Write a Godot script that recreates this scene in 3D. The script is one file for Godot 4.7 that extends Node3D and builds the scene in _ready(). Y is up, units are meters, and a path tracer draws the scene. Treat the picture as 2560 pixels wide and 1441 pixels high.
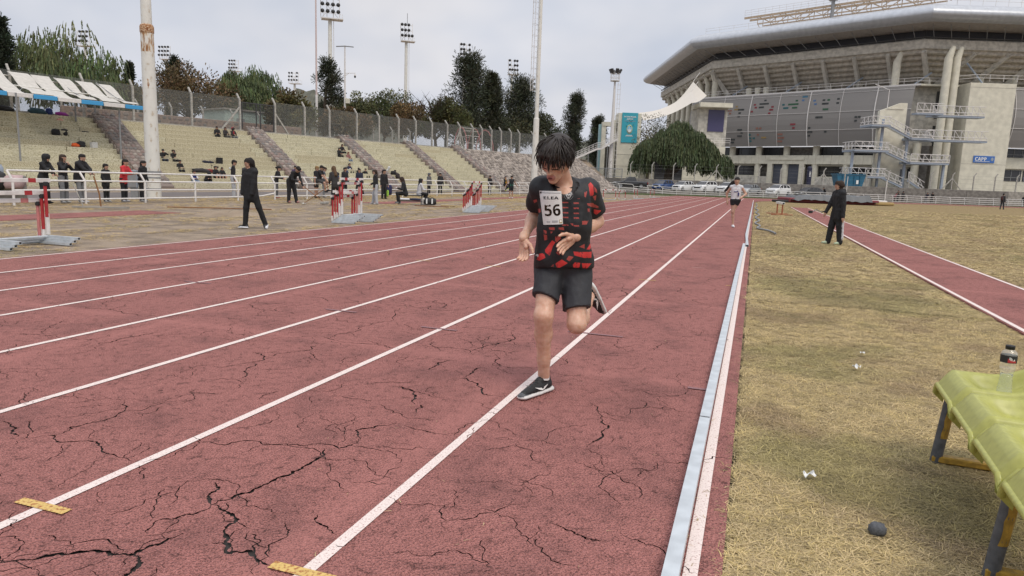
extends Node3D
const YAW := 18.716
var rng := RandomNumberGenerator.new()
var M := {}
var TX := {}
var taken := {}
func _ready() -> void:
	rng.seed = 56
	setup_camera()
	setup_light()
	make_materials()
	build_ground()
	build_track()
	build_infield()
	build_stand()
	build_plateau_fence()
	build_trees()
	build_railings()
	build_masts()
	build_far_bank()
	build_arena()
	build_entrance()
	build_car_park()
	build_hurdles()
	build_bench()
	build_field_things()
	build_runner()
	build_people()
	build_litter()
# ------------------------------------------------------------------ camera, sky, sun
func setup_camera() -> void:
	var cam := Camera3D.new()
	cam.name = "camera"
	cam.fov = 44.75
	cam.near = 0.05
	cam.far = 9000.0
	cam.position = Vector3(0, 1.343, 0)
	cam.rotation_degrees = Vector3(-8.790, YAW, 2.0)
	add_child(cam)
	cam.current = true
func setup_light() -> void:
	var we := WorldEnvironment.new()
	we.name = "world_environment"
	var e := Environment.new()
	e.background_mode = Environment.BG_SKY
	e.tonemap_mode = Environment.TONE_MAPPER_LINEAR
	e.tonemap_exposure = 1.12
	e.sdfgi_enabled = true
	e.ssao_enabled = true
	e.ssil_enabled = true
	var sky := Sky.new()
	var pm := PanoramaSkyMaterial.new()
	pm.panorama = ImageTexture.create_from_image(sky_image())
	sky.sky_material = pm
	e.sky = sky
	we.environment = e
	add_child(we)
	var sun := DirectionalLight3D.new()
	sun.name = "sun"
	sun.light_color = Color(1.0, 0.96, 0.9)
	sun.light_energy = 0.5
	sun.light_angular_distance = 28.0
	sun.shadow_enabled = true
	add_child(sun)
	sun.look_at_from_position(Vector3(30, 60, 26), Vector3.ZERO)
func sky_image() -> Image:
	var w := 1024
	var h := 512
	var im := Image.create(w, h, false, Image.FORMAT_RGBF)
	var a := FastNoiseLite.new()
	a.seed = 7
	a.frequency = 1.0
	a.fractal_octaves = 5
	var b := FastNoiseLite.new()
	b.seed = 21
	b.frequency = 1.0
	b.fractal_octaves = 4
	for y in h:
		var el := PI * (0.5 - (y + 0.5) / h)
		var se := maxf(sin(el), 0.0)
		var k := 0.62 + 0.54 * smoothstep(0.30, 1.0, se)
		for x in w:
			var az := TAU * x / w
			var d := Vector3(cos(el) * sin(az), sin(el), cos(el) * cos(az))
			var p := Vector2(d.x, d.z) / (se + 0.28)
			var c := a.get_noise_2d(p.x * 1.1, p.y * 1.1) * 0.75 + a.get_noise_2d(p.x * 3.1 + 9.0, p.y * 3.1) * 0.3
			var t := b.get_noise_2d(p.x * 0.7 + 5.0, p.y * 0.7)
			var l := k * (1.0 + 0.20 * c)
			var cool := clampf(0.5 - 0.8 * c + 0.5 * t, 0.0, 1.0)
			var col := Color(1.02, 1.01, 1.05).lerp(Color(0.86, 0.95, 1.13), cool * 0.85)
			im.set_pixel(x, y, Color(l * col.r, l * col.g, l * col.b))
	return im
# ------------------------------------------------------------------ naming
func numbered(called: String) -> String:
	var k: int = taken.get(called, 0)
	taken[called] = k + 1
	return called if k == 0 else "%s_%03d" % [called, k]
func tag(o: Node, label: String, category: String, group := "") -> Node:
	o.set_meta("label", label)
	o.set_meta("category", category)
	if group:
		o.set_meta("group", group)
	return o
func thing(called: String, label: String, category: String, at := Vector3.ZERO, turn := 0.0, group := "") -> Node3D:
	var o := Node3D.new()
	o.name = numbered(called)
	add_child(o)
	o.position = at
	o.rotation.y = turn
	tag(o, label, category, group)
	return o
func structure(o: Node) -> Node:
	o.set_meta("kind", "structure")
	return o
func base_node(called: String, xf := Transform3D()) -> Node3D:
	var o := Node3D.new()
	o.name = numbered(called)
	add_child(o)
	o.transform = xf
	return o
func inst(mesh: Mesh, called: String, m: Material, parent: Node, xf := Transform3D()) -> MeshInstance3D:
	var o := MeshInstance3D.new()
	o.mesh = mesh
	o.name = numbered(called) if parent == self else called
	parent.add_child(o, true)
	o.transform = xf
	if m:
		o.material_override = m
	return o
func copy_of(o: Node3D, xf: Transform3D, label := "", group := "") -> Node3D:
	var c: Node3D = o.duplicate()
	var nm := String(o.name)
	c.name = numbered(nm.trim_suffix(nm.right(4)) if nm.right(4).begins_with("_") and nm.right(3).is_valid_int() else nm)
	add_child(c)
	c.transform = xf
	if label:
		c.set_meta("label", label)
	if group:
		c.set_meta("group", group)
	return c
func AR(r: float, h: float, d: float) -> Vector3:
	var t := deg_to_rad(YAW)
	return Vector3(r * cos(t) - d * sin(t), h, -r * sin(t) - d * cos(t))
func ARX(r := 0.0, h := 0.0, d := 0.0, turn := 0.0) -> Transform3D:
	return Transform3D(Basis(Vector3.UP, deg_to_rad(YAW + turn)), AR(r, h, d))
func SX(s: float, h: float, b: float) -> Vector3:
	return Vector3(-37.5 + 0.317 * s - 0.948 * b, h, -37.7 - 0.948 * s - 0.317 * b)
func STX(s := 0.0, h := 0.0, b := 0.0) -> Transform3D:
	return Transform3D(Basis(Vector3.UP, atan2(0.948, 0.317)), SX(s, h, b))
# ------------------------------------------------------------------ mesh builder
class MB:
	var v := PackedVector3Array()
	var n := PackedVector3Array()
	var c := PackedColorArray()
	var uv := PackedVector2Array()
	var ix := PackedInt32Array()
	var col := Color(1, 1, 1)
	var colored := false
	var mapped := false
	var T := Transform3D()
	func at(x: float, y: float, z: float) -> MB:
		T = Transform3D(Basis(), Vector3(x, y, z))
		return self
	func vert(p: Vector3, nn: Vector3, u := Vector2.ZERO) -> int:
		v.append(T * p)
		n.append((T.basis * nn).normalized())
		c.append(col)
		uv.append(u)
		return v.size() - 1
	func tri(a: int, b: int, d: int) -> void:  # counter-clockwise from outside
		ix.append(a)
		ix.append(d)
		ix.append(b)
	func quad(a: Vector3, b: Vector3, d: Vector3, e: Vector3, us := []) -> void:
		var nn := (b - a).cross(e - a).normalized()
		var i := vert(a, nn, us[0] if us else Vector2(0, 0))
		vert(b, nn, us[1] if us else Vector2(1, 0))
		vert(d, nn, us[2] if us else Vector2(1, 1))
		vert(e, nn, us[3] if us else Vector2(0, 1))
		tri(i, i + 1, i + 2)
		tri(i, i + 2, i + 3)
	func tri3(a: Vector3, b: Vector3, d: Vector3) -> void:
		var nn := (b - a).cross(d - a).normalized()
		var i := vert(a, nn)
		vert(b, nn)
		vert(d, nn)
		tri(i, i + 1, i + 2)
	func box(ct: Vector3, s: Vector3, bs := Basis()) -> MB:
		var h := s * 0.5
		var p := []
		for k in 8:
			p.append(ct + bs * Vector3(h.x if k & 1 else -h.x, h.y if k & 2 else -h.y, h.z if k & 4 else -h.z))
		for f in [[4, 5, 7, 6], [1, 0, 2, 3], [5, 1, 3, 7], [0, 4, 6, 2], [6, 7, 3, 2], [0, 1, 5, 4]]:
			quad(p[f[0]], p[f[1]], p[f[2]], p[f[3]])
		return self
	func bbox(ct: Vector3, s: Vector3, r := 0.01) -> MB:  # box with chamfered edges
		var h := s * 0.5
		var i := h - Vector3(r, r, r)
		for ax in 3:
			for sg in [-1.0, 1.0]:
				var u := (ax + 1) % 3
				var w := (ax + 2) % 3
				var q := []
				for k in [[-1, -1], [1, -1], [1, 1], [-1, 1]]:
					var pt := Vector3()
					pt[ax] = h[ax] * sg
					pt[u] = i[u] * k[0] * sg
					pt[w] = i[w] * k[1]
					q.append(ct + pt)
				quad(q[0], q[1], q[2], q[3])
		for ax in 3:  # edge strips along ax
			var u := (ax + 1) % 3
			var w := (ax + 2) % 3
			for k in [[1, 1], [-1, 1], [-1, -1], [1, -1]]:
				var a := Vector3()
				var b := Vector3()
				a[ax] = -i[ax]
				b[ax] = -i[ax]
				a[u] = h[u] * k[0]
				a[w] = i[w] * k[1]
				b[u] = i[u] * k[0]
				b[w] = h[w] * k[1]
				var a2 := a
				var b2 := b
				a2[ax] = i[ax]
				b2[ax] = i[ax]
				if k[0] * k[1] > 0:
					quad(ct + a, ct + b, ct + b2, ct + a2)
				else:
					quad(ct + b, ct + a, ct + a2, ct + b2)
		for k in 8:
			var sg := Vector3(1 if k & 1 else -1, 1 if k & 2 else -1, 1 if k & 4 else -1)
			var a := ct + Vector3(h.x, i.y, i.z) * sg
			var b := ct + Vector3(i.x, h.y, i.z) * sg
			var d := ct + Vector3(i.x, i.y, h.z) * sg
			if sg.x * sg.y * sg.z > 0:
				tri3(a, b, d)
			else:
				tri3(a, d, b)
		return self
	func tube(path: Array, r, seg := 8, caps := true) -> MB:
		var m := path.size()
		var ref := Vector3.UP
		var first := v.size()
		var px := Vector3.ZERO
		for i in m:
			var t: Vector3 = (path[mini(i + 1, m - 1)] - path[maxi(i - 1, 0)]).normalized()
			if px == Vector3.ZERO:
				if absf(t.dot(ref)) > 0.95:
					ref = Vector3.RIGHT
				px = ref.cross(t).normalized()
			else:
				px = (px - t * px.dot(t)).normalized()
			var py := t.cross(px)
			var rr: float = r[i] if r is Array else r
			for k in seg:
				var an := TAU * k / seg
				var d := px * cos(an) + py * sin(an)
				vert(path[i] + d * rr, d, Vector2(float(k) / seg, float(i) / m))
		for i in m - 1:
			for k in seg:
				var a := first + i * seg + k
				var b := first + i * seg + (k + 1) % seg
				tri(a, b, b + seg)
				tri(a, b + seg, a + seg)
		if caps:
			for e in [0, m - 1]:
				var t: Vector3 = (path[1] - path[0]).normalized() * -1.0 if e == 0 else (path[m - 1] - path[m - 2]).normalized()
				var ci := vert(path[e], t)
				var ring := []
				for k in seg:
					var q := v[first + e * seg + k]
					ring.append(vert(T.affine_inverse() * q, t))
				for k in seg:
					if e == 0:
						tri(ci, ring[(k + 1) % seg], ring[k])
					else:
						tri(ci, ring[k], ring[(k + 1) % seg])
		return self
	func bar(a: Vector3, b: Vector3, w: float, h: float, up := Vector3.UP) -> MB:  # rectangular bar
		var t := (b - a)
		var l := t.length()
		t = t / l
		var u := up
		if absf(t.dot(u)) > 0.97:
			u = Vector3.RIGHT
		var x := u.cross(t).normalized()
		var y := t.cross(x)
		return box((a + b) * 0.5, Vector3(w, h, l), Basis(x, y, t))
	func lathe(prof: Array, seg := 16, ax := Transform3D()) -> MB:  # Vector2(radius, height)
		var keep := T
		T = T * ax
		var first := v.size()
		var m := prof.size()
		for i in m:
			var t: Vector2 = (prof[mini(i + 1, m - 1)] - prof[maxi(i - 1, 0)]).normalized()
			for k in seg + 1:
				var an := TAU * k / seg
				vert(Vector3(prof[i].x * cos(an), prof[i].y, prof[i].x * sin(an)), Vector3(t.y * cos(an), -t.x, t.y * sin(an)), Vector2(float(k) / seg, float(i) / (m - 1)))
		for i in m - 1:
			for k in seg:
				var a := first + i * (seg + 1) + k
				tri(a, a + seg + 1, a + seg + 2)
				tri(a, a + seg + 2, a + 1)
		T = keep
		return self
	func prism(poly: Array, z0: float, z1: float) -> MB:  # polygon in xy (any order), extruded along z
		var pk := PackedVector2Array(poly)
		if Geometry2D.is_polygon_clockwise(pk):
			pk.reverse()
		var tr := Geometry2D.triangulate_polygon(pk)
		for side in 2:
			var z := z1 if side else z0
			var i0 := v.size()
			for p in pk:
				vert(Vector3(p.x, p.y, z), Vector3(0, 0, 1 if side else -1), p)
			for k in range(0, tr.size(), 3):
				var a := pk[tr[k]]
				var b := pk[tr[k + 1]]
				var d := pk[tr[k + 2]]
				var ccw := (b - a).cross(d - a) > 0
				if ccw == (side == 1):
					tri(i0 + tr[k], i0 + tr[k + 1], i0 + tr[k + 2])
				else:
					tri(i0 + tr[k], i0 + tr[k + 2], i0 + tr[k + 1])
		var m := pk.size()
		for k in m:
			var a := pk[k]
			var b := pk[(k + 1) % m]
			quad(Vector3(a.x, a.y, z0), Vector3(b.x, b.y, z0), Vector3(b.x, b.y, z1), Vector3(a.x, a.y, z1))
		return self
	func flat(poly: PackedVector2Array, y: float) -> void:  # horizontal sheet, poly in xz
		var tr := Geometry2D.triangulate_polygon(poly)
		var i0 := v.size()
		for p in poly:
			vert(Vector3(p.x, y, p.y), Vector3.UP, p)
		for k in range(0, tr.size(), 3):
			var a := poly[tr[k]]
			var b := poly[tr[k + 1]]
			var d := poly[tr[k + 2]]
			if (b - a).cross(d - a) < 0:
				tri(i0 + tr[k], i0 + tr[k + 1], i0 + tr[k + 2])
			else:
				tri(i0 + tr[k], i0 + tr[k + 2], i0 + tr[k + 1])
	func sheet(x0: float, x1: float, z0: float, z1: float, y: float) -> MB:
		quad(Vector3(x0, y, z1), Vector3(x1, y, z1), Vector3(x1, y, z0), Vector3(x0, y, z0))
		return self
	func mesh() -> ArrayMesh:
		var a := []
		a.resize(Mesh.ARRAY_MAX)
		a[Mesh.ARRAY_VERTEX] = v
		a[Mesh.ARRAY_NORMAL] = n
		if colored:
			a[Mesh.ARRAY_COLOR] = c
		if mapped:
			a[Mesh.ARRAY_TEX_UV] = uv
		a[Mesh.ARRAY_INDEX] = ix
		var am := ArrayMesh.new()
		am.add_surface_from_arrays(Mesh.PRIMITIVE_TRIANGLES, a)
		return am
func mb() -> MB:
	return MB.new()
func put(b: MB, called: String, m: Material, parent: Node = self, xf := Transform3D()) -> MeshInstance3D:
	return inst(b.mesh(), called, m, parent, xf)
func gnd(b: MB, called: String, m: Material) -> void:
	structure(put(b, called, m))
# ------------------------------------------------------------------ materials
func noise_tex(key: String, sd: int, freq: float, oct: int, stops: Array, size := 512, kind := FastNoiseLite.TYPE_SIMPLEX_SMOOTH, normal := 0.0) -> NoiseTexture2D:
	if TX.has(key):
		return TX[key]
	var nz := FastNoiseLite.new()
	nz.seed = sd
	nz.noise_type = kind
	nz.frequency = freq
	nz.fractal_octaves = oct
	if kind == FastNoiseLite.TYPE_CELLULAR:
		nz.cellular_return_type = FastNoiseLite.RETURN_DISTANCE
	var t := NoiseTexture2D.new()
	t.width = size
	t.height = size
	t.seamless = true
	t.noise = nz
	if normal > 0.0:
		t.as_normal_map = true
		t.bump_strength = normal
	else:
		var g := Gradient.new()
		var offs := PackedFloat32Array()
		var cols := PackedColorArray()
		for s in stops:
			offs.append(s[0])
			cols.append(s[1])
		g.offsets = offs
		g.colors = cols
		t.color_ramp = g
	TX[key] = t
	return t
func lin(r: float, g: float, b: float) -> Color:
	return Color(r, g, b).linear_to_srgb()
func grey(l: float) -> Color:
	return Color(l, l, l).linear_to_srgb()
func mk(key: String, c: Color, rough := 0.8, o := {}) -> StandardMaterial3D:
	var m := StandardMaterial3D.new()
	m.resource_name = key
	m.albedo_color = c.linear_to_srgb()
	m.roughness = rough
	m.metallic = o.get("metal", 0.0)
	if o.has("spec"):
		m.metallic_specular = o.spec
	if o.has("tex"):
		m.albedo_texture = o.tex
	if o.has("tex") or o.has("nrm"):
		if not o.has("uv"):
			m.uv1_triplanar = true
			m.uv1_world_triplanar = o.get("world", true)
			var s: float = 1.0 / o.get("size", 1.0)
			m.uv1_scale = Vector3(s, s * o.get("sy", 1.0), s * o.get("sz", 1.0))
	if o.has("nrm"):
		m.normal_enabled = true
		m.normal_texture = o.nrm
		m.normal_scale = o.get("ns", 1.0)
	if o.has("det"):
		m.detail_enabled = true
		m.detail_blend_mode = BaseMaterial3D.BLEND_MODE_MUL
		m.detail_albedo = o.det
		m.detail_uv_layer = BaseMaterial3D.DETAIL_UV_2
		m.uv2_triplanar = true
		m.uv2_world_triplanar = true
		var s2: float = 1.0 / o.get("dsize", 5.0)
		m.uv2_scale = Vector3(s2, s2, s2)
	if o.get("vc", false):
		m.vertex_color_use_as_albedo = true
	if o.has("coat"):
		m.clearcoat_enabled = true
		m.clearcoat = o.coat
		m.clearcoat_roughness = 0.1
	if o.has("rim"):
		m.rim_enabled = true
		m.rim = o.rim
	if o.has("sss"):
		m.subsurf_scatter_enabled = true
		m.subsurf_scatter_strength = o.sss
	if o.has("back"):
		m.backlight_enabled = true
		m.backlight = o.back
	M[key] = m
	return m
func glass(key: String, c: Color, alpha: float) -> StandardMaterial3D:
	var m := StandardMaterial3D.new()
	m.resource_name = key
	m.albedo_color = Color(c.r, c.g, c.b, alpha)
	m.transparency = BaseMaterial3D.TRANSPARENCY_ALPHA
	m.roughness = 0.05
	m.metallic_specular = 0.5
	M[key] = m
	return m
func track_image() -> Image:
	var n := 1024
	var mk_n := func(sd: int, fr: float, oct: int, kind: int, ret := 0) -> PackedByteArray:
		var f := FastNoiseLite.new()
		f.seed = sd
		f.frequency = fr
		f.noise_type = kind
		f.fractal_octaves = oct
		if kind == FastNoiseLite.TYPE_CELLULAR:
			f.fractal_type = FastNoiseLite.FRACTAL_NONE
			f.cellular_return_type = FastNoiseLite.RETURN_DISTANCE2_SUB
			f.domain_warp_enabled = true
			f.domain_warp_amplitude = 22.0
			f.domain_warp_frequency = 0.03
		var im: Image = f.get_seamless_image(n, n, false, false, 0.1, false if kind == FastNoiseLite.TYPE_CELLULAR else true)
		im.convert(Image.FORMAT_L8)
		return im.get_data()
	var grain: PackedByteArray = mk_n.call(11, 0.30, 2, FastNoiseLite.TYPE_SIMPLEX_SMOOTH)
	var mot: PackedByteArray = mk_n.call(12, 0.035, 4, FastNoiseLite.TYPE_SIMPLEX_SMOOTH)
	var cell: PackedByteArray = mk_n.call(13, 0.035, 1, FastNoiseLite.TYPE_CELLULAR)
	var cell2: PackedByteArray = mk_n.call(14, 0.09, 1, FastNoiseLite.TYPE_CELLULAR)
	var out := PackedByteArray()
	out.resize(n * n * 3)
	var ramp := []
	for k in 256:
		var t := k / 255.0
		var c := Color(0.17, 0.062, 0.054).lerp(Color(0.40, 0.168, 0.148), smoothstep(0.12, 0.42, t)).lerp(Color(0.50, 0.225, 0.20), smoothstep(0.5, 0.95, t))
		ramp.append(c)
	var lo := 255
	for i in range(0, n * n, 97):
		lo = mini(lo, cell[i])
	for i in n * n:
		var c: Color = ramp[grain[i]]
		var m := mot[i] / 255.0
		var k := 0.86 + 0.2 * m
		var crk := 0.0
		if m < 0.42 and cell[i] < lo + 5:
			crk = 0.5
		if m < 0.33 and cell2[i] < lo + 7:
			crk = maxf(crk, 0.4)
		k *= 1.0 - crk
		out[i * 3] = int(255.0 * pow(c.r * k, 0.4545))
		out[i * 3 + 1] = int(255.0 * pow(c.g * k, 0.4545))
		out[i * 3 + 2] = int(255.0 * pow(c.b * k, 0.4545))
	return Image.create_from_data(n, n, false, Image.FORMAT_RGB8, out)
func make_materials() -> void:
	var fine := noise_tex("fine", 1, 0.06, 4, [[0.2, grey(0.72)], [0.8, grey(1.0)]])
	var blotch := noise_tex("blotch", 2, 0.012, 5, [[0.25, grey(0.62)], [0.6, grey(0.95)], [0.8, grey(1.0)]])
	var soft := noise_tex("soft", 3, 0.01, 3, [[0.2, grey(0.8)], [0.8, grey(1.0)]])
	var grit := noise_tex("grit", 4, 0.22, 3, [[0.3, grey(0.45)], [0.5, grey(0.95)], [0.75, grey(1.0)]], 1024)
	var bump := noise_tex("bump", 5, 0.2, 3, [], 1024, FastNoiseLite.TYPE_SIMPLEX_SMOOTH, 5.0)
	var bump_soft := noise_tex("bump_soft", 6, 0.03, 4, [], 512, FastNoiseLite.TYPE_SIMPLEX_SMOOTH, 4.0)
	var wear := noise_tex("wear", 12, 0.010, 5, [[0.15, lin(0.74, 0.76, 0.77)], [0.42, grey(0.94)], [0.8, grey(1.0)]], 1024)
	mk("track", Color(1, 1, 1), 0.93, {"tex": ImageTexture.create_from_image(track_image()), "size": 3.3, "nrm": bump, "ns": 1.6, "det": wear, "dsize": 8.0, "spec": 0.3})
	M.track.uv1_triplanar_sharpness = 8.0
	mk("track_base", Color(0.035, 0.03, 0.028), 0.95)
	mk("line", Color(0.80, 0.68, 0.63), 0.85, {"tex": noise_tex("linewear", 13, 0.09, 4, [[0.18, lin(0.42, 0.22, 0.2)], [0.30, grey(0.86)], [0.7, grey(1.0)]]), "size": 0.6, "nrm": bump, "ns": 0.6})
	mk("line_yellow", Color(0.62, 0.42, 0.14), 0.85, {"tex": noise_tex("linewear2", 14, 0.05, 4, [[0.28, lin(0.55, 0.3, 0.3)], [0.40, grey(0.8)], [0.7, grey(1.0)]]), "size": 0.5})
	mk("line_faint", Color(0.52, 0.30, 0.27), 0.9, {"tex": fine, "size": 0.5})
	mk("line_blue", Color(0.28, 0.145, 0.15), 0.9, {"tex": fine, "size": 0.5})
	mk("rail_alu", Color(0.56, 0.60, 0.63), 0.42, {"tex": soft, "size": 0.9, "metal": 0.15})
	mk("soil", Color(0.42, 0.325, 0.235), 0.97, {"tex": grit, "size": 1.7, "nrm": bump, "ns": 1.2, "det": blotch, "dsize": 6.0})
	mk("turf", Color(0.40, 0.29, 0.14), 0.97, {"tex": grit, "size": 1.3, "nrm": bump, "ns": 1.2, "det": noise_tex("patch", 15, 0.016, 5, [[0.2, lin(0.62, 0.62, 0.50)], [0.45, lin(0.88, 0.87, 0.8)], [0.7, grey(1.0)]], 1024), "dsize": 5.0})
	mk("blade", Color(1, 1, 1), 0.9, {"vc": true, "back": Color(0.12, 0.1, 0.04)})
	mk("verge", Color(0.10, 0.135, 0.045), 0.97, {"tex": grit, "size": 1.3, "nrm": bump, "det": blotch, "dsize": 5.0})
	mk("asphalt", Color(0.17, 0.145, 0.135), 0.95, {"tex": fine, "size": 0.8, "det": soft, "dsize": 6.0})
	mk("paving", Color(0.34, 0.315, 0.285), 0.95, {"tex": fine, "size": 1.1, "det": blotch, "dsize": 7.0})
	mk("hill", Color(0.14, 0.14, 0.11), 1.0, {"tex": blotch, "size": 300.0})
	mk("step", Color(0.64, 0.605, 0.465), 0.9, {"tex": noise_tex("stepwear", 16, 0.02, 5, [[0.26, lin(0.40, 0.36, 0.29)], [0.40, lin(0.82, 0.80, 0.72)], [0.7, grey(1.0)]], 1024), "size": 3.1, "sy": 2.2, "nrm": bump_soft, "ns": 0.5, "det": soft, "dsize": 9.0})
	mk("step_worn", Color(0.56, 0.52, 0.39), 0.93, {"tex": noise_tex("stepwear2", 17, 0.03, 5, [[0.33, lin(0.36, 0.31, 0.25)], [0.45, lin(0.9, 0.88, 0.8)], [0.7, grey(1.0)]], 1024), "size": 2.3, "sy": 1.6, "nrm": bump_soft, "ns": 0.6})
	mk("joint", Color(0.09, 0.08, 0.065), 0.95)
	mk("concrete", Color(0.36, 0.335, 0.295), 0.92, {"tex": blotch, "size": 3.0, "nrm": bump_soft, "ns": 0.4})
	mk("concrete_post", Color(0.44, 0.42, 0.38), 0.9, {"tex": blotch, "size": 1.5})
	mk("concrete_dark", Color(0.27, 0.25, 0.225), 0.93, {"tex": blotch, "size": 4.0, "nrm": bump_soft, "ns": 0.4, "det": fine, "dsize": 1.0})
	mk("mortar", Color(0.22, 0.175, 0.15), 0.95, {"tex": fine, "size": 0.6})
	for k in 5:
		var sc: Color = [Color(0.30, 0.25, 0.22), Color(0.22, 0.185, 0.165), Color(0.36, 0.31, 0.27), Color(0.28, 0.205, 0.18), Color(0.19, 0.175, 0.165)][k]
		mk("stone%d" % k, sc, 0.9, {"tex": blotch, "size": 0.7, "nrm": bump_soft, "ns": 0.8})
	mk("white_paint", Color(0.74, 0.71, 0.68), 0.5, {"tex": soft, "size": 1.2})
	mk("white_old", Color(0.69, 0.68, 0.63), 0.55, {"tex": noise_tex("whiteold", 18, 0.018, 5, [[0.15, lin(0.7, 0.6, 0.5)], [0.25, grey(0.93)], [0.7, grey(1.0)]]), "size": 2.4, "sy": 0.5})
	mk("rust", Color(0.30, 0.145, 0.06), 0.9, {"tex": blotch, "size": 0.5})
	mk("steel_grey", Color(0.25, 0.255, 0.26), 0.6, {"tex": soft, "size": 0.7})
	mk("steel_dark", Color(0.05, 0.05, 0.052), 0.6)
	mk("steel_blue", Color(0.33, 0.38, 0.45), 0.5, {"tex": soft, "size": 2.0})
	mk("wire", Color(0.20, 0.205, 0.19), 0.6, {"metal": 0.2})
	mk("black", Color(0.018, 0.018, 0.019), 0.7)
	mk("rubber", Color(0.022, 0.022, 0.023), 0.85)
	mk("red_paint", Color(0.42, 0.03, 0.035), 0.45, {"tex": soft, "size": 0.6})
	mk("red_fade", Color(0.56, 0.20, 0.19), 0.6, {"tex": soft, "size": 0.6})
	mk("orange_rust", Color(0.40, 0.12, 0.055), 0.7, {"tex": blotch, "size": 0.5})
	mk("blue_tarp", Color(0.05, 0.30, 0.58), 0.5)
	mk("shade_cloth", Color(0.56, 0.53, 0.48), 0.85, {"tex": soft, "size": 2.0, "back": Color(0.25, 0.24, 0.22)})
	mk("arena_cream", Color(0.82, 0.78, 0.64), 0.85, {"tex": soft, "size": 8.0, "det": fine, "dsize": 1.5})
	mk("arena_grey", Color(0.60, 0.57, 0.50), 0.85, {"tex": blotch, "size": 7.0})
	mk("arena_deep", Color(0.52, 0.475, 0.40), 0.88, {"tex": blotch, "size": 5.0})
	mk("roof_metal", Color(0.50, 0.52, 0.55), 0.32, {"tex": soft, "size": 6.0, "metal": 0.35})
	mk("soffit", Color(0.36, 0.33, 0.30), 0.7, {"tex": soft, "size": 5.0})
	mk("dark_glazing", Color(0.03, 0.032, 0.038), 0.25)
	mk("screen_mesh", Color(0.27, 0.255, 0.24), 0.7, {"tex": noise_tex("screen", 19, 0.25, 2, [[0.3, grey(0.78)], [0.7, grey(1.0)]]), "size": 3.0})
	mk("window_dark", Color(0.035, 0.035, 0.038), 0.12, {"spec": 0.5})
	mk("gate_blue", Color(0.085, 0.095, 0.125), 0.55)
	mk("truss_ochre", Color(0.56, 0.43, 0.30), 0.7, {"tex": blotch, "size": 2.0})
	mk("teal", Color(0.035, 0.33, 0.42), 0.6)
	mk("letter_white", Color(0.78, 0.78, 0.76), 0.6)
	mk("sign_blue", Color(0.05, 0.15, 0.44), 0.5)
	mk("sail", Color(0.56, 0.52, 0.46), 0.8)
	mk("skip_blue", Color(0.02, 0.13, 0.22), 0.5, {"tex": soft, "size": 2.0})
	mk("navy", Color(0.015, 0.016, 0.045), 0.6)
	mk("tarp_grey", Color(0.10, 0.105, 0.11), 0.55)
	mk("mat_red", Color(0.19, 0.04, 0.045), 0.7)
	mk("mat_tan", Color(0.36, 0.25, 0.10), 0.8)
	mk("bark", Color(0.10, 0.075, 0.055), 0.95, {"tex": blotch, "size": 0.8})
	mk("leaf", Color(1, 1, 1), 0.75, {"vc": true, "back": Color(0.05, 0.07, 0.02)})
	mk("seat_plastic", Color(0.40, 0.40, 0.10), 0.38, {"tex": noise_tex("seat", 20, 0.03, 4, [[0.2, grey(0.82)], [0.7, grey(1.0)]]), "size": 0.6})
	mk("leg_yellow", Color(0.42, 0.25, 0.03), 0.6, {"tex": blotch, "size": 0.3})
	mk("leg_grey", Color(0.10, 0.105, 0.115), 0.6, {"tex": blotch, "size": 0.3})
func cloth(key: String, c: Color, rough := 0.85) -> StandardMaterial3D:
	if M.has(key):
		return M[key]
	return mk(key, c, rough, {"tex": TX["soft"], "size": 0.35, "nrm": TX["bump_soft"], "ns": 0.35})
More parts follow.
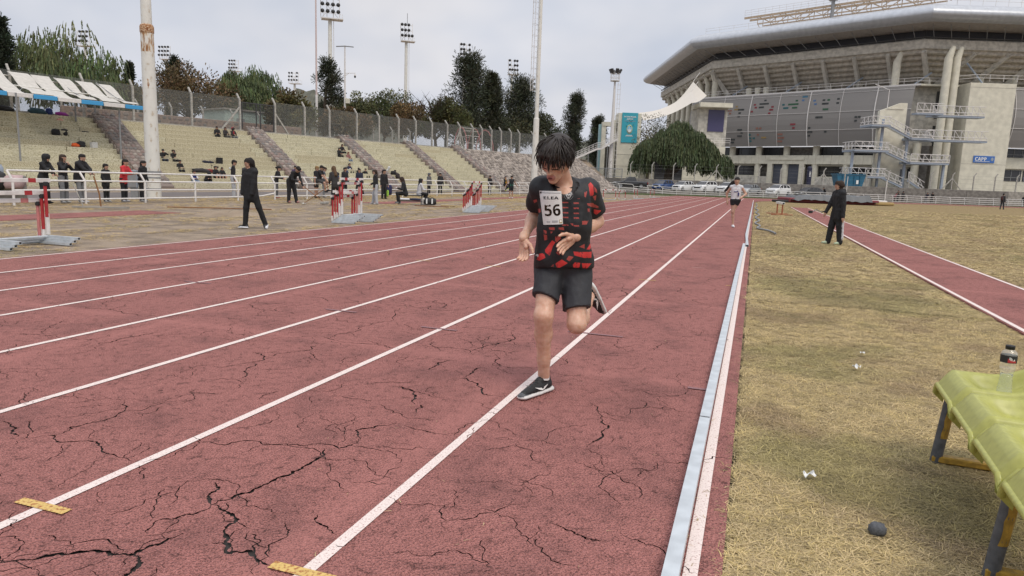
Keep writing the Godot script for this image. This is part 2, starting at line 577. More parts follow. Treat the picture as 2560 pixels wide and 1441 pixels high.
# ------------------------------------------------------------------ ground
const CRACKS := [
	[16,-2.32,-1.53,-2.28,-1.56,-2.25,-1.58,-2.22,-1.62,-2.19,-1.65,-2.14,-1.68,-2.09,-1.71,-2.05,-1.72,-2.02,-1.71,-1.98,-1.73,-1.95,-1.74,-1.96,-1.76,-1.95,-1.79,-1.93,-1.82,-1.93,-1.87,-1.91,-1.92],
	[9,-2.03,-1.87,-2.05,-1.88,-2.05,-1.90,-2.07,-1.96,-2.02,-2.00,-2.01,-2.04,-1.98,-2.06,-1.97,-2.09,-1.98,-2.14],
	[17,-1.95,-1.74,-1.91,-1.72,-1.90,-1.71,-1.88,-1.67,-1.87,-1.64,-1.87,-1.63,-1.88,-1.58],
	[15,-1.98,-2.14,-2.03,-2.18,-2.05,-2.20,-2.05,-2.24,-2.07,-2.28,-2.11,-2.31],
	[14,-1.98,-2.14,-1.98,-2.18,-1.95,-2.20,-1.94,-2.26,-1.91,-2.30,-1.91,-2.35,-1.90,-2.40,-1.90,-2.46,-1.88,-2.54,-1.86,-2.58,-1.86,-2.64,-1.86,-2.73,-1.89,-2.79,-1.91,-2.83],
	[15,-1.98,-2.14,-1.94,-2.14,-1.91,-2.12,-1.87,-2.11,-1.84,-2.10,-1.80,-2.08,-1.80,-2.03,-1.79,-2.01,-1.76,-1.97,-1.73,-1.95,-1.72,-1.92,-1.69,-1.90,-1.66,-1.87,-1.64,-1.89,-1.60,-1.91,-1.56,-1.89,-1.52,-1.87,-1.48,-1.86,-1.45,-1.85],
	[12,-3.63,-2.47,-3.53,-2.44,-3.46,-2.40,-3.43,-2.37,-3.35,-2.35],
	[14,-3.33,-2.31,-3.29,-2.24,-3.22,-2.18],
	[9,-3.34,-2.35,-3.27,-2.38,-3.22,-2.43,-3.18,-2.40,-3.15,-2.39,-3.06,-2.41,-2.99,-2.45,-2.93,-2.44,-2.89,-2.42,-2.82,-2.37,-2.76,-2.37,-2.68,-2.36,-2.60,-2.35],
	[10,-3.22,-2.43,-3.21,-2.51,-3.25,-2.55,-3.22,-2.62,-3.19,-2.67,-3.18,-2.76,-3.23,-2.87,-3.31,-2.92,-3.37,-2.99],
	[7,-3.21,-2.85,-3.14,-2.89,-3.15,-2.98,-3.13,-3.06,-3.01,-3.16],
	[8,-2.53,-2.66,-2.45,-2.67,-2.37,-2.67,-2.34,-2.74,-2.28,-2.77,-2.21,-2.75,-2.16,-2.77,-2.08,-2.81,-2.00,-2.84,-1.91,-2.88,-1.84,-2.85,-1.81,-2.92,-1.81,-2.99,-1.88,-3.09],
	[7,-1.83,-2.60,-1.77,-2.61,-1.70,-2.62,-1.60,-2.65],
	[7,-2.36,-2.43,-2.31,-2.41,-2.26,-2.39,-2.21,-2.39,-2.14,-2.43,-2.07,-2.43,-2.03,-2.40,-2.01,-2.35],
	[8,-1.54,-2.23,-1.53,-2.21,-1.48,-2.17,-1.44,-2.15,-1.39,-2.13],
	[6,-2.24,-1.79,-2.24,-1.81,-2.25,-1.84,-2.24,-1.86],
	[6,-1.76,-1.90,-1.72,-1.92],
	[10,-3.08,-3.62,-3.10,-3.71,-3.19,-3.91,-3.26,-4.00],
	[10,-3.31,-3.90,-3.27,-4.01,-3.24,-4.06,-3.30,-4.14,-3.37,-4.20,-3.47,-4.21],
	[9,-3.28,-4.15,-3.27,-4.23,-3.19,-4.35,-3.13,-4.44,-3.18,-4.54,-3.17,-4.61],
	[7,-3.12,-4.43,-2.99,-4.31,-2.89,-4.23,-2.82,-4.23],
	[9,-3.32,-4.88,-3.26,-4.86,-3.17,-4.83,-3.08,-4.79,-2.98,-4.80,-2.82,-4.83,-2.77,-4.84,-2.65,-4.79,-2.59,-4.80],
	[9,-3.21,-4.86,-3.23,-4.95,-3.18,-5.13,-3.22,-5.34,-3.21,-5.55,-3.12,-5.69,-3.32,-6.27,-3.34,-6.37],
	[9,-2.46,-4.95,-2.38,-4.97,-2.28,-4.96,-2.14,-5.01,-2.02,-4.99,-1.96,-4.89],
	[12,-2.01,-4.99,-1.99,-5.09,-1.97,-5.16,-1.92,-5.27,-1.85,-5.45,-1.88,-5.63,-1.95,-5.80],
	[12,-2.08,-4.34,-2.08,-4.39,-2.06,-4.50,-2.09,-4.56,-2.05,-4.67],
	[9,-2.02,-4.05,-2.03,-4.14,-2.02,-4.19],
	[8,-2.02,-4.05,-2.09,-3.99,-2.17,-3.97,-2.24,-3.92,-2.28,-3.87],
	[14,-2.07,-3.91,-2.02,-3.87,-1.88,-3.76,-1.82,-3.63],
	[12,-1.76,-4.29,-1.77,-4.39,-1.78,-4.50,-1.76,-4.56],
	[12,-1.80,-4.22,-1.76,-4.27,-1.70,-4.21,-1.63,-4.17,-1.56,-4.10,-1.54,-4.02,-1.48,-3.98,-1.39,-3.98],
	[14,-1.79,-3.42,-1.74,-3.38,-1.70,-3.28],
	[12,-1.76,-3.30,-1.83,-3.22,-1.87,-3.15,-1.90,-3.11,-1.86,-3.06,-1.81,-3.00],
	[9,-1.70,-3.28,-1.65,-3.26,-1.56,-3.25,-1.49,-3.22],
	[8,-2.27,-3.16,-2.21,-3.19,-2.14,-3.19,-2.07,-3.22,-2.03,-3.26],
	[10,-1.80,-4.95,-1.73,-4.76,-1.65,-4.67,-1.52,-4.68,-1.40,-4.69],
	[9,-4.52,-6.41,-4.44,-6.46,-4.30,-6.42,-4.19,-6.31],
	[8,-4.81,-5.75,-4.62,-5.64,-4.41,-5.55,-4.33,-5.63,-4.32,-5.96,-4.26,-6.15],
	[9,-3.09,-6.44,-3.13,-6.57,-3.11,-6.70],
	[7,-3.54,-6.45,-3.25,-6.43,-3.10,-6.51],
	[10,-1.78,-3.63,-1.75,-3.60,-1.74,-3.49],
	[10,-0.80,-3.99,-0.74,-3.85,-0.72,-3.79,-0.67,-3.75,-0.68,-3.66,-0.67,-3.59,-0.68,-3.50,-0.70,-3.44,-0.71,-3.37],
	[5,-0.66,-3.74,-0.58,-3.80,-0.52,-3.85],
	[8,-0.85,-3.36,-0.80,-3.35,-0.81,-3.41,-0.78,-3.43],
	[12,-0.80,-3.35,-0.77,-3.29,-0.76,-3.24,-0.74,-3.18,-0.75,-3.12,-0.75,-3.08],
	[6,-0.73,-3.18,-0.67,-3.16,-0.62,-3.13,-0.53,-3.13,-0.48,-3.08,-0.47,-3.05,-0.41,-3.03,-0.38,-3.00,-0.37,-2.96,-0.39,-2.87],
	[8,-0.72,-2.77,-0.69,-2.79,-0.67,-2.81,-0.63,-2.87,-0.61,-2.91],
	[8,-0.66,-2.53,-0.62,-2.52,-0.58,-2.50,-0.54,-2.48,-0.50,-2.46,-0.46,-2.47,-0.42,-2.48],
	[5,-0.46,-2.51,-0.41,-2.57,-0.37,-2.62],
	[7,-0.65,-2.72,-0.62,-2.68,-0.60,-2.64],
	[8,-5.54,-3.82,-5.44,-3.87,-5.33,-3.91,-5.12,-3.95,-4.90,-3.93,-4.76,-3.98,-4.70,-3.95],
	[10,-4.61,-3.89,-4.65,-3.95,-4.59,-3.98,-4.62,-4.06,-4.62,-4.13,-4.58,-4.22,-4.57,-4.33,-4.54,-4.41],
	[8,-6.02,-4.91,-5.91,-4.87,-5.77,-4.91,-5.56,-4.90,-5.42,-4.85,-5.29,-4.87,-5.12,-4.85],
	[12,-4.27,-3.56,-4.29,-3.63,-4.31,-3.72,-4.32,-3.80,-4.33,-3.88]]
const LANE0 := -1.336
func build_ground() -> void:
	gnd(mb().sheet(-4000, 4000, -5000, 3000, -0.06), "ground", M.soil)
	gnd(mb().sheet(-70, -9.9, -150, 30, -0.016), "dirt_apron", M.soil)
	var rd := mb()
	rd.flat(PackedVector2Array([Vector2(-25.6, 0), Vector2(-25.0, -20), Vector2(-22.0, -80), Vector2(-27.5, -80), Vector2(-29.8, -50), Vector2(-31.5, -25), Vector2(-32, 0)]), -0.008)
	gnd(rd, "service_road", M.asphalt)
	for q in [[-18.1, -16.5, -2.0, -17.0], [-18.1, -16.7, -30.0, -74.0]]:
		gnd(mb().box(Vector3((q[0] + q[1]) * 0.5, -0.012, (q[2] + q[3]) * 0.5), Vector3(q[1] - q[0], 0.02, q[2] - q[3])), "long_jump_runway", M.track)
	var h := mb()
	var nz := FastNoiseLite.new()
	nz.frequency = 0.9
	for i in 24:
		for j in 10:
			var q := []
			for k in [[0, 0], [1, 0], [1, 1], [0, 1]]:
				var u: float = (i + k[0]) / 24.0
				var w: float = (j + k[1]) / 10.0
				var p := Vector3((u - 0.5) * 2.4, 0, (w - 0.5) * 1.1)
				var e := 1.0 - pow(absf(u - 0.5) * 2.0, 2.0) - pow(absf(w - 0.5) * 2.0, 2.0)
				p.y = 0.2 * maxf(e, 0.0) * (0.8 + 0.4 * nz.get_noise_2d(p.x * 3.0, p.z * 3.0)) - 0.03
				q.append(p)
			h.quad(q[3], q[2], q[1], q[0])
	gnd(h, "earth_mound", M.soil)
	var mo: Node3D = get_child(get_child_count() - 1)
	mo.transform = Transform3D(Basis(Vector3.UP, 0.5), Vector3(-14.9, 0, -17.4))
func wiggle(pts: Array, amp: float, deep: int) -> Array:
	var o := pts
	for d in deep:
		var q := [o[0]]
		for i in o.size() - 1:
			var a: Vector2 = o[i]
			var b: Vector2 = o[i + 1]
			var t := (b - a)
			q.append((a + b) * 0.5 + Vector2(-t.y, t.x) * rng.randf_range(-amp, amp))
			q.append(b)
		o = q
	return o
func crack_poly(pts: Array, w: float) -> PackedVector2Array:
	var l := PackedVector2Array()
	var r := []
	var m := pts.size()
	for i in m:
		var t: Vector2 = (pts[mini(i + 1, m - 1)] - pts[maxi(i - 1, 0)]).normalized()
		var nn := Vector2(-t.y, t.x)
		var e := minf(1.0, 0.25 + 4.0 * minf(i, m - 1 - i) / m)
		var ww := w * 0.5 * e * rng.randf_range(0.35, 1.35)
		l.append(pts[i] + nn * ww)
		r.append(pts[i] - nn * ww)
	r.reverse()
	l.append_array(PackedVector2Array(r))
	return l
func build_track() -> void:
	var track := base_node("track")
	structure(track)
	var cracks := []
	for c in CRACKS:
		var pts := []
		for k in range(1, c.size(), 2):
			pts.append(Vector2(c[k], c[k + 1]))
		var deep := 2 if pts.size() > 8 else 3
		cracks.append(crack_poly(wiggle(pts, 0.22, deep), c[0] * 0.0011))
	for lane in 8:  # worn lines further up each lane
		var z := -6.5 - rng.randf() * 2.0
		var cx := -0.72 - 1.22 * lane
		while z > -34.0:
			var pts := []
			var x := cx + rng.randf_range(-0.35, 0.35)
			var n := rng.randi_range(4, 9)
			for i in n:
				pts.append(Vector2(x, z))
				z -= rng.randf_range(0.12, 0.45)
				x = clampf(x + rng.randf_range(-0.22, 0.22), cx - 0.5, cx + 0.5)
			cracks.append(crack_poly(wiggle(pts, 0.25, 2), rng.randf_range(0.008, 0.016)))
			if rng.randf() < 0.75:
				var s: Vector2 = pts[rng.randi() % n]
				var dr := Vector2(rng.randf_range(0.5, 1.0) * (1 if rng.randf() < 0.5 else -1), rng.randf_range(-0.3, 0.3))
				var br := [s]
				for i in rng.randi_range(2, 5):
					br.append(br[-1] + dr * rng.randf_range(0.1, 0.25) + Vector2(rng.randf_range(-0.06, 0.06), rng.randf_range(-0.06, 0.06)))
				cracks.append(crack_poly(wiggle(br, 0.25, 2), rng.randf_range(0.005, 0.009)))
			z -= rng.randf_range(0.3, 1.4)
	for i in 620:  # hairlines
		var zz := -1.4 - 12.0 * pow(rng.randf(), 1.3)
		var s := Vector2(-0.3 - rng.randf() * minf(9.3, 1.6 - zz * 1.1), zz)
		var an := rng.randf() * TAU
		var pts := [s]
		for k in rng.randi_range(3, 6):
			an += rng.randf_range(-0.8, 0.8)
			pts.append(pts[-1] + Vector2(cos(an), sin(an)) * rng.randf_range(0.03, 0.09) * (1.0 - zz * 0.09))
		cracks.append(crack_poly(wiggle(pts, 0.28, 2), rng.randf_range(0.003, 0.0055) * (1.0 - zz * 0.07)))
	var boxes := []
	for c in cracks:
		var bb := Rect2(c[0], Vector2.ZERO)
		for p in c:
			bb = bb.expand(p)
		boxes.append(bb)
	var lines := [-0.105]
	for k in 8:
		lines.append(LANE0 - 1.22 * k)
	var top := mb()
	var marks := []
	for l in lines:
		marks.append(mb())
	var cs := 0.5
	var x0 := -9.98
	var nx := 20
	for i in nx:
		for j in 72:
			var r := Rect2(x0 + i * 0.499, -35.0 + j * cs, 0.499, cs)
			var near := []
			for k in cracks.size():
				if boxes[k].intersects(r):
					near.append(cracks[k])
			for p in cut(rect_poly(r), near):
				top.flat(p, 0.0)
			for k in lines.size():
				var lr := Rect2(lines[k] - 0.025, r.position.y, 0.05, cs).intersection(r)
				if lr.size.x > 0.001:
					for p in cut(rect_poly(lr), near):
						marks[k].flat(p, 0.004)
	top.sheet(x0, 0.0, -97.0, -35.0, 0.0)
	top.sheet(x0, 0.0, 1.0, 30.0, 0.0)
	for k in lines.size():
		marks[k].sheet(lines[k] - 0.025, lines[k] + 0.025, -84.0 if k == 0 else -96.5, -35.0, 0.004)
		marks[k].sheet(lines[k] - 0.025, lines[k] + 0.025, 1.0, 20.0, 0.004)
		put(marks[k], "lane_line", M.line, track)
	var sector := PackedVector2Array()
	for k in 49:
		var a := PI + PI * k / 48.0
		sector.append(Vector2(36.5, -72.0) + Vector2(cos(a), sin(a)) * 46.5)
	for k in range(48, -1, -1):
		var a := PI + PI * k / 48.0
		sector.append(Vector2(36.5, -72.0) + Vector2(cos(a), sin(a)) * 36.5)
	for p in Geometry2D.clip_polygons(sector, rect_poly(Rect2(-20, -97.0, 20.0, 60.0))):
		top.flat(p, 0.0)
	for k in 8:
		var bl := mb()
		var rr := 37.8 + 1.22 * k
		for j in 60:
			var a0 := PI * 1.28 + PI * 0.72 * j / 60.0
			var a1 := PI * 1.28 + PI * 0.72 * (j + 1) / 60.0
			var q := []
			for e in [[a0, rr], [a1, rr], [a1, rr + 0.05], [a0, rr + 0.05]]:
				q.append(Vector3(36.5 + cos(e[0]) * e[1], 0.004, -72.0 + sin(e[0]) * e[1]))
			bl.quad(q[0], q[1], q[2], q[3])
		put(bl, "bend_line", M.line, track)
	top.box(Vector3(-0.004, -0.03, -34.0), Vector3(0.008, 0.056, 126.0))
	put(top, "running_surface", M.track, track)
	var sub := mb().sheet(-9.97, -0.01, -36.0, 1.5, -0.013)
	put(sub, "base_course", M.track_base, track)
	for q in [[-2.69, -2.43, -1.87, 0.045, "line_yellow"], [-1.47, -1.20, -1.86, 0.045, "line_yellow"], [-1.46, -1.22, -9.92, 0.03, "line_yellow"], [-0.89, -0.69, -11.94, 0.03, "line_faint"], [-5.11, -4.84, -10.17, 0.03, "line_yellow"], [-3.88, -3.64, -10.15, 0.03, "line_yellow"], [-1.46, -1.22, -15.0, 0.03, "line_faint"], [-0.28, -0.17, -10.0, 0.03, "line_yellow"], [-0.28, -0.17, -13.4, 0.03, "line_faint"], [-3.9, -3.66, -17.0, 0.03, "line_faint"], [-1.5, -1.0, -6.05, 0.04, "line_blue"], [-3.95, -3.6, -5.9, 0.04, "line_blue"], [-2.75, -2.4, -5.6, 0.04, "line_blue"], [-6.4, -6.0, -6.6, 0.04, "line_blue"], [-0.32, -0.2, -4.7, 0.04, "line_blue"]]:
		put(mb().sheet(q[0], q[1], q[2] - q[3] * 0.5, q[2] + q[3] * 0.5, 0.0065), "painted_mark", M[q[4]], track)
	for q in [[-8.5, -0.16, -29.3], [-6.0, -0.16, -38.5], [-2.6, -0.16, -58.0]]:
		put(mb().sheet(q[0], q[1], q[2] - 0.025, q[2] + 0.025, 0.0065), "cross_line", M.line_faint, track)
	var segs := [[Vector2(-0.165, 2.0), Vector2(-0.165, -3.98)], [Vector2(-0.165, -4.0), Vector2(-0.16, -10.9)], [Vector2(-0.16, -10.92), Vector2(-0.145, -17.4)], [Vector2(-0.07, -17.0), Vector2(-0.135, -21.0)], [Vector2(-0.135, -21.02), Vector2(-0.12, -36.0)], [Vector2(-0.12, -36.02), Vector2(-0.11, -52.0)], [Vector2(-0.11, -52.02), Vector2(-0.10, -72.0)]]
	var rail := thing("kerb_rail", "long pale grey aluminium kerb rail along the inside edge of the red track", "kerb rail")
	for s in segs:
		var b := mb()
		var a := Vector3(s[0].x, 0, s[0].y)
		var e := Vector3(s[1].x, 0, s[1].y)
		var t := (e - a).normalized()
		var x := Vector3.UP.cross(t)
		var l := a.distance_to(e)
		var bs := Basis(x, Vector3.UP, t)
		var ct := (a + e) * 0.5
		b.box(ct + Vector3(0, 0.047, 0), Vector3(0.056, 0.004, l), bs)
		b.box(ct + x * 0.026 + Vector3(0, 0.026, 0), Vector3(0.004, 0.038, l), bs)
		b.box(ct - x * 0.026 + Vector3(0, 0.026, 0), Vector3(0.004, 0.038, l), bs)
		b.box(ct + Vector3(0, 0.0085, 0), Vector3(0.048, 0.003, l - 0.02), bs)
		put(b, "rail_length", M.rail_alu, rail)
func rect_poly(r: Rect2) -> PackedVector2Array:
	return PackedVector2Array([r.position, r.position + Vector2(r.size.x, 0), r.end, r.position + Vector2(0, r.size.y)])
func cut(p: PackedVector2Array, by: Array) -> Array:
	var polys := [p]
	for c in by:
		var next := []
		for q in polys:
			var res := Geometry2D.clip_polygons(q, c)
			var hole := false
			for w in res:
				hole = hole or Geometry2D.is_polygon_clockwise(w) != Geometry2D.is_polygon_clockwise(res[0])
			if hole:
				next.append(q)
			else:
				for w in res:
					if w.size() >= 3:
						next.append(w)
		polys = next
	return polys
func build_infield() -> void:
	var poly := PackedVector2Array([Vector2(0.02, 30), Vector2(0.02, -72)])
	for k in range(1, 49):
		var a := PI + PI * k / 48.0
		poly.append(Vector2(36.52, -72.0) + Vector2(cos(a), sin(a)) * 36.45)
	poly.append(Vector2(72.9, 30))
	var g := mb()
	g.flat(poly, -0.014)
	gnd(g, "infield", M.turf)
	var rw := base_node("javelin_runway")
	structure(rw)
	put(mb().box(Vector3(3.265, -0.005, -23.0), Vector3(1.26, 0.03, 69.0)), "running_surface", M.track, rw)
	for x in [2.685, 3.84]:
		put(mb().sheet(x - 0.028, x + 0.028, -57.4, 11.0, 0.0145), "edge_line", M.line, rw)
	var vg := mb()
	vg.T = ARX()
	vg.box(Vector3(30, -0.03, -98.0), Vector3(200, 0.03, 13.4))
	gnd(vg, "far_verge", M.verge)
	build_grass()
func tuft_mesh(sd: int, blades: int, len0: float, lie: float) -> ArrayMesh:
	var r := RandomNumberGenerator.new()
	r.seed = sd
	var b := mb()
	for i in blades:
		var an := r.randf() * TAU
		var d := Vector3(cos(an), 0, sin(an))
		var sd2 := Vector3(-d.z, 0, d.x)
		var l := len0 * r.randf_range(0.6, 1.3)
		var w := r.randf_range(0.0012, 0.0022)
		var o := Vector3(r.randf_range(-0.03, 0.03), 0.0, r.randf_range(-0.03, 0.03))
		var up := lerpf(1.0, 0.12, lie) * r.randf_range(0.5, 1.4)
		var bend := r.randf_range(-0.6, 0.6)
		var prev := []
		for k in 4:
			var t := k / 3.0
			var p := o + d * l * t * (1.0 - 0.2 * t) + sd2 * bend * l * t * t * 0.5 + Vector3(0, l * up * (t - 0.75 * t * t) + 0.002, 0)
			var ww := w * (1.0 - 0.75 * t)
			var now := [p - sd2 * ww, p + sd2 * ww]
			if k:
				b.quad(prev[0], prev[1], now[1], now[0])
			prev = now
	return b.mesh()
func scatter(called: String, label_mesh: ArrayMesh, xfs: Array, cols: PackedColorArray) -> void:
	var mm := MultiMesh.new()
	mm.transform_format = MultiMesh.TRANSFORM_3D
	mm.use_colors = true
	mm.mesh = label_mesh
	mm.instance_count = xfs.size()
	for i in xfs.size():
		mm.set_instance_transform(i, xfs[i])
		mm.set_instance_color(i, cols[i])
	var o := MultiMeshInstance3D.new()
	o.multimesh = mm
	o.material_override = M.blade
	o.name = numbered(called)
	o.set_meta("kind", "stuff")
	tag(o, GRASS_LABELS[taken[called] - 1], "grass")
	add_child(o)
const GRASS_LABELS := ["dry matted straw coloured grass close to the bench and kerb rail", "dry yellow infield grass further out beside the javelin runway", "thin dry yellow grass on the dirt beside the outer lane", "green grass strip in front of the far white railing"]
func grass_color(x: float, z: float, nz: FastNoiseLite, r: RandomNumberGenerator) -> Color:
	var g := smoothstep(0.12, 0.5, nz.get_noise_2d(x * 1.0, z * 1.0) + r.randf_range(-0.15, 0.15))
	var br := smoothstep(0.1, 0.45, nz.get_noise_2d(x * 1.3 + 70.0, z * 1.3))
	var c := Color(0.53, 0.41, 0.215).lerp(Color(0.36, 0.26, 0.15), br * 0.8)
	c = c.lerp(Color(0.24, 0.22, 0.08), g * 0.55)
	var k := r.randf_range(0.45, 1.4)
	return Color(c.r * k, c.g * k, c.b * k * r.randf_range(0.8, 1.1))
func build_grass() -> void:
	var r := RandomNumberGenerator.new()
	r.seed = 99
	var nz := FastNoiseLite.new()
	nz.seed = 31
	nz.frequency = 0.55
	nz.fractal_octaves = 3
	var t := deg_to_rad(YAW)
	var xfs := []
	var cols := PackedColorArray()
	while xfs.size() < 42000:
		var d := 2.0 + 7.5 * pow(r.randf(), 1.25)
		var x := r.randf_range(-0.06, 0.62 * d + 0.6)
		var z := -d
		if x < 0.03 + 0.05 * nz.get_noise_1d(z * 12.0) - (0.03 if r.randf() < 0.1 else 0.0) or x > 6.0 or (x > 2.62 and x < 3.91):
			continue
		var s := r.randf_range(0.6, 1.2)
		xfs.append(Transform3D(Basis(Vector3.UP, r.randf() * TAU).scaled(Vector3(s, s, s)), Vector3(x, -0.012, z)))
		cols.append(grass_color(x, z, nz, r))
	scatter("grass", tuft_mesh(5, 9, 0.08, 0.70), xfs, cols)
	xfs = []
	cols = PackedColorArray()
	while xfs.size() < 42000:
		var d := 9.0 + 52.0 * pow(r.randf(), 1.7)
		var x := r.randf_range(0.04, 0.60 * d + 1.5)
		if (x > 2.6 and x < 3.93) or (d > 57 and x < 1.0):
			continue
		var s := r.randf_range(1.0, 1.6) * (1.0 + d * 0.035)
		xfs.append(Transform3D(Basis(Vector3.UP, r.randf() * TAU).scaled(Vector3(s, s * 0.8, s)), Vector3(x, -0.012, -d)))
		cols.append(grass_color(x * 0.6, -d * 0.35, nz, r))
	scatter("grass", tuft_mesh(6, 9, 0.07, 0.8), xfs, cols)
	xfs = []
	cols = PackedColorArray()
	while xfs.size() < 30000:
		var z := -4.0 - 58.0 * pow(r.randf(), 1.3)
		var x := r.randf_range(-26.0, -10.02)
		if x < -16.4 and x > -18.2 and r.randf() < 0.93:
			continue
		var m := nz.get_noise_2d(x * 0.9, z * 0.28) + 0.5 * nz.get_noise_2d(x * 3.0, z * 1.5)
		var band := 0.25 * smoothstep(-19.0, -21.0, x) + 0.22 * smoothstep(-15.0, -16.3, x) * smoothstep(-17.6, -16.4, x) + 0.16 * smoothstep(-20.0, -45.0, z) + (0.22 if x > -10.6 else 0.0)
		if m + band < 0.08 + r.randf_range(-0.12, 0.12):
			continue
		var s := r.randf_range(0.9, 1.7) * (1.0 - z * 0.02)
		xfs.append(Transform3D(Basis(Vector3.UP, r.randf() * TAU).scaled(Vector3(s, s * 0.9, s)), Vector3(x, -0.014, z)))
		var k := r.randf_range(0.7, 1.2)
		cols.append(Color(0.52 * k, 0.38 * k, 0.17 * k).lerp(Color(0.2, 0.2, 0.07), smoothstep(0.2, 0.7, nz.get_noise_2d(x * 0.7 + 40.0, z * 0.4)) * 0.6))
	scatter("grass", tuft_mesh(7, 9, 0.08, 0.7), xfs, cols)
	xfs = []
	cols = PackedColorArray()
	while xfs.size() < 9000:
		var p := AR(r.randf_range(-5.0, 92.0), -0.01, 92.0 + 12.2 * r.randf())
		if (p.x > -10.2 and p.x < 0.1 and p.z > -97.2) or Vector2(p.x - 36.5, p.z + 72.0).length() < 46.7:
			continue
		var s := r.randf_range(3.0, 5.0)
		xfs.append(Transform3D(Basis(Vector3.UP, r.randf() * TAU).scaled(Vector3(s, s * 0.7, s)), p))
		var k := r.randf_range(0.6, 1.2)
		cols.append(Color(0.10 * k, 0.135 * k, 0.04 * k))
	scatter("grass", tuft_mesh(8, 9, 0.08, 0.4), xfs, cols)
# ------------------------------------------------------------------ grandstand cut into the hill
const RISE := 0.354
const TREAD := 0.569
var stone_meshes := []
func stone_shape(sd: int) -> ArrayMesh:
	var r := RandomNumberGenerator.new()
	r.seed = sd
	var b := mb()
	var n := 7
	var rings := [[1.0, -0.4], [0.98, 0.25], [0.62, 0.72]]
	var jit := []
	for k in n:
		jit.append(r.randf_range(0.82, 1.12))
	for ri in rings:
		for k in n:
			var a := TAU * k / n
			var p := Vector3(cos(a) * ri[0] * jit[k], ri[1] + r.randf_range(-0.07, 0.07), sin(a) * ri[0] * jit[k]) * 0.5
			b.vert(p, Vector3(cos(a) * ri[0], ri[1] * 1.4, sin(a) * ri[0]))
	var tp := b.vert(Vector3(r.randf_range(-0.08, 0.08), 0.46, r.randf_range(-0.08, 0.08)), Vector3.UP)
	for ring in 2:
		for k in n:
			var a := ring * n + k
			var c := ring * n + (k + 1) % n
			b.tri(c, a, a + n)
			b.tri(c, a + n, c + n)
	for k in n:
		b.tri(2 * n + (k + 1) % n, 2 * n + k, tp)
	return b.mesh()
func slope_h(b: float) -> float:
	return b * 4.6 / 7.4
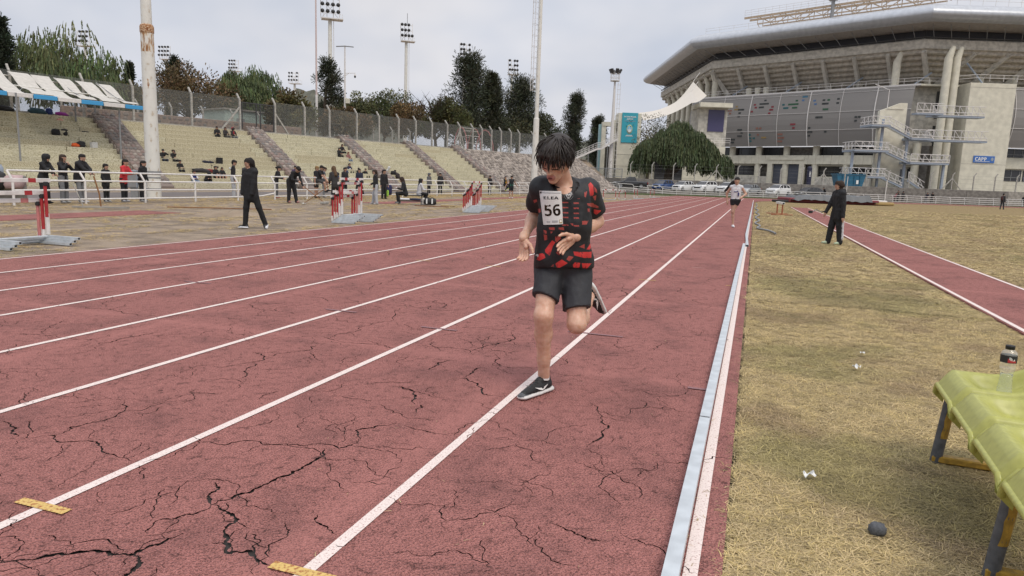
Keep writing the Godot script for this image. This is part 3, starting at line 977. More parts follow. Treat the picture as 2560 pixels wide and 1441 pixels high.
func build_stand() -> void:
	for k in 6:
		stone_meshes.append(stone_shape(40 + k))
	var stand := thing("grandstand", "pale yellow concrete grandstand steps built into the hillside", "grandstand", SX(0, 0, 0), atan2(0.948, 0.317))
	var core := mb()
	core.prism([Vector2(0.12, -0.05), Vector2(7.5, 4.46), Vector2(7.5, -0.05)], -24.0, 36.2)
	var ci := put(core, "core", M.joint, stand)
	ci.transform = Transform3D(Basis(Vector3.UP, PI / 2.0), Vector3.ZERO)  # prism x -> back
	var parts := [[-23.0, -1.75], [-0.05, 10.25], [11.75, 19.95], [21.45, 28.55], [29.85, 35.95]]
	var widths := {}
	for p in parts.size():
		for row in 13:
			var s: float = parts[p][0]
			var e: float = parts[p][1]
			var off: float = rng.randf_range(0.8, 4.2)
			if p == 0:
				off = fposmod(14.5 + row * 0.62, 5.2) + 0.3
			elif p == 1:
				off = 5.9 - row * 0.38 + (0.0 if row < 12 else 2.0)
			while s < e - 0.01:
				var nx := minf(e, s + off)
				if e - nx < 1.0:
					nx = e
				var l := nx - s - 0.022
				var key := "%d_%d" % [roundi(l * 20.0), 0]
				if not widths.has(key):
					widths[key] = mb().bbox(Vector3(0, -RISE * 0.5 - 0.04, -(TREAD + 0.07) * 0.5), Vector3(l, RISE + 0.08, TREAD + 0.07), 0.015).mesh()
				var worn := rng.randf() < 0.15
				if p == 1 and s < 4.0 and row > 0:
					worn = rng.randf() < 0.75
				inst(widths[key], "step_slab", M.step_worn if worn else M.step, stand, Transform3D(Basis(), Vector3((s + nx) * 0.5, (row + 1) * RISE + rng.randf_range(-0.006, 0.006), -row * TREAD + rng.randf_range(-0.012, 0.012))))
				s = nx
				off = rng.randf_range(4.2, 6.5) if p != 1 else rng.randf_range(5.5, 7.0)
	for k in 21:
		put(mb().bbox(Vector3(-23.0 + k * 4.0 + 1.99, 4.64, -7.62), Vector3(3.975, 0.16, 0.5), 0.015), "capping_block", M.concrete, stand)
	var ribs := [[-0.9, 1.7, "first stone clad stair wall beside the rusty white mast, nearest the canopy"], [11.0, 1.5, "second stone clad stair wall, with a man in purple leaning on it"], [20.7, 1.5, "third stone clad stair wall, behind the stack of red and white hurdles"], [29.2, 1.3, "fourth stone clad stair wall, behind the small table"], [36.6, 1.3, "last stone clad stair wall, bordering the cobbled slope"]]
	for rb in ribs:
		var t := thing("stone_rib", rb[2], "stone wall", SX(rb[0], 0, 0), atan2(0.948, 0.317), "sloping stone walls dividing the grandstand")
		var w: float = rb[1]
		var c := mb()
		c.prism([Vector2(-0.75, -0.05), Vector2(-0.75, 0.12), Vector2(0.1, 0.62), Vector2(7.0, 4.86), Vector2(7.9, 4.86), Vector2(7.9, -0.05)], -w * 0.5, w * 0.5)
		put(c, "mortar_core", M.mortar, t, Transform3D(Basis(Vector3.UP, PI / 2.0), Vector3.ZERO))
		var up := Vector3(0, 0.853, 0.522)  # normal of the sloping face (local z is towards the field)
		var along := Vector3(0, 0.522, -0.853)
		var cnt := 0
		var d := -0.35
		while d < 8.4:
			var x := -w * 0.5 + 0.16
			while x < w * 0.5 - 0.06:
				var sx := rng.randf_range(0.26, 0.40)
				var sz := rng.randf_range(0.28, 0.42)
				var xf := Transform3D(Basis(Vector3.RIGHT * sx, up * 0.26, -along * sz).rotated(up, rng.randf_range(-0.25, 0.25)), Vector3(x, 0.535, -0.02) + along * d + Vector3(rng.randf_range(-0.03, 0.03), 0, 0) + up * 0.012)
				inst(stone_meshes[rng.randi() % 6], "stone", M["stone%d" % (rng.randi() % 5)], t, xf)
				cnt += 1
				x += sx * 0.98
			d += 0.38
		d = 0.0
		while d < 8.2:  # stones in the side wall that faces the near steps
			for lev in 2:
				var sx := rng.randf_range(0.34, 0.55)
				var p := Vector3(-w * 0.5 - 0.005, 0.33 - lev * 0.36, 0.0) + along * (d + lev * 0.2)
				inst(stone_meshes[rng.randi() % 6], "stone", M["stone%d" % (rng.randi() % 5)], t, Transform3D(Basis(along * sx, Vector3.LEFT * 0.14, Vector3.LEFT.cross(along) * -0.34), p))
			d += 0.44
	var sl := thing("cobbled_slope", "grey brown cobbled slope to the right of the grandstand", "stone slope", SX(37.3, 0, 0), atan2(0.948, 0.317))
	var cb := mb()
	cb.prism([Vector2(-0.4, -0.05), Vector2(7.4, 4.66), Vector2(8.0, 4.7), Vector2(8.0, -0.05)], 0.0, 26.0)
	put(cb, "bedding", M.mortar, sl, Transform3D(Basis(Vector3.UP, PI / 2.0), Vector3.ZERO))
	var xfs := []
	var cols := PackedColorArray()
	var up2 := Vector3(0, 0.857, 0.515)
	var al2 := Vector3(0, 0.515, -0.857)
	var d2 := 0.1
	while d2 < 9.1:
		var x := 0.15
		while x < 25.6:
			var sx := rng.randf_range(0.3, 0.55)
			xfs.append(Transform3D(Basis(Vector3.RIGHT * sx, up2 * rng.randf_range(0.16, 0.3), -al2 * rng.randf_range(0.3, 0.5)).rotated(up2, rng.randf_range(-0.5, 0.5)), Vector3(x, -0.03, 0.4) + al2 * d2 + up2 * 0.02))
			var k := rng.randf_range(0.6, 1.5)
			cols.append(Color(0.25 * k, 0.215 * k, 0.185 * k))
			x += sx * 0.95
		d2 += 0.4
	var mm := MultiMesh.new()
	mm.transform_format = MultiMesh.TRANSFORM_3D
	mm.use_colors = true
	mm.mesh = stone_meshes[0]
	mm.instance_count = xfs.size()
	for i in xfs.size():
		mm.set_instance_transform(i, xfs[i])
		mm.set_instance_color(i, cols[i])
	var o := MultiMeshInstance3D.new()
	o.multimesh = mm
	o.material_override = mk("cobble", Color(1, 1, 1), 0.92, {"vc": true, "nrm": TX["bump_soft"], "size": 0.7})
	o.name = "cobbles"
	o.set_meta("kind", "stuff")
	sl.add_child(o)
	build_canopy()
func build_canopy() -> void:
	var c := thing("shade_canopy", "sagging shade canopy of white and blue strips over the left steps", "canopy", SX(0, 0, 0), atan2(0.948, 0.317))
	for q in [[-8.0, 1.85, 1.06, 5.42, 0.055], [-1.9, 2.55, 1.77, 5.30, 0.055], [-3.0, 6.6, 4.25, 5.85, 0.06], [-1.45, 7.3, 4.6, 5.9, 0.07], [-9.5, 6.8, 4.3, 7.0, 0.06], [-14.0, 1.85, 1.06, 5.5, 0.055]]:
		put(mb().tube([Vector3(q[0], q[2], -q[1]), Vector3(q[0], q[3], -q[1])], q[4], 8), "post", M.steel_grey, c)
	for q in [[Vector3(-15, 5.52, -2.1), Vector3(-0.4, 5.33, -2.2)], [Vector3(-15, 7.12, -7.0), Vector3(-1.2, 6.72, -7.0)], [Vector3(-1.2, 6.72, -7.0), Vector3(-1.0, 6.3, -7.2)], [Vector3(-15, 6.2, -4.6), Vector3(-0.8, 6.0, -4.6)]]:
		put(mb().tube([q[0], q[1]], 0.035, 8), "frame_tube", M.white_old, c)
	for k in 11:
		var s0 := -15.0 + k * 1.33
		var b := mb()
		var sag := rng.randf_range(0.08, 0.26)
		var w := rng.randf_range(0.95, 1.25)
		var lift := rng.randf_range(-0.05, 0.12)
		for i in 8:
			var q := []
			for e in [[i, 0], [i, 1], [i + 1, 1], [i + 1, 0]]:
				var t: float = e[0] / 8.0
				var bb := lerpf(7.0, 2.2, t)
				var hh := lerpf(7.0 - s0 * 0.02, 5.46, t) - sag * sin(t * PI) + lift * sin(t * 9.0)
				q.append(Vector3(s0 + e[1] * w + 0.25 * (1 - t), hh - e[1] * 0.05 * sin(t * PI), -bb))
			b.quad(q[0], q[1], q[2], q[3])
			b.quad(q[3] - Vector3(0, 0.02, 0), q[2] - Vector3(0, 0.02, 0), q[1] - Vector3(0, 0.02, 0), q[0] - Vector3(0, 0.02, 0))
		put(b, "cloth_strip", M.shade_cloth, c)
		var fr := mb().bbox(Vector3(s0 + 0.66, 5.40 - 0.013 * k, -2.08), Vector3(1.3, 0.26, 0.05), 0.02)
		put(fr, "front_band", M.blue_tarp if k % 2 == 0 else M.white_paint, c)
	for k in 6:
		var s0 := -14.4 + k * 2.6
		put(mb().tube([Vector3(s0, 7.1, -7.0), Vector3(s0 + 0.2, 6.02, -4.6), Vector3(s0 + 0.1, 5.48, -2.2)], 0.025, 6), "rafter", M.steel_grey, c)
# ------------------------------------------------------------------ top of the hill: ground, stone wall, fence, gate
func fence_post(b: MB, base: Vector3, h: float, arm: Vector3, w := 0.14) -> void:
	b.bar(base + Vector3(0, -0.2, 0), base + Vector3(0, h * 0.84, 0), w, w, Vector3.RIGHT)
	b.bar(base + Vector3(0, h * 0.83, 0), base + Vector3(0, h, 0) + arm, w * 0.85, w * 0.85, Vector3.RIGHT)
func mesh_bay(b: MB, a: Vector3, e: Vector3, h: float, pitch: float, wr: float) -> void:
	var t := (e - a)
	var l := t.length()
	t /= l
	var nn := t.cross(Vector3.UP)
	for fam in 2:
		var u := -h if fam == 0 else 0.0
		while u < (l if fam == 0 else l + h):
			var du := 1.0 if fam == 0 else -1.0
			var h0 := 0.0
			var h1 := h
			var u0 := u
			var u1 := u + du * h
			if fam == 0:
				if u0 < 0.0:
					h0 = -u0
					u0 = 0.0
				if u1 > l:
					h1 -= u1 - l
					u1 = l
			else:
				if u0 > l:
					h0 = u0 - l
					u0 = l
				if u1 < 0.0:
					h1 += u1
					u1 = 0.0
			if h1 > h0 + 0.02:
				var p := a + t * u0 + Vector3(0, h0, 0)
				var q := a + t * u1 + Vector3(0, h1, 0)
				var sd := (q - p).normalized().cross(nn)
				b.quad(p - sd * wr, p + sd * wr, q + sd * wr, q - sd * wr)
			u += pitch
	for hh in [0.05, h * 0.5, h]:
		b.bar(a + Vector3(0, hh, 0), e + Vector3(0, hh, 0), 0.012, 0.012)
func build_plateau_fence() -> void:
	var pl := mb()
	pl.T = STX()
	pl.box(Vector3(-68.5, 2.28, -207.7), Vector3(263, 4.6, 400))
	gnd(pl, "hilltop", M.soil)
	var arm := Vector3(0, 0, -0.42)
	var f := thing("chain_link_fence", "chain link fence on bent concrete posts along the top of the grandstand", "fence", SX(0, 4.7, 7.72), atan2(0.948, 0.317))
	var ps := [-22.0, -18.8, -15.6, -12.4, -9.2, -6.4, -2.0, 1.4, 5.9, 10.1, 13.5, 16.6, 19.4, 22.7, 25.6, 28.3, 30.8, 33.3, 35.8, 37.9, 40.2, 41.9, 43.7, 45.6, 47.6, 49.4, 52.4, 55.4, 58.4]
	for s in ps:
		var b := mb()
		fence_post(b, Vector3(s, 0, 0), 3.02, arm)
		put(b, "post", M.concrete_post, f)
	for i in ps.size() - 1:
		if absf(ps[i] - 10.1) < 0.1:
			continue
		var b := mb()
		var far := i > 14
		mesh_bay(b, Vector3(ps[i], 0.0, 0.02), Vector3(ps[i + 1], 0.0, 0.02), 2.62, 0.11 if far else 0.075, 0.0085 if far else 0.0058)
		put(b, "wire_mesh", M.wire, f)
	for q in [[10.1, 8.4, 1.9, 0.0], [13.5, 14.9, 1.7, 0.0], [37.9, 36.9, 2.1, 0.0], [37.9, 38.8, 2.1, 0.0]]:
		put(mb().bar(Vector3(q[0], q[2], 0.0), Vector3(q[1], -0.1, 0.0), 0.12, 0.12), "brace", M.concrete_post, f)
	var g := thing("fence_gate", "dark metal mesh gate in the fence above the steps", "gate", SX(11.8, 4.7, 7.72), atan2(0.948, 0.317))
	for x in [-1.5, -0.15, 0.25, 1.55]:
		put(mb().bar(Vector3(x, 0, 0), Vector3(x, 2.35, 0), 0.09, 0.06), "upright", M.steel_dark, g)
	for h in [0.06, 2.32]:
		put(mb().bar(Vector3(-1.5, h, 0), Vector3(1.55, h, 0), 0.07, 0.08), "cross_rail", M.steel_dark, g)
	var gm := mb()
	mesh_bay(gm, Vector3(-1.5, 0.05, 0.01), Vector3(1.55, 0.05, 0.01), 2.25, 0.075, 0.007)
	put(gm, "wire_mesh", M.steel_dark, g)
	var w := thing("rubble_wall", "low pink brown rubble stone wall behind the fence", "wall", SX(0, 4.6, 11.5), atan2(0.948, 0.317))
	put(mb().bbox(Vector3(8.5, 0.5, -0.2), Vector3(21, 1.1, 0.4), 0.04), "mortar_core", mk("pink_mortar", Color(0.34, 0.25, 0.20), 0.95, {"tex": TX["blotch"], "size": 1.1}), w)
	var n := 0
	for lev in 3:
		var s := -1.6 + lev * 0.2
		while s < 18.6:
			var sx := rng.randf_range(0.26, 0.5)
			if rng.randf() < 0.75 and n < 210:
				inst(stone_meshes[rng.randi() % 6], "stone", M["stone%d" % [0, 3, 1, 3, 4][rng.randi() % 5]], w, Transform3D(Basis(Vector3.RIGHT * sx, Vector3.BACK * 0.09, Vector3.DOWN * 0.27), Vector3(s, 0.2 + lev * 0.31, 0.0)))
				n += 1
			s += sx + 0.12
	var f2 := thing("back_fence", "second row of bent concrete fence posts behind the first fence", "fence", SX(0, 4.6, 17.0), atan2(0.948, 0.317))
	for k in 16:
		var b := mb()
		fence_post(b, Vector3(-6.0 + k * 3.0, 0, 0), 2.6, arm, 0.12)
		put(b, "post", M.concrete_post, f2)
	var sh := thing("pale_shed", "pale mint walled shed behind the fence gate", "shed", SX(19.5, 4.6, 22.0), atan2(0.948, 0.317))
	put(mb().box(Vector3(0, 1.4, 0), Vector3(7.0, 2.8, 4.0)), "wall", mk("mint", Color(0.42, 0.52, 0.47), 0.9, {"tex": TX["soft"], "size": 2.0}), sh)
	put(mb().box(Vector3(0, 2.87, 0), Vector3(7.4, 0.14, 4.4)), "roof", M.concrete, sh)
	put(mb().box(Vector3(-1.8, 1.0, 2.03), Vector3(0.9, 2.0, 0.06)), "door", M.steel_grey, sh)
	var pg := thing("climbing_frame", "faded red arched climbing frame with white rungs behind the fence", "climbing frame", SX(44.2, 4.6, 12.0), atan2(0.948, 0.317))
	for e in [-1.3, 1.3, 3.4]:
		var pth := []
		for k in 9:
			var a := PI * k / 8.0
			pth.append(Vector3(e + (1.0 if e > 3 else 0.2) * cos(a) * 0.6, sin(a) * 3.0, cos(a) * 1.0))
		put(mb().tube(pth, 0.06, 6), "arch", M.red_fade, pg)
	for k in 7:
		var a := PI * (0.12 + 0.11 * k)
		put(mb().tube([Vector3(-1.3, sin(a) * 3.0, cos(a)), Vector3(1.3, sin(a) * 3.0, cos(a))], 0.035, 6), "rung", M.white_old, pg)
# ------------------------------------------------------------------ trees
func leaf(b: MB, p: Vector3, dirv: Vector3, l: float, w: float) -> void:
	var sd := dirv.cross(Vector3(rng.randf_range(-1, 1), rng.randf_range(-1, 1), rng.randf_range(-1, 1))).normalized() * w * 0.5
	b.quad(p - sd * 0.4, p + sd * 0.4, p + dirv * l + sd, p + dirv * l - sd)
func rnd_dir() -> Vector3:
	var z := rng.randf_range(-1, 1)
	var a := rng.randf() * TAU
	var q := sqrt(1.0 - z * z)
	return Vector3(q * cos(a), z, q * sin(a))
func leaf_color(base: Color) -> Color:
	var k := rng.randf_range(0.55, 1.35)
	return Color(base.r * k * rng.randf_range(0.85, 1.2), base.g * k, base.b * k * rng.randf_range(0.8, 1.1))
func make_tree(kind: String, at: Vector3, H: float, W: float, base: Color, label: String, dens := 1.0) -> Node3D:
	var t := thing({"pepper": "pepper_tree", "cypress": "conifer_tree", "casuarina": "feathery_tree", "bush": "leafy_tree", "bare": "bare_tree", "weeping": "weeping_tree"}[kind], label, "tree", at, rng.randf() * TAU if kind != "weeping" else 0.0)
	var tr := mb()
	var lf := mb()
	lf.colored = true
	var r0 := 0.03 * H if kind != "weeping" else 0.05 * H
	var pth := []
	var rr := []
	var lean := Vector3(rng.randf_range(-0.06, 0.06), 0, rng.randf_range(-0.06, 0.06)) * H
	var tip := 0.95 if kind in ["cypress", "casuarina"] else 0.6
	for k in 7:
		var u := k / 6.0
		pth.append(Vector3(sin(u * 4.0) * 0.02 * H, u * H * tip - 0.3, cos(u * 3.0) * 0.02 * H) + lean * u * u)
		rr.append(r0 * (1.0 - 0.82 * u))
	tr.tube(pth, rr, 7, false)
	var clumps := []
	match kind:
		"cypress", "casuarina":
			var n := int((34 if kind == "cypress" else 56) * dens)
			for k in n:
				var u := lerpf(0.12, 1.0, pow((k + rng.randf()) / n, 0.9))
				var prof := (1.0 - u * 0.8) * (0.55 + 0.55 * sin(u * 9.0 + rng.randf() * 3.0) * 0.6 + 0.25 * rng.randf())
				var a := rng.randf() * TAU
				var reach := W * 0.5 * clampf(prof, 0.12, 1.05)
				var s := Vector3(0, u * H * 0.88, 0) + lean * u * u
				var e := s + Vector3(cos(a) * reach, reach * rng.randf_range(0.1, 0.8) + 0.04 * H * rng.randf(), sin(a) * reach)
				tr.tube([s, (s + e) * 0.5 + Vector3(0, -0.02 * H * rng.randf(), 0), e], [r0 * 0.3 * (1.1 - u), r0 * 0.2 * (1.1 - u), 0.012], 4, false)
				for q in 3:
					clumps.append([s.lerp(e, 0.42 + 0.3 * q), W * rng.randf_range(0.07, 0.13), 0.5])
		"bush", "pepper", "weeping":
			var n := int((58 if kind == "bush" else 64) * dens)
			for k in n:
				var d := rnd_dir()
				d.y = absf(d.y) * 1.2 - (0.5 if kind != "bush" else 0.45)
				var q := pow(rng.randf(), 0.35)
				var c := Vector3(d.x * W * 0.43 * q, H * 0.60 + d.y * H * 0.50 * q, d.z * W * 0.43 * q) + lean
				c *= Vector3(1, 1, 1) * (1.0 + 0.1 * rng.randf_range(-1, 1))
				var st: Vector3 = pth[3 + rng.randi() % 4]
				tr.tube([st, st.lerp(c, 0.5) + Vector3(0, 0.04 * H, 0), c], [r0 * 0.35, r0 * 0.2, 0.015], 4, false)
				clumps.append([c, W * rng.randf_range(0.09, 0.16), 0.3])
		"bare":
			for k in 26:
				var a := rng.randf() * TAU
				var s: Vector3 = pth[2 + rng.randi() % 5]
				var e := s + Vector3(cos(a), rng.randf_range(0.5, 1.4), sin(a)) * W * rng.randf_range(0.2, 0.42)
				tr.tube([s, s.lerp(e, 0.5) + Vector3(0.1, 0.15, 0), e], [r0 * 0.4, r0 * 0.22, 0.02], 4, false)
				for q in 5:
					var s2 := s.lerp(e, rng.randf_range(0.4, 1.0))
					tr.tube([s2, s2 + Vector3(rng.randf_range(-1, 1), rng.randf_range(0.2, 1.2), rng.randf_range(-1, 1)) * W * 0.14], [0.03, 0.01], 3, false)
	for c in clumps:
		var tint := leaf_color(base)
		var n := int(({"bush": 170, "pepper": 90, "weeping": 60, "cypress": 100, "casuarina": 95}[kind]) * (0.7 + 0.6 * rng.randf()))
		for k in n:
			var d := rnd_dir()
			var p: Vector3 = c[0] + d * c[1] * pow(rng.randf(), 0.4)
			lf.col = leaf_color(tint)
			match kind:
				"bush":
					leaf(lf, p, (d + Vector3(0, 0.25, 0)).normalized(), rng.randf_range(0.14, 0.30), 0.15)
				"pepper", "weeping":
					var l := rng.randf_range(0.35, 0.95) if kind == "pepper" else rng.randf_range(0.5, 1.9)
					var dn := Vector3(d.x * 0.35, -1.0, d.z * 0.35).normalized()
					var p1 := p + dn * l * 0.5
					leaf(lf, p, dn, l * 0.5, 0.12)
					leaf(lf, p1, (dn + Vector3(0, -0.5, 0)).normalized(), l * 0.5, 0.15)
				_:
					leaf(lf, p, (d + Vector3(0, 0.3, 0)).normalized(), rng.randf_range(0.2, 0.5), 0.09)
	put(tr, "trunk", M.bark, t)
	if clumps:
		put(lf, "crown", M.leaf, t)
	return t
func build_trees() -> void:
	var L := [
		["pepper", -41.8, 4.6, 66.0, 7.9, 9.8, "broad green pepper tree behind the canopy"],
		["cypress", -43.3, 4.6, 60.0, 8.2, 2.8, "dark tree cut off by the left edge of the photograph"],
		["cypress", -51.8, 4.6, 95.0, 10.1, 1.7, "narrow dark pointed tree left of the rusty mast"],
		["cypress", -55.7, 4.6, 100.0, 9.6, 1.3, "smallest narrow dark tree beside the pointed one"],
		["cypress", -48.5, 4.6, 100.0, 11.7, 3.0, "dark tree top just right of the rusty mast"],
		["bush", -36.4, 4.6, 80.0, 7.2, 8.9, "wide olive brown tree right of the rusty mast"],
		["bush", -38.7, 4.6, 70.0, 4.4, 5.3, "olive shrubby tree behind the canopy end"],
		["pepper", -33.3, 4.6, 85.0, 7.4, 5.4, "dark green tree above the three people on the top step"],
		["pepper", -33.3, 4.6, 92.0, 8.7, 7.0, "green drooping tree behind the fence gate"],
		["bush", -23.3, 4.6, 74.0, 4.0, 4.7, "low olive tree right of the fence gate"],
		["casuarina", -24.7, 4.6, 92.0, 10.9, 5.1, "tall dark tree behind the thin white pole"],
		["bush", -23.1, 4.6, 100.0, 6.7, 5.2, "low green tree behind the street lamp with a camera"],
		["bush", -19.5, 4.6, 105.0, 7.8, 9.2, "rounded green tree under the slender floodlight tower"],
		["bush", -14.0, 4.6, 95.0, 5.4, 6.1, "brownish leafed tree beside the bare tree"],
		["bush", -19.4, 4.6, 80.0, 3.4, 5.1, "reddish brown shrub behind the fence posts"],
		["bare", -10.5, 4.6, 91.0, 7.5, 5.8, "bare grey branched tree with no leaves"],
		["casuarina", -6.5, 4.6, 98.0, 12.6, 8.6, "tallest feathery dark tree above the cobbled slope"],
		["casuarina", -3.2, 4.6, 100.0, 10.8, 5.2, "slender feathery tree between two taller dark trees"],
		["casuarina", -0.2, 4.6, 106.0, 10.8, 9.3, "broad dark tree left of the white mast"],
		["bush", -9.2, 4.6, 92.0, 5.6, 5.9, "low yellowish green tree left of the feathery trees"],
		["bush", -3.7, 4.6, 103.0, 5.1, 12.0, "dark green shrubs behind the climbing frame"],
		["bush", 2.4, 4.6, 108.0, 5.8, 8.2, "dark shrub beside the white mast"],
		["casuarina", 10.7, 3.5, 135.0, 13.9, 6.3, "dark pointed tree right of the runner head"],
		["casuarina", 15.4, 3.0, 140.0, 10.6, 5.1, "smaller dark tree left of the teal banner"],
		["bush", 23.9, 2.3, 128.0, 10.1, 9.7, "thin grey green tree behind the weeping tree"]]
	var base := {"pepper": Color(0.085, 0.115, 0.045), "cypress": Color(0.035, 0.05, 0.03), "casuarina": Color(0.05, 0.06, 0.036), "bush": Color(0.085, 0.095, 0.035), "bare": Color(0.1, 0.1, 0.1)}
	var k := 0
	for q in L:
		var c: Color = base[q[0]]
		if "brown" in q[6]:
			c = Color(0.13, 0.095, 0.045)
		elif "olive" in q[6]:
			c = Color(0.12, 0.105, 0.042)
		elif "grey green" in q[6]:
			c = Color(0.11, 0.115, 0.075)
		elif "dark" in q[6] and q[0] == "bush":
			c = Color(0.05, 0.06, 0.03)
		make_tree(q[0], AR(q[1], q[2], q[3]), q[4] * 1.1, q[5] * 1.22, c, q[6], 0.45 if "thin" in q[6] else 1.0)
		k += 1
	build_weeping()
func build_weeping() -> void:
	var t := thing("weeping_tree", "large dark green weeping tree in front of the arena, beside the parked cars", "tree", AR(26.4, 2.2, 118.0), deg_to_rad(YAW))
	var tr := mb()
	tr.tube([Vector3(-1.2, -0.2, 0), Vector3(-1.0, 1.5, 0), Vector3(-0.4, 3.2, 0.2), Vector3(0.2, 6.5, 0)], [0.75, 0.6, 0.5, 0.25], 8, false)
	tr.tube([Vector3(-0.8, 0.9, 0.1), Vector3(1.2, 2.6, 0.4), Vector3(3.6, 4.4, 0.3)], [0.42, 0.35, 0.2], 7, false)
	tr.tube([Vector3(-0.8, 1.6, 0), Vector3(-3.0, 3.6, -0.2), Vector3(-4.6, 5.0, 0)], [0.35, 0.28, 0.16], 7, false)
	var lf := mb()
	lf.colored = true
	var base := Color(0.068, 0.092, 0.04)
	for q in [[0.3, 9.7, 2.6, 3.2, 0.0], [-4.2, 6.6, 3.0, 1.5, 0.6], [4.2, 6.9, 2.9, 1.6, 0.4], [-1.6, 8.4, 2.8, 2.2, 1.4], [2.4, 8.2, 2.7, 2.0, 1.2], [6.9, 4.6, 2.3, 1.2, 0.3], [0.6, 5.8, 3.0, 2.0, 2.2], [-5.8, 4.9, 1.9, 0.9, 0.2], [3.9, 5.0, 2.2, 1.5, 1.8], [8.3, 3.6, 1.4, 1.0, 0.0]]:
		var n := int(210 * q[2])
		for k in n:
			var a := rng.randf() * TAU
			var e := pow(rng.randf(), 0.5)
			var x: float = q[0] + cos(a) * q[2] * e
			var z: float = q[4] + sin(a) * q[2] * 0.8 * e
			var top: float = q[1] - (q[1] - q[3]) * 0.34 * pow(e, 3.0) - rng.randf() * 0.45 + 0.25 * sin(a * 3.0 + q[0])
			var bot: float = maxf(q[3] + rng.randf_range(-0.5, 0.9), top - rng.randf_range(1.2, 2.9))
			var y := top
			lf.col = leaf_color(base)
			var sway := Vector3(cos(a) * 0.14, -1, sin(a) * 0.14).normalized()
			while y > bot:
				var l := rng.randf_range(0.35, 0.6)
				leaf(lf, Vector3(x + cos(a) * (top - y) * 0.12, y, z + sin(a) * (top - y) * 0.12), (sway + rnd_dir() * 0.25).normalized(), l, 0.15)
				y -= l * 0.75
	put(tr, "trunk", M.bark, t)
	put(lf, "crown", M.leaf, t)
# ------------------------------------------------------------------ the arena: an octagon, three of its sides in view
func oct(o: float) -> Array:  # corners (r, d) of the line that lies o metres outside the fascia line
	var k := 201.9 - o * sqrt(2.0)
	return [Vector2(42.1 - o, 214.0), Vector2(42.1 - o, k - 42.1 + o), Vector2(k - 130.0 + o, 130.0 - o), Vector2(150.0, 130.0 - o)]
func v3(p: Vector2, h: float) -> Vector3:
	return Vector3(p.x, h, -p.y)
func sweep(prof: Array, called: String, m: Material, parent: Node, sides := [0, 1, 2], smooth := false) -> void:
	for s in sides:
		var b := mb()
		for i in prof.size() - 1:
			var a: Array = oct(prof[i].x)
			var c: Array = oct(prof[i + 1].x)
			b.quad(v3(c[s], prof[i + 1].y), v3(c[s + 1], prof[i + 1].y), v3(a[s + 1], prof[i].y), v3(a[s], prof[i].y))
			if smooth:
				var e := (v3(a[s + 1], 0) - v3(a[s], 0)).normalized()
				for k in 2:
					var j := i + 1 - k
					var t: Vector2 = (prof[mini(j + 1, prof.size() - 1)] - prof[maxi(j - 1, 0)]).normalized()
					var outw := e.cross(Vector3.UP)
					if outw.dot(Vector3(-1, 0, 1)) < 0:
						outw = -outw
					var nn := (outw * -t.y + Vector3.UP * t.x).normalized()
					var q := b.n.size() - 4
					for w in ([0, 1] if k == 0 else [2, 3]):
						b.n[q + w] = nn
		put(b, called, m, parent)
func on_b(t: float, o: float, h: float) -> Vector3:  # along side B from the left corner, outward, height
	var c := oct(0.0)
	var e: Vector2 = (c[2] - c[1]).normalized()
	return v3(c[1] + e * t + Vector2(-1, -1).normalized() * o, h)
const B_TURN := -PI / 4.0  # turn of side B inside the arena frame
func bbasis() -> Basis:
	return Basis(Vector3.UP, B_TURN)
func railing_line(pts: Array, h: float, posts: float, r: float, m: Material, parent: Node, mid := 1) -> void:
	var b := mb()
	for lev in mid + 1:
		var q := []
		for p in pts:
			q.append(p + Vector3(0, h * (lev + 1.0) / (mid + 1.0), 0))
		b.tube(q, r, 5, true)
	for i in pts.size() - 1:
		var l: float = pts[i].distance_to(pts[i + 1])
		var n := maxi(1, roundi(l / posts))
		for k in n + 1:
			var p: Vector3 = pts[i].lerp(pts[i + 1], float(k) / n)
			b.tube([p, p + Vector3(0, h, 0)], r, 5, false)
	put(b, "railing", m, parent)
func screen_o(h: float) -> float:
	var u := clampf((h - 10.0) / 10.4, 0.0, 1.0)
	return 0.9 + 1.5 * sin(u * PI * 0.82 + 0.25)
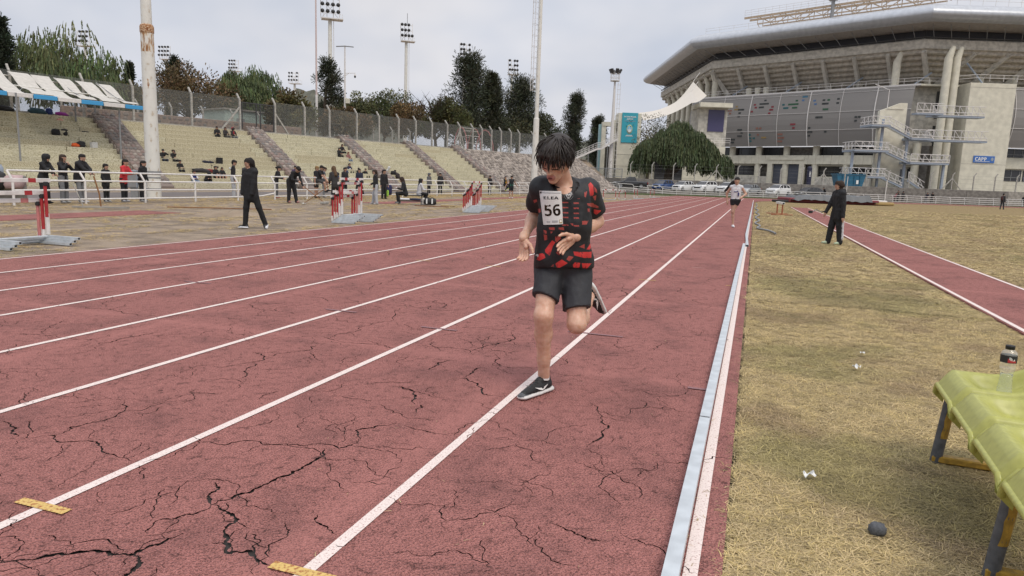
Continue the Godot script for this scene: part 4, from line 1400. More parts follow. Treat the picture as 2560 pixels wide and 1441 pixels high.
func build_arena() -> void:
	var a := base_node("arena", ARX())
	tag(a, "large octagonal sports arena with a rounded silver roof and perforated screen facade", "arena")
	sweep([Vector2(-30, 36.0), Vector2(-6, 34.7), Vector2(1.5, 34.1), Vector2(3.6, 33.6), Vector2(4.9, 32.9), Vector2(5.5, 32.1), Vector2(5.3, 31.4), Vector2(4.6, 30.95), Vector2(3.6, 30.75)], "roof_edge", M.roof_metal, a, [0, 1, 2], true)
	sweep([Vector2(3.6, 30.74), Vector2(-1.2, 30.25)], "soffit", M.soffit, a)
	sweep([Vector2(-0.9, 30.4), Vector2(-0.7, 28.5)], "clerestory", M.dark_glazing, a)
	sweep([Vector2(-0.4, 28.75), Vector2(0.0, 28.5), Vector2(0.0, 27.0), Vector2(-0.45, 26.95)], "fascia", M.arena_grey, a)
	for s in 3:
		var c := oct(-0.3)
		var n := int(c[s].distance_to(c[s + 1]) / 3.0)
		for k in n:
			var p: Vector2 = c[s].lerp(c[s + 1], (k + 0.5) / n)
			var q: Vector2 = oct(2.6)[s].lerp(oct(2.6)[s + 1], (k + 0.2) / n)
			put(mb().bar(v3(p, 28.8), v3(q, 30.6), 0.09, 0.09), "roof_strut", M.steel_grey, a)
	var cc := oct(-0.1)
	for s in 3:
		put(mb().tube([v3(cc[s], 28.95), v3(cc[s + 1], 28.95)], 0.13, 6), "gutter_pipe", M.steel_dark, a)
	var prof := []
	for k in 8:
		prof.append(Vector2(-0.45 - k * 0.95, 26.95 - k * 0.82))
		prof.append(Vector2(-0.45 - k * 0.95, 26.95 - k * 0.82 - 0.62))
		prof.append(Vector2(-0.75 - k * 0.95, 26.95 - k * 0.82 - 0.82))
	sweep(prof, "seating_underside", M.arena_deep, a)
	sweep([Vector2(-8.0, 21.4), Vector2(-8.6, 20.3)], "back_wall", M.concrete_dark, a)
	for k in 8:
		var t := 0.4 + k * 5.95
		var bm := mb()
		bm.bar(on_b(t, -0.2, 26.6), on_b(t, -5.2, 20.2), 0.62, 0.9, on_b(t, 1, 0) - on_b(t, 0, 0))
		put(bm, "raking_beam", M.arena_grey, a)
		put(mb().tube([on_b(t, -5.0, 19.0), on_b(t, -5.0, 22.2)], 0.42, 10), "column", M.arena_cream, a)
		if k % 2 == 1:
			put(mb().tube([on_b(t + 0.7, -3.6, 23.2), on_b(t - 1.0, 0.6, 20.5)], 0.16, 6), "steel_strut", M.steel_blue, a)
	for k in 9:
		var d := 161.0 + k * 5.8
		put(mb().tube([Vector3(43.6, 2.0, -d), Vector3(43.6, 24.6, -d), Vector3(42.5, 26.9, -d)], [0.62, 0.62, 0.42], 10), "column", M.arena_cream, a)
		put(mb().bar(Vector3(42.5, 26.6, -d), Vector3(50.0, 17.5, -d), 0.6, 0.9), "raking_beam", M.arena_grey, a)
	for q in [[74.6, 126.9], [76.3, 127.3], [68.6, 132.4]]:
		put(mb().tube([Vector3(q[0], 2.0, -q[1]), Vector3(q[0], 24.9, -q[1]), Vector3(q[0] + 1.2, 26.9, -q[1] - 1.0)], [0.68, 0.66, 0.4], 12), "tall_column", M.arena_cream, a)
	for k in 8:
		var r := 79.6 + k * 6.2
		put(mb().bar(Vector3(r + 1.6, 26.6, -130.4), Vector3(r - 2.4, 20.4, -136.5), 0.62, 0.9), "raking_beam", M.arena_grey, a)
		put(mb().tube([Vector3(r - 0.6, 19.8, -134.0), Vector3(r - 0.6, 23.4, -134.0)], 0.5, 10), "column", M.arena_cream, a)
	put(mb().tube([Vector3(80.4, 24.9, -131.0), Vector3(82.6, 20.9, -129.0)], 0.17, 6), "steel_strut", M.steel_blue, a)
	sweep([Vector2(-9.0, 20.75), Vector2(1.35, 20.75), Vector2(1.35, 20.45), Vector2(-9.0, 20.45)], "terrace_slab", M.white_paint, a, [1])
	sweep([Vector2(-9.0, 20.75), Vector2(1.0, 20.75), Vector2(1.0, 20.45), Vector2(-9.0, 20.45)], "terrace_slab", M.arena_cream, a, [2])
	railing_line([on_b(-1.5, 1.2, 20.75), on_b(42.0, 1.2, 20.75), Vector3(77.0, 20.75, -128.8)], 1.05, 2.2, 0.045, M.white_paint, a)
	railing_line([Vector3(77.0, 20.9, -127.4), Vector3(79.0, 21.0, -125.6), Vector3(110.0, 21.0, -125.6)], 1.1, 2.3, 0.045, M.white_paint, a)
	for k in 3:
		put(mb().lathe([Vector2(0, 22.4), Vector2(0.6, 22.4), Vector2(0.6, 22.1), Vector2(0.5, 20.8)], 12, Transform3D(Basis(), on_b(8.6 + k * 1.9, -1.6, 0))), "vent_drum", M.arena_cream, a)
	var pal := [Color(0.04, 0.045, 0.045), Color(0.22, 0.03, 0.04), Color(0.03, 0.10, 0.05), Color(0.05, 0.16, 0.24), Color(0.09, 0.17, 0.32), Color(0.28, 0.19, 0.07), Color(0.24, 0.11, 0.08), Color(0.02, 0.11, 0.12)]
	for k in pal.size():
		mk("pixel%d" % k, pal[k], 0.6)
	var bay := 6.03
	var dots := [[0.35, 18.6, 0], [0.45, 17.9, 0], [0.8, 18.8, 3], [0.79, 18.0, 3], [0.78, 17.2, 3], [0.1, 14.0, 0], [0.12, 13.3, 0], [0.2, 13.3, 0], [0.42, 13.3, 0], [0.62, 12.0, 1], [0.72, 12.0, 1], [0.72, 11.3, 1], [0.7, 10.9, 1],
		[1.2, 17.5, 6], [1.3, 17.5, 6], [1.29, 16.9, 6], [1.5, 18.3, 5], [1.52, 17.7, 5], [1.66, 17.6, 0], [1.76, 17.6, 0], [1.65, 16.9, 0], [1.63, 16.2, 0], [1.1, 13.3, 0], [1.06, 12.6, 0], [1.06, 11.9, 0], [1.7, 13.4, 0], [1.77, 12.8, 0], [1.69, 12.1, 0], [1.35, 11.4, 0], [1.42, 11.4, 0], [1.38, 10.8, 0],
		[2.15, 18.5, 1], [2.2, 17.9, 1], [2.08, 17.1, 1], [2.5, 19.3, 0], [2.4, 18.6, 0], [2.48, 18.6, 0], [2.56, 18.6, 0], [2.4, 17.9, 0], [2.8, 17.9, 1], [2.74, 17.3, 1], [2.8, 17.3, 1], [2.72, 16.6, 1], [2.05, 12.3, 7], [2.07, 11.6, 7], [2.2, 11.6, 7], [2.07, 11.0, 7], [2.32, 13.6, 6], [2.44, 13.6, 6], [2.35, 12.3, 6], [2.56, 11.7, 5],
		[3.15, 18.2, 7], [3.25, 17.5, 7], [3.4, 18.2, 2], [3.58, 18.9, 2], [3.57, 18.2, 2], [3.55, 17.5, 2], [3.83, 19.6, 3], [3.79, 18.9, 4], [3.55, 14.2, 1], [3.58, 13.5, 1], [3.12, 12.3, 6], [3.12, 11.6, 6], [3.22, 11.6, 6], [3.1, 10.9, 6],
		[4.15, 18.7, 4], [4.2, 18.0, 4], [4.45, 18.7, 0], [4.6, 18.7, 2], [4.45, 18.0, 0], [4.53, 18.0, 0], [4.55, 16.9, 2], [4.9, 18.8, 0], [4.9, 18.0, 0], [4.3, 15.4, 0], [4.4, 15.4, 0], [4.08, 13.4, 0], [4.1, 12.6, 0], [4.07, 11.9, 0], [5.5, 15.2, 0], [5.6, 15.2, 0], [5.5, 14.5, 0], [4.6, 12.6, 0]]
	for k in 7:
		var t0 := -1.2 + k * bay * 1.02
		var t1 := t0 + bay * 1.02
		var pn := mb()
		var n := 10
		for i in n:
			var h0 := 10.0 + 10.4 * i / n
			var h1 := 10.0 + 10.4 * (i + 1) / n
			pn.quad(on_b(t0, screen_o(h0), h0), on_b(t1, screen_o(h0), h0), on_b(t1, screen_o(h1), h1), on_b(t0, screen_o(h1), h1))
		var po := put(pn, "screen_panel", M.screen_mesh, a)
		var fr := mb()
		var pth := []
		for i in 11:
			var h0 := 10.0 + 10.4 * i / 10.0
			pth.append(on_b(t0, screen_o(h0) + 0.06, h0))
		fr.tube(pth, 0.11 if k % 2 == 0 else 0.06, 6)
		for h0 in [10.0, 13.0, 16.3, 19.9]:
			fr.tube([on_b(t0, screen_o(h0) + 0.05, h0), on_b(t1, screen_o(h0) + 0.05, h0)], 0.045, 5)
		put(fr, "frame", M.white_paint, po)
		for q in dots:
			if int(floor(q[0])) == k:
				var wide: bool = fmod(q[0] * 7.0, 1.0) > 0.6
				var t: float = t0 + (q[0] - k) * bay
				var h1: float = q[1] * 0.985 + 0.25
				put(mb().box(on_b(t, screen_o(h1) + 0.03, h1), Vector3(1.05 if wide else 0.48, 0.34, 0.05), bbasis()), "coloured_tile", M["pixel%d" % q[2]], po)
	var cp := mb()  # the rounded return at the left corner
	for i in 10:
		var h0 := 10.0 + 10.4 * i / 10.0
		var h1 := 10.0 + 10.4 * (i + 1) / 10.0
		cp.quad(on_b(-4.6, screen_o(h0) - 2.6, h0), on_b(-1.2, screen_o(h0), h0), on_b(-1.2, screen_o(h1), h1), on_b(-4.6, screen_o(h1) - 2.6, h1))
	put(cp, "screen_panel", M.screen_mesh, a)
	put(mb().box(on_b(21.5, -4.0, 6.1), Vector3(46.0, 7.8, 5.0), bbasis()), "core_wall", M.concrete_dark, a)
	for k in 8:
		var t := 0.6 + k * bay
		put(mb().tube([on_b(t, -0.3, 2.0), on_b(t, -0.3, 10.4)], 0.66, 12), "column", M.arena_cream, a)
	for k in 7:
		var t := 0.6 + (k + 0.5) * bay
		var w := bay - 1.3
		if k != 3:
			var up := put(mb().box(on_b(t, -1.2, 9.1), Vector3(w, 1.6, 0.06), bbasis()), "window", M.window_dark, a)
			for e in [-0.3, 0.1, 0.4]:
				put(mb().box(on_b(t + e * w, -1.15, 9.1), Vector3(0.08, 1.6, 0.08), bbasis()), "mullion", M.steel_dark, up)
		if k != 2 and k != 3:
			var lo := put(mb().box(on_b(t, -1.0, 5.1), Vector3(w, 2.0, 0.06), bbasis()), "window", M.window_dark, a)
			for e in [-0.34, -0.1, 0.14, 0.38]:
				put(mb().box(on_b(t + e * w, -0.95, 5.1), Vector3(0.07, 2.0, 0.08), bbasis()), "mullion", M.steel_dark, lo)
			put(mb().box(on_b(t, -0.55, 4.0), Vector3(w, 0.16, 0.7), bbasis()), "sill", M.arena_cream, lo)
			put(mb().box(on_b(t, -0.55, 6.25), Vector3(w, 0.2, 0.7), bbasis()), "lintel", M.arena_cream, lo)
	var t2 := -0.5
	while t2 < 43.0:
		put(mb().bbox(on_b(t2 + 0.75, 0.22, 7.35), Vector3(1.47, 1.75, 0.35), 0.02), "parapet_panel", M.arena_cream, a)
		var o: MeshInstance3D = a.get_child(a.get_child_count() - 1)
		var ct := on_b(t2 + 0.75, 0.22, 7.35)
		o.mesh = mb().bbox(Vector3.ZERO, Vector3(1.47, 1.75, 0.35), 0.02).mesh()
		o.transform = Transform3D(bbasis(), ct)
		if t2 < 15.0 or t2 > 23.0:
			inst(mb().bbox(Vector3.ZERO, Vector3(1.45, 1.9, 0.3), 0.02).mesh(), "plinth_panel", M.arena_grey, a, Transform3D(bbasis(), on_b(t2 + 0.75, 0.05, 2.95)))
		t2 += 1.5
	var gate := put(mb().box(on_b(18.95, -0.35, 4.9), Vector3(5.6, 4.8, 0.12), bbasis()), "loading_gate", M.gate_blue, a)
	for k in 14:
		put(mb().box(on_b(18.95, -0.27, 2.7 + k * 0.33), Vector3(5.55, 0.06, 0.06), bbasis()), "gate_rib", M.gate_blue, gate)
	put(mb().box(on_b(18.95, -0.26, 4.9), Vector3(0.07, 4.8, 0.07), bbasis()), "centre_joint", M.black, gate)
	for e in [-3.35, 3.35]:
		put(mb().box(on_b(18.95 + e, 0.0, 4.8), Vector3(1.0, 5.2, 0.8), bbasis()), "gate_pier", M.arena_cream, a)
	put(mb().box(on_b(18.95, 0.1, 7.55), Vector3(7.6, 0.5, 0.9), bbasis()), "gate_lintel", M.arena_cream, a)
	put(mb().box(Vector3(74.8, 11.2, -133.5), Vector3(9.0, 18.4, 5.0)), "recess_wall", M.arena_grey, a)
	for q in [[76.6, 17.4, 1.9, 4.8], [76.6, 12.2, 1.9, 3.0], [77.0, 9.4, 2.2, 2.6], [76.6, 4.4, 2.3, 2.9], [72.6, 4.0, 1.3, 3.6], [70.6, 4.0, 1.8, 3.4]]:
		put(mb().box(Vector3(q[0], q[1], -130.94), Vector3(q[2], q[3], 0.1)), "opening", M.window_dark, a)
	var blk := put(mb().bbox(Vector3(82.35, 11.3, -130.3), Vector3(8.0, 18.9, 9.0), 0.05), "stair_block", M.arena_cream, a)
	for h in [6.9, 20.0]:
		put(mb().box(Vector3(82.35, h, -125.79), Vector3(7.9, 0.04, 0.02)), "joint_line", M.concrete, blk)
	var sg := put(mb().bbox(Vector3(82.3, 7.75, -125.72), Vector3(3.75, 1.2, 0.08), 0.02), "sign_board", M.sign_blue, a)
	letters("CAPP", sg, Vector3(81.7, 7.78, -125.66), 0.62, M.letter_white)
	put(mb().box(Vector3(82.0, 7.38, -125.66), Vector3(2.6, 0.06, 0.02)), "underline", M.letter_white, sg)
	put(mb().lathe([Vector2(0.0, 0.02), Vector2(0.24, 0.0)], 14, Transform3D(Basis(Vector3.RIGHT, PI / 2).scaled(Vector3(1, 1.3, 1)), Vector3(83.72, 7.8, -125.66))), "emblem", M.steel_blue, sg)
	for k in 3:
		var x0 := 86.5 + k * 6.2
		var pn := mb()
		for i in 8:
			var h0 := 10.0 + 10.4 * i / 8.0
			var h1 := 10.0 + 10.4 * (i + 1) / 8.0
			pn.quad(Vector3(x0, h0, -128.6 + screen_o(h0)), Vector3(x0 + 6.1, h0, -128.6 + screen_o(h0)), Vector3(x0 + 6.1, h1, -128.6 + screen_o(h1)), Vector3(x0, h1, -128.6 + screen_o(h1)))
		var po := put(pn, "screen_panel", M.screen_mesh, a)
		var fr := mb()
		for h0 in [10.0, 13.3, 16.6, 20.0]:
			fr.tube([Vector3(x0, h0, -128.55 + screen_o(h0)), Vector3(x0 + 6.1, h0, -128.55 + screen_o(h0))], 0.05, 5)
		var pth := []
		for i in 9:
			var h0 := 10.0 + 10.4 * i / 8.0
			pth.append(Vector3(x0 + 0.5, h0, -128.5 + screen_o(h0)))
		fr.tube(pth, 0.07, 6)
		put(fr, "frame", M.white_paint, po)
		if k == 0:
			for q in [[3.4, 14.9, 2], [3.4, 14.2, 0], [3.3, 13.5, 0]]:
				put(mb().box(Vector3(x0 + q[0], q[1], -128.53 + screen_o(q[1])), Vector3(0.6, 0.34, 0.05)), "coloured_tile", M["pixel%d" % q[2]], po)
	put(mb().box(Vector3(98.0, 6.0, -132.0), Vector3(23.4, 8.0, 5.0)), "side_wall", M.arena_cream, a)
	put(mb().bbox(Vector3(98.0, 7.35, -129.2), Vector3(23.4, 1.9, 0.5), 0.02), "side_parapet", M.arena_cream, a)
	for k in 4:
		for h in [[9.2, 1.5], [5.2, 2.0]]:
			var wn := put(mb().box(Vector3(89.3 + k * 5.4, h[0], -129.46), Vector3(5.1, h[1], 0.06)), "window", M.window_dark, a)
			for e in 4:
				put(mb().box(Vector3(87.0 + k * 5.4 + e * 1.5, h[0], -129.41), Vector3(0.09, h[1], 0.08)), "mullion", M.steel_grey, wn)
			put(mb().box(Vector3(89.3 + k * 5.4, h[0] - h[1] * 0.16, -129.40), Vector3(5.1, 0.08, 0.08)), "transom", M.steel_grey, wn)
	var tr := mb()
	for o in [-1.0, -3.4]:
		tr.bar(on_b(6.5, o, 36.9), on_b(44.0, o, 36.9), 0.25, 0.4)
		tr.bar(on_b(9.5, o, 35.4), on_b(44.0, o, 35.4), 0.2, 0.22)
		for k in 13:
			var t := 9.5 + k * 2.7
			tr.bar(on_b(t, o, 35.4), on_b(t, o, 36.9), 0.12, 0.12)
			tr.bar(on_b(t, o, 35.4 if k % 2 else 36.9), on_b(t + 2.7, o, 36.9 if k % 2 else 35.4), 0.12, 0.12)
			if o < -2.0:
				tr.bar(on_b(t, -1.0, 36.9), on_b(t, -3.4, 36.9), 0.1, 0.1)
				tr.bar(on_b(t, -1.0, 35.4), on_b(t + 0.4, -2.0, 34.3), 0.09, 0.09)
	put(tr, "service_truss", M.truss_ochre, a)
	railing_line([on_b(6.5, -1.0, 37.1), on_b(44.0, -1.0, 37.1)], 1.35, 1.5, 0.03, M.white_paint, a, 2)
	railing_line([on_b(-1.0, 1.6, 34.2), on_b(12.0, 1.2, 34.2)], 1.0, 3.0, 0.03, M.white_paint, a, 1)
	railing_line([on_b(43.5, 1.0, 34.2), Vector3(76.0, 34.2, -128.8), Vector3(112.0, 34.2, -128.8)], 1.6, 2.2, 0.035, M.white_paint, a, 1)
	put(mb().bar(on_b(25.0, -0.6, 34.2), on_b(25.0, -0.6, 38.6), 0.5, 0.5), "aerial_mast", M.steel_grey, a)
	put(mb().box(on_b(25.0, -0.6, 38.8), Vector3(1.5, 2.2, 0.8), bbasis()), "aerial_box", M.concrete, a)
	build_stair_tower()
func letters(txt: String, parent: Node, at: Vector3, size: float, m: Material, bs := Basis(), depth := 0.02) -> MeshInstance3D:
	var tm := TextMesh.new()
	tm.text = txt
	var f := SystemFont.new()
	f.font_names = PackedStringArray(["Droid Sans"])
	f.font_weight = 700
	tm.font = f
	tm.font_size = 64
	tm.pixel_size = size / 64.0 * 1.35
	tm.depth = depth
	tm.curve_step = 2.0
	return inst(tm, "lettering", m, parent, Transform3D(bs, at))
func truss_rail(parent: Node, a: Vector3, e: Vector3, h := 1.25) -> void:
	var b := mb()
	var n := maxi(2, roundi(a.distance_to(e) / 1.15))
	for hh in [0.0, 0.45, h]:
		b.tube([a + Vector3(0, hh, 0), e + Vector3(0, hh, 0)], 0.055, 5)
	for k in n:
		var p := a.lerp(e, float(k) / n)
		var q := a.lerp(e, float(k + 1) / n)
		b.tube([p, p + Vector3(0, h, 0)], 0.05, 5, false)
		b.tube([p + Vector3(0, h, 0), q], 0.045, 5, false)
	put(b, "railing", M.white_paint, parent)
func build_stair_tower() -> void:
	var t := base_node("stair_tower", ARX())
	tag(t, "outdoor stair tower with white truss railings and pale blue steel posts beside the arena", "staircase")
	put(mb().prism([Vector2(60.7, 2.0), Vector2(65.2, 2.0), Vector2(65.2, 16.3), Vector2(64.1, 16.3), Vector2(60.7, 14.9)], -121.6, -120.9), "spine_wall", M.arena_cream, t)
	put(mb().tube([Vector3(64.6, 15.3, -120.8), Vector3(61.8, 15.3, -120.8)], 0.05, 6), "conduit", M.arena_grey, t)
	for q in [[60.6, 2.0, 13.4, -119.2], [64.9, 2.0, 11.5, -119.2], [55.6, 2.0, 8.2, -118.2], [71.1, 2.0, 6.6, -118.6]]:
		put(mb().bar(Vector3(q[0], q[1], q[3]), Vector3(q[0], q[2], q[3]), 0.34, 0.34), "post", M.steel_blue, t)
	for q in [[57.9, 61.0, 12.4, 117.5, 121.5], [64.9, 68.4, 10.5, 118.0, 121.5], [55.3, 60.9, 8.25, 117.0, 121.5], [64.9, 71.3, 6.55, 117.5, 121.5], [55.2, 60.8, 4.0, 117.0, 121.5]]:
		put(mb().box(Vector3((q[0] + q[1]) * 0.5, q[2] - 0.17, -(q[3] + q[4]) * 0.5), Vector3(q[1] - q[0], 0.34, q[4] - q[3])), "landing", M.steel_blue, t)
		truss_rail(t, Vector3(q[0], q[2], -q[3]), Vector3(q[1], q[2], -q[3]))
		truss_rail(t, Vector3(q[0] if q[0] < 62 else q[1], q[2], -q[3]), Vector3(q[0] if q[0] < 62 else q[1], q[2], -q[4]))
	for q in [[66.0, 70.5, 14.7, 119.4, 120.9], [69.6, 78.4, 14.6, 121.0, 123.0], [68.3, 78.4, 10.45, 119.5, 121.5]]:
		put(mb().box(Vector3((q[0] + q[1]) * 0.5, q[2] - 0.17, -(q[3] + q[4]) * 0.5), Vector3(q[1] - q[0], 0.3, q[4] - q[3])), "footbridge", M.steel_blue, t)
		truss_rail(t, Vector3(q[0], q[2], -q[3]), Vector3(q[1], q[2], -q[3]), 1.5)
	for q in [[61.0, 12.4, 65.0, 10.5], [60.9, 8.25, 65.0, 6.55], [60.8, 4.0, 64.3, 2.6], [65.2, 3.7, 68.0, 2.0]]:
		var n := 12
		put(mb().bar(Vector3(q[0], q[1] - 0.2, -118.2), Vector3(q[2], q[3] - 0.2, -118.2), 0.12, 0.34), "stringer", M.steel_blue, t)
		for k in n:
			var u := (k + 0.5) / n
			put(mb().box(Vector3(lerpf(q[0], q[2], u), lerpf(q[1], q[3], u) - 0.05, -119.1), Vector3(0.32, 0.05, 1.7)), "tread", M.steel_grey, t)
		truss_rail(t, Vector3(q[0], q[1], -118.1), Vector3(q[2], q[3], -118.1))
	put(mb().tube([Vector3(62.0, 14.9, -121.2), Vector3(62.0, 18.4, -121.2), Vector3(59.6, 19.2, -121.2)], 0.07, 6), "lamp_bracket", M.white_paint, t)
# ------------------------------------------------------------------ entrance block with banner, sail, mast and stairs left of the arena
func build_entrance() -> void:
	var e := base_node("entrance_block", ARX())
	tag(e, "cream entrance tower carrying a teal banner, left of the arena", "building")
	put(mb().bbox(Vector3(19.5, 7.9, -127.0), Vector3(4.0, 11.2, 4.0), 0.04), "tower_wall", M.arena_cream, e)
	for h in [4.4, 6.4]:
		put(mb().box(Vector3(19.5, h, -124.985), Vector3(4.0, 0.05, 0.02)), "joint_line", M.concrete, e)
	var bn := put(mb().bbox(Vector3(19.5, 11.0, -124.9), Vector3(2.75, 5.1, 0.1), 0.02), "banner", M.teal, e)
	letters("ACONCAGUA", bn, Vector3(19.5, 12.85, -124.82), 0.25, M.letter_white)
	letters("ARENA", bn, Vector3(19.5, 12.47, -124.82), 0.25, M.letter_white)
	put(mb().box(Vector3(19.5, 12.12, -124.83), Vector3(1.9, 0.07, 0.02)), "small_print", M.steel_blue, bn)
	var em := mb()
	em.lathe([Vector2(0.62, -0.01), Vector2(0.62, 0.02), Vector2(0.5, 0.04)], 24, Transform3D(Basis(Vector3.RIGHT, PI / 2).scaled(Vector3(0.82, 1.25, 1)), Vector3(19.5, 10.75, -124.84)))
	put(em, "emblem_ring", mk("emblem_gold", Color(0.42, 0.46, 0.22), 0.6), bn)
	put(mb().lathe([Vector2(0.0, 0.05), Vector2(0.48, 0.045)], 24, Transform3D(Basis(Vector3.RIGHT, PI / 2).scaled(Vector3(0.82, 1.25, 1)), Vector3(19.5, 10.75, -124.83))), "emblem_field", mk("emblem_sky", Color(0.25, 0.50, 0.66), 0.6), bn)
	put(mb().prism([Vector2(-0.36, 0.0), Vector2(0.36, 0.0), Vector2(0.26, -0.36), Vector2(0.0, -0.52), Vector2(-0.26, -0.36)], 0.0, 0.02), "emblem_base", M.letter_white, bn, Transform3D(Basis(), Vector3(19.5, 10.7, -124.77)))
	put(mb().bbox(Vector3(19.5, 10.86, -124.76), Vector3(0.05, 0.5, 0.03), 0.01), "emblem_staff", M.letter_white, bn)
	for h in [9.72, 9.58]:
		put(mb().box(Vector3(19.5, h, -124.83), Vector3(1.0 if h > 9.7 else 1.3, 0.08, 0.02)), "small_print", M.letter_white, bn)
	for q in [[16.9, 12.3, 0.8], [15.2, 11.9, 0.7]]:
		put(mb().box(Vector3(q[0], (q[1] + 2.2) * 0.5, -126.5), Vector3(q[2], q[1] - 2.2, 1.2)), "pier", M.arena_cream, e)
	put(mb().box(Vector3(16.1, 11.6, -126.5), Vector3(2.4, 0.7, 1.4)), "beam", M.arena_cream, e)
	put(mb().box(Vector3(14.7, 6.9, -127.4), Vector3(0.5, 9.4, 1.2)), "glass_strip", mk("pale_teal", Color(0.30, 0.48, 0.50), 0.4), e)
	put(mb().box(Vector3(16.4, 5.0, -129.0), Vector3(3.4, 5.6, 2.0)), "inner_wall", M.concrete_dark, e)
	railing_line([Vector3(16.2, 8.4, -124.6), Vector3(17.6, 8.5, -124.6)], 1.3, 0.5, 0.03, M.white_paint, e, 2)
	put(mb().box(Vector3(30.0, 5.4, -131.0), Vector3(15.0, 6.2, 5.0)), "link_wall", M.arena_cream, e)
	put(mb().box(Vector3(27.5, 4.4, -128.42), Vector3(5.0, 4.2, 0.1)), "link_opening", M.window_dark, e)
	put(mb().box(Vector3(36.6, 9.0, -138.0), Vector3(5.4, 14.0, 6.0)), "bridge_wall", M.arena_grey, e)
	put(mb().box(Vector3(37.2, 13.6, -134.9), Vector3(3.0, 4.0, 0.12)), "screen_window", mk("violet_glass", Color(0.06, 0.055, 0.13), 0.3), e)
	put(mb().box(Vector3(36.6, 16.3, -136.5), Vector3(6.0, 0.8, 7.0)), "bridge_roof", M.arena_cream, e)
	railing_line([Vector3(22.0, 8.5, -126.5), Vector3(39.0, 9.0, -131.0)], 1.2, 1.6, 0.035, M.white_paint, e, 2)
	for q in [[[22.2, 14.3, 132.0], [33.6, 19.6, 141.0], [33.2, 17.3, 134.0], [22.6, 12.7, 129.0], 1.01], [[30.0, 16.9, 146.0], [36.5, 23.0, 152.0], [38.0, 19.5, 146.0], [33.0, 17.4, 140.0], 0.8]]:
		var sl := thing("fabric_sail", "long pale fabric sail from the banner tower to the arena" if q[4] > 1.0 else "small pointed fabric sail under the arena roof tip", "sail", Vector3.ZERO, deg_to_rad(YAW), "fabric sails left of the arena")
		var b := mb()
		var n := 12
		var P := []
		for k in 4:
			P.append(Vector3(q[k][0], q[k][1], -q[k][2]))
		for i in n:
			for j in 4:
				var qq := []
				for w in [[i, j], [i + 1, j], [i + 1, j + 1], [i, j + 1]]:
					var u: float = float(w[0]) / n
					var v: float = float(w[1]) / 4.0
					var p: Vector3 = (P[3].lerp(P[2], u)).lerp(P[0].lerp(P[1], u), v)
					p.y -= sin(u * PI) * q[4] * (0.75 + 0.25 * v)
					qq.append(p)
				b.quad(qq[0], qq[1], qq[2], qq[3])
		put(b, "membrane", M.sail, sl)
		put(mb().tube([P[1], P[1] + Vector3(1.5, 2.0, -1.0)], 0.05, 5), "stay_cable", M.white_paint, sl)
	var st := base_node("bank_stairs", ARX())
	tag(st, "white metal staircase climbing the grassy bank, left of the banner tower", "staircase")
	for q in [[9.2, 4.9, 13.6, 7.0], [13.6, 7.0, 14.4, 7.1], [14.4, 7.1, 17.0, 8.8]]:
		for z in [-121.2, -123.0]:
			put(mb().bar(Vector3(q[0], q[1], z), Vector3(q[2], q[3], z), 0.08, 0.3), "stringer", M.white_paint, st)
			railing_line([Vector3(q[0], q[1], z), Vector3(q[2], q[3], z)], 1.05, 0.7, 0.03, M.white_paint, st, 2)
		var n := maxi(2, int((q[2] - q[0]) / 0.3))
		for k in n:
			var u := (k + 0.5) / n
			put(mb().box(Vector3(lerpf(q[0], q[2], u), lerpf(q[1], q[3], u), -122.1), Vector3(0.28, 0.04, 1.7)), "tread", M.steel_grey, st)
	for q in [[13.8, 7.0], [15.4, 7.8], [12.2, 6.4]]:
		put(mb().tube([Vector3(q[0], 2.2, -121.3), Vector3(q[0], q[1], -121.3)], 0.07, 6), "post", M.steel_grey, st)
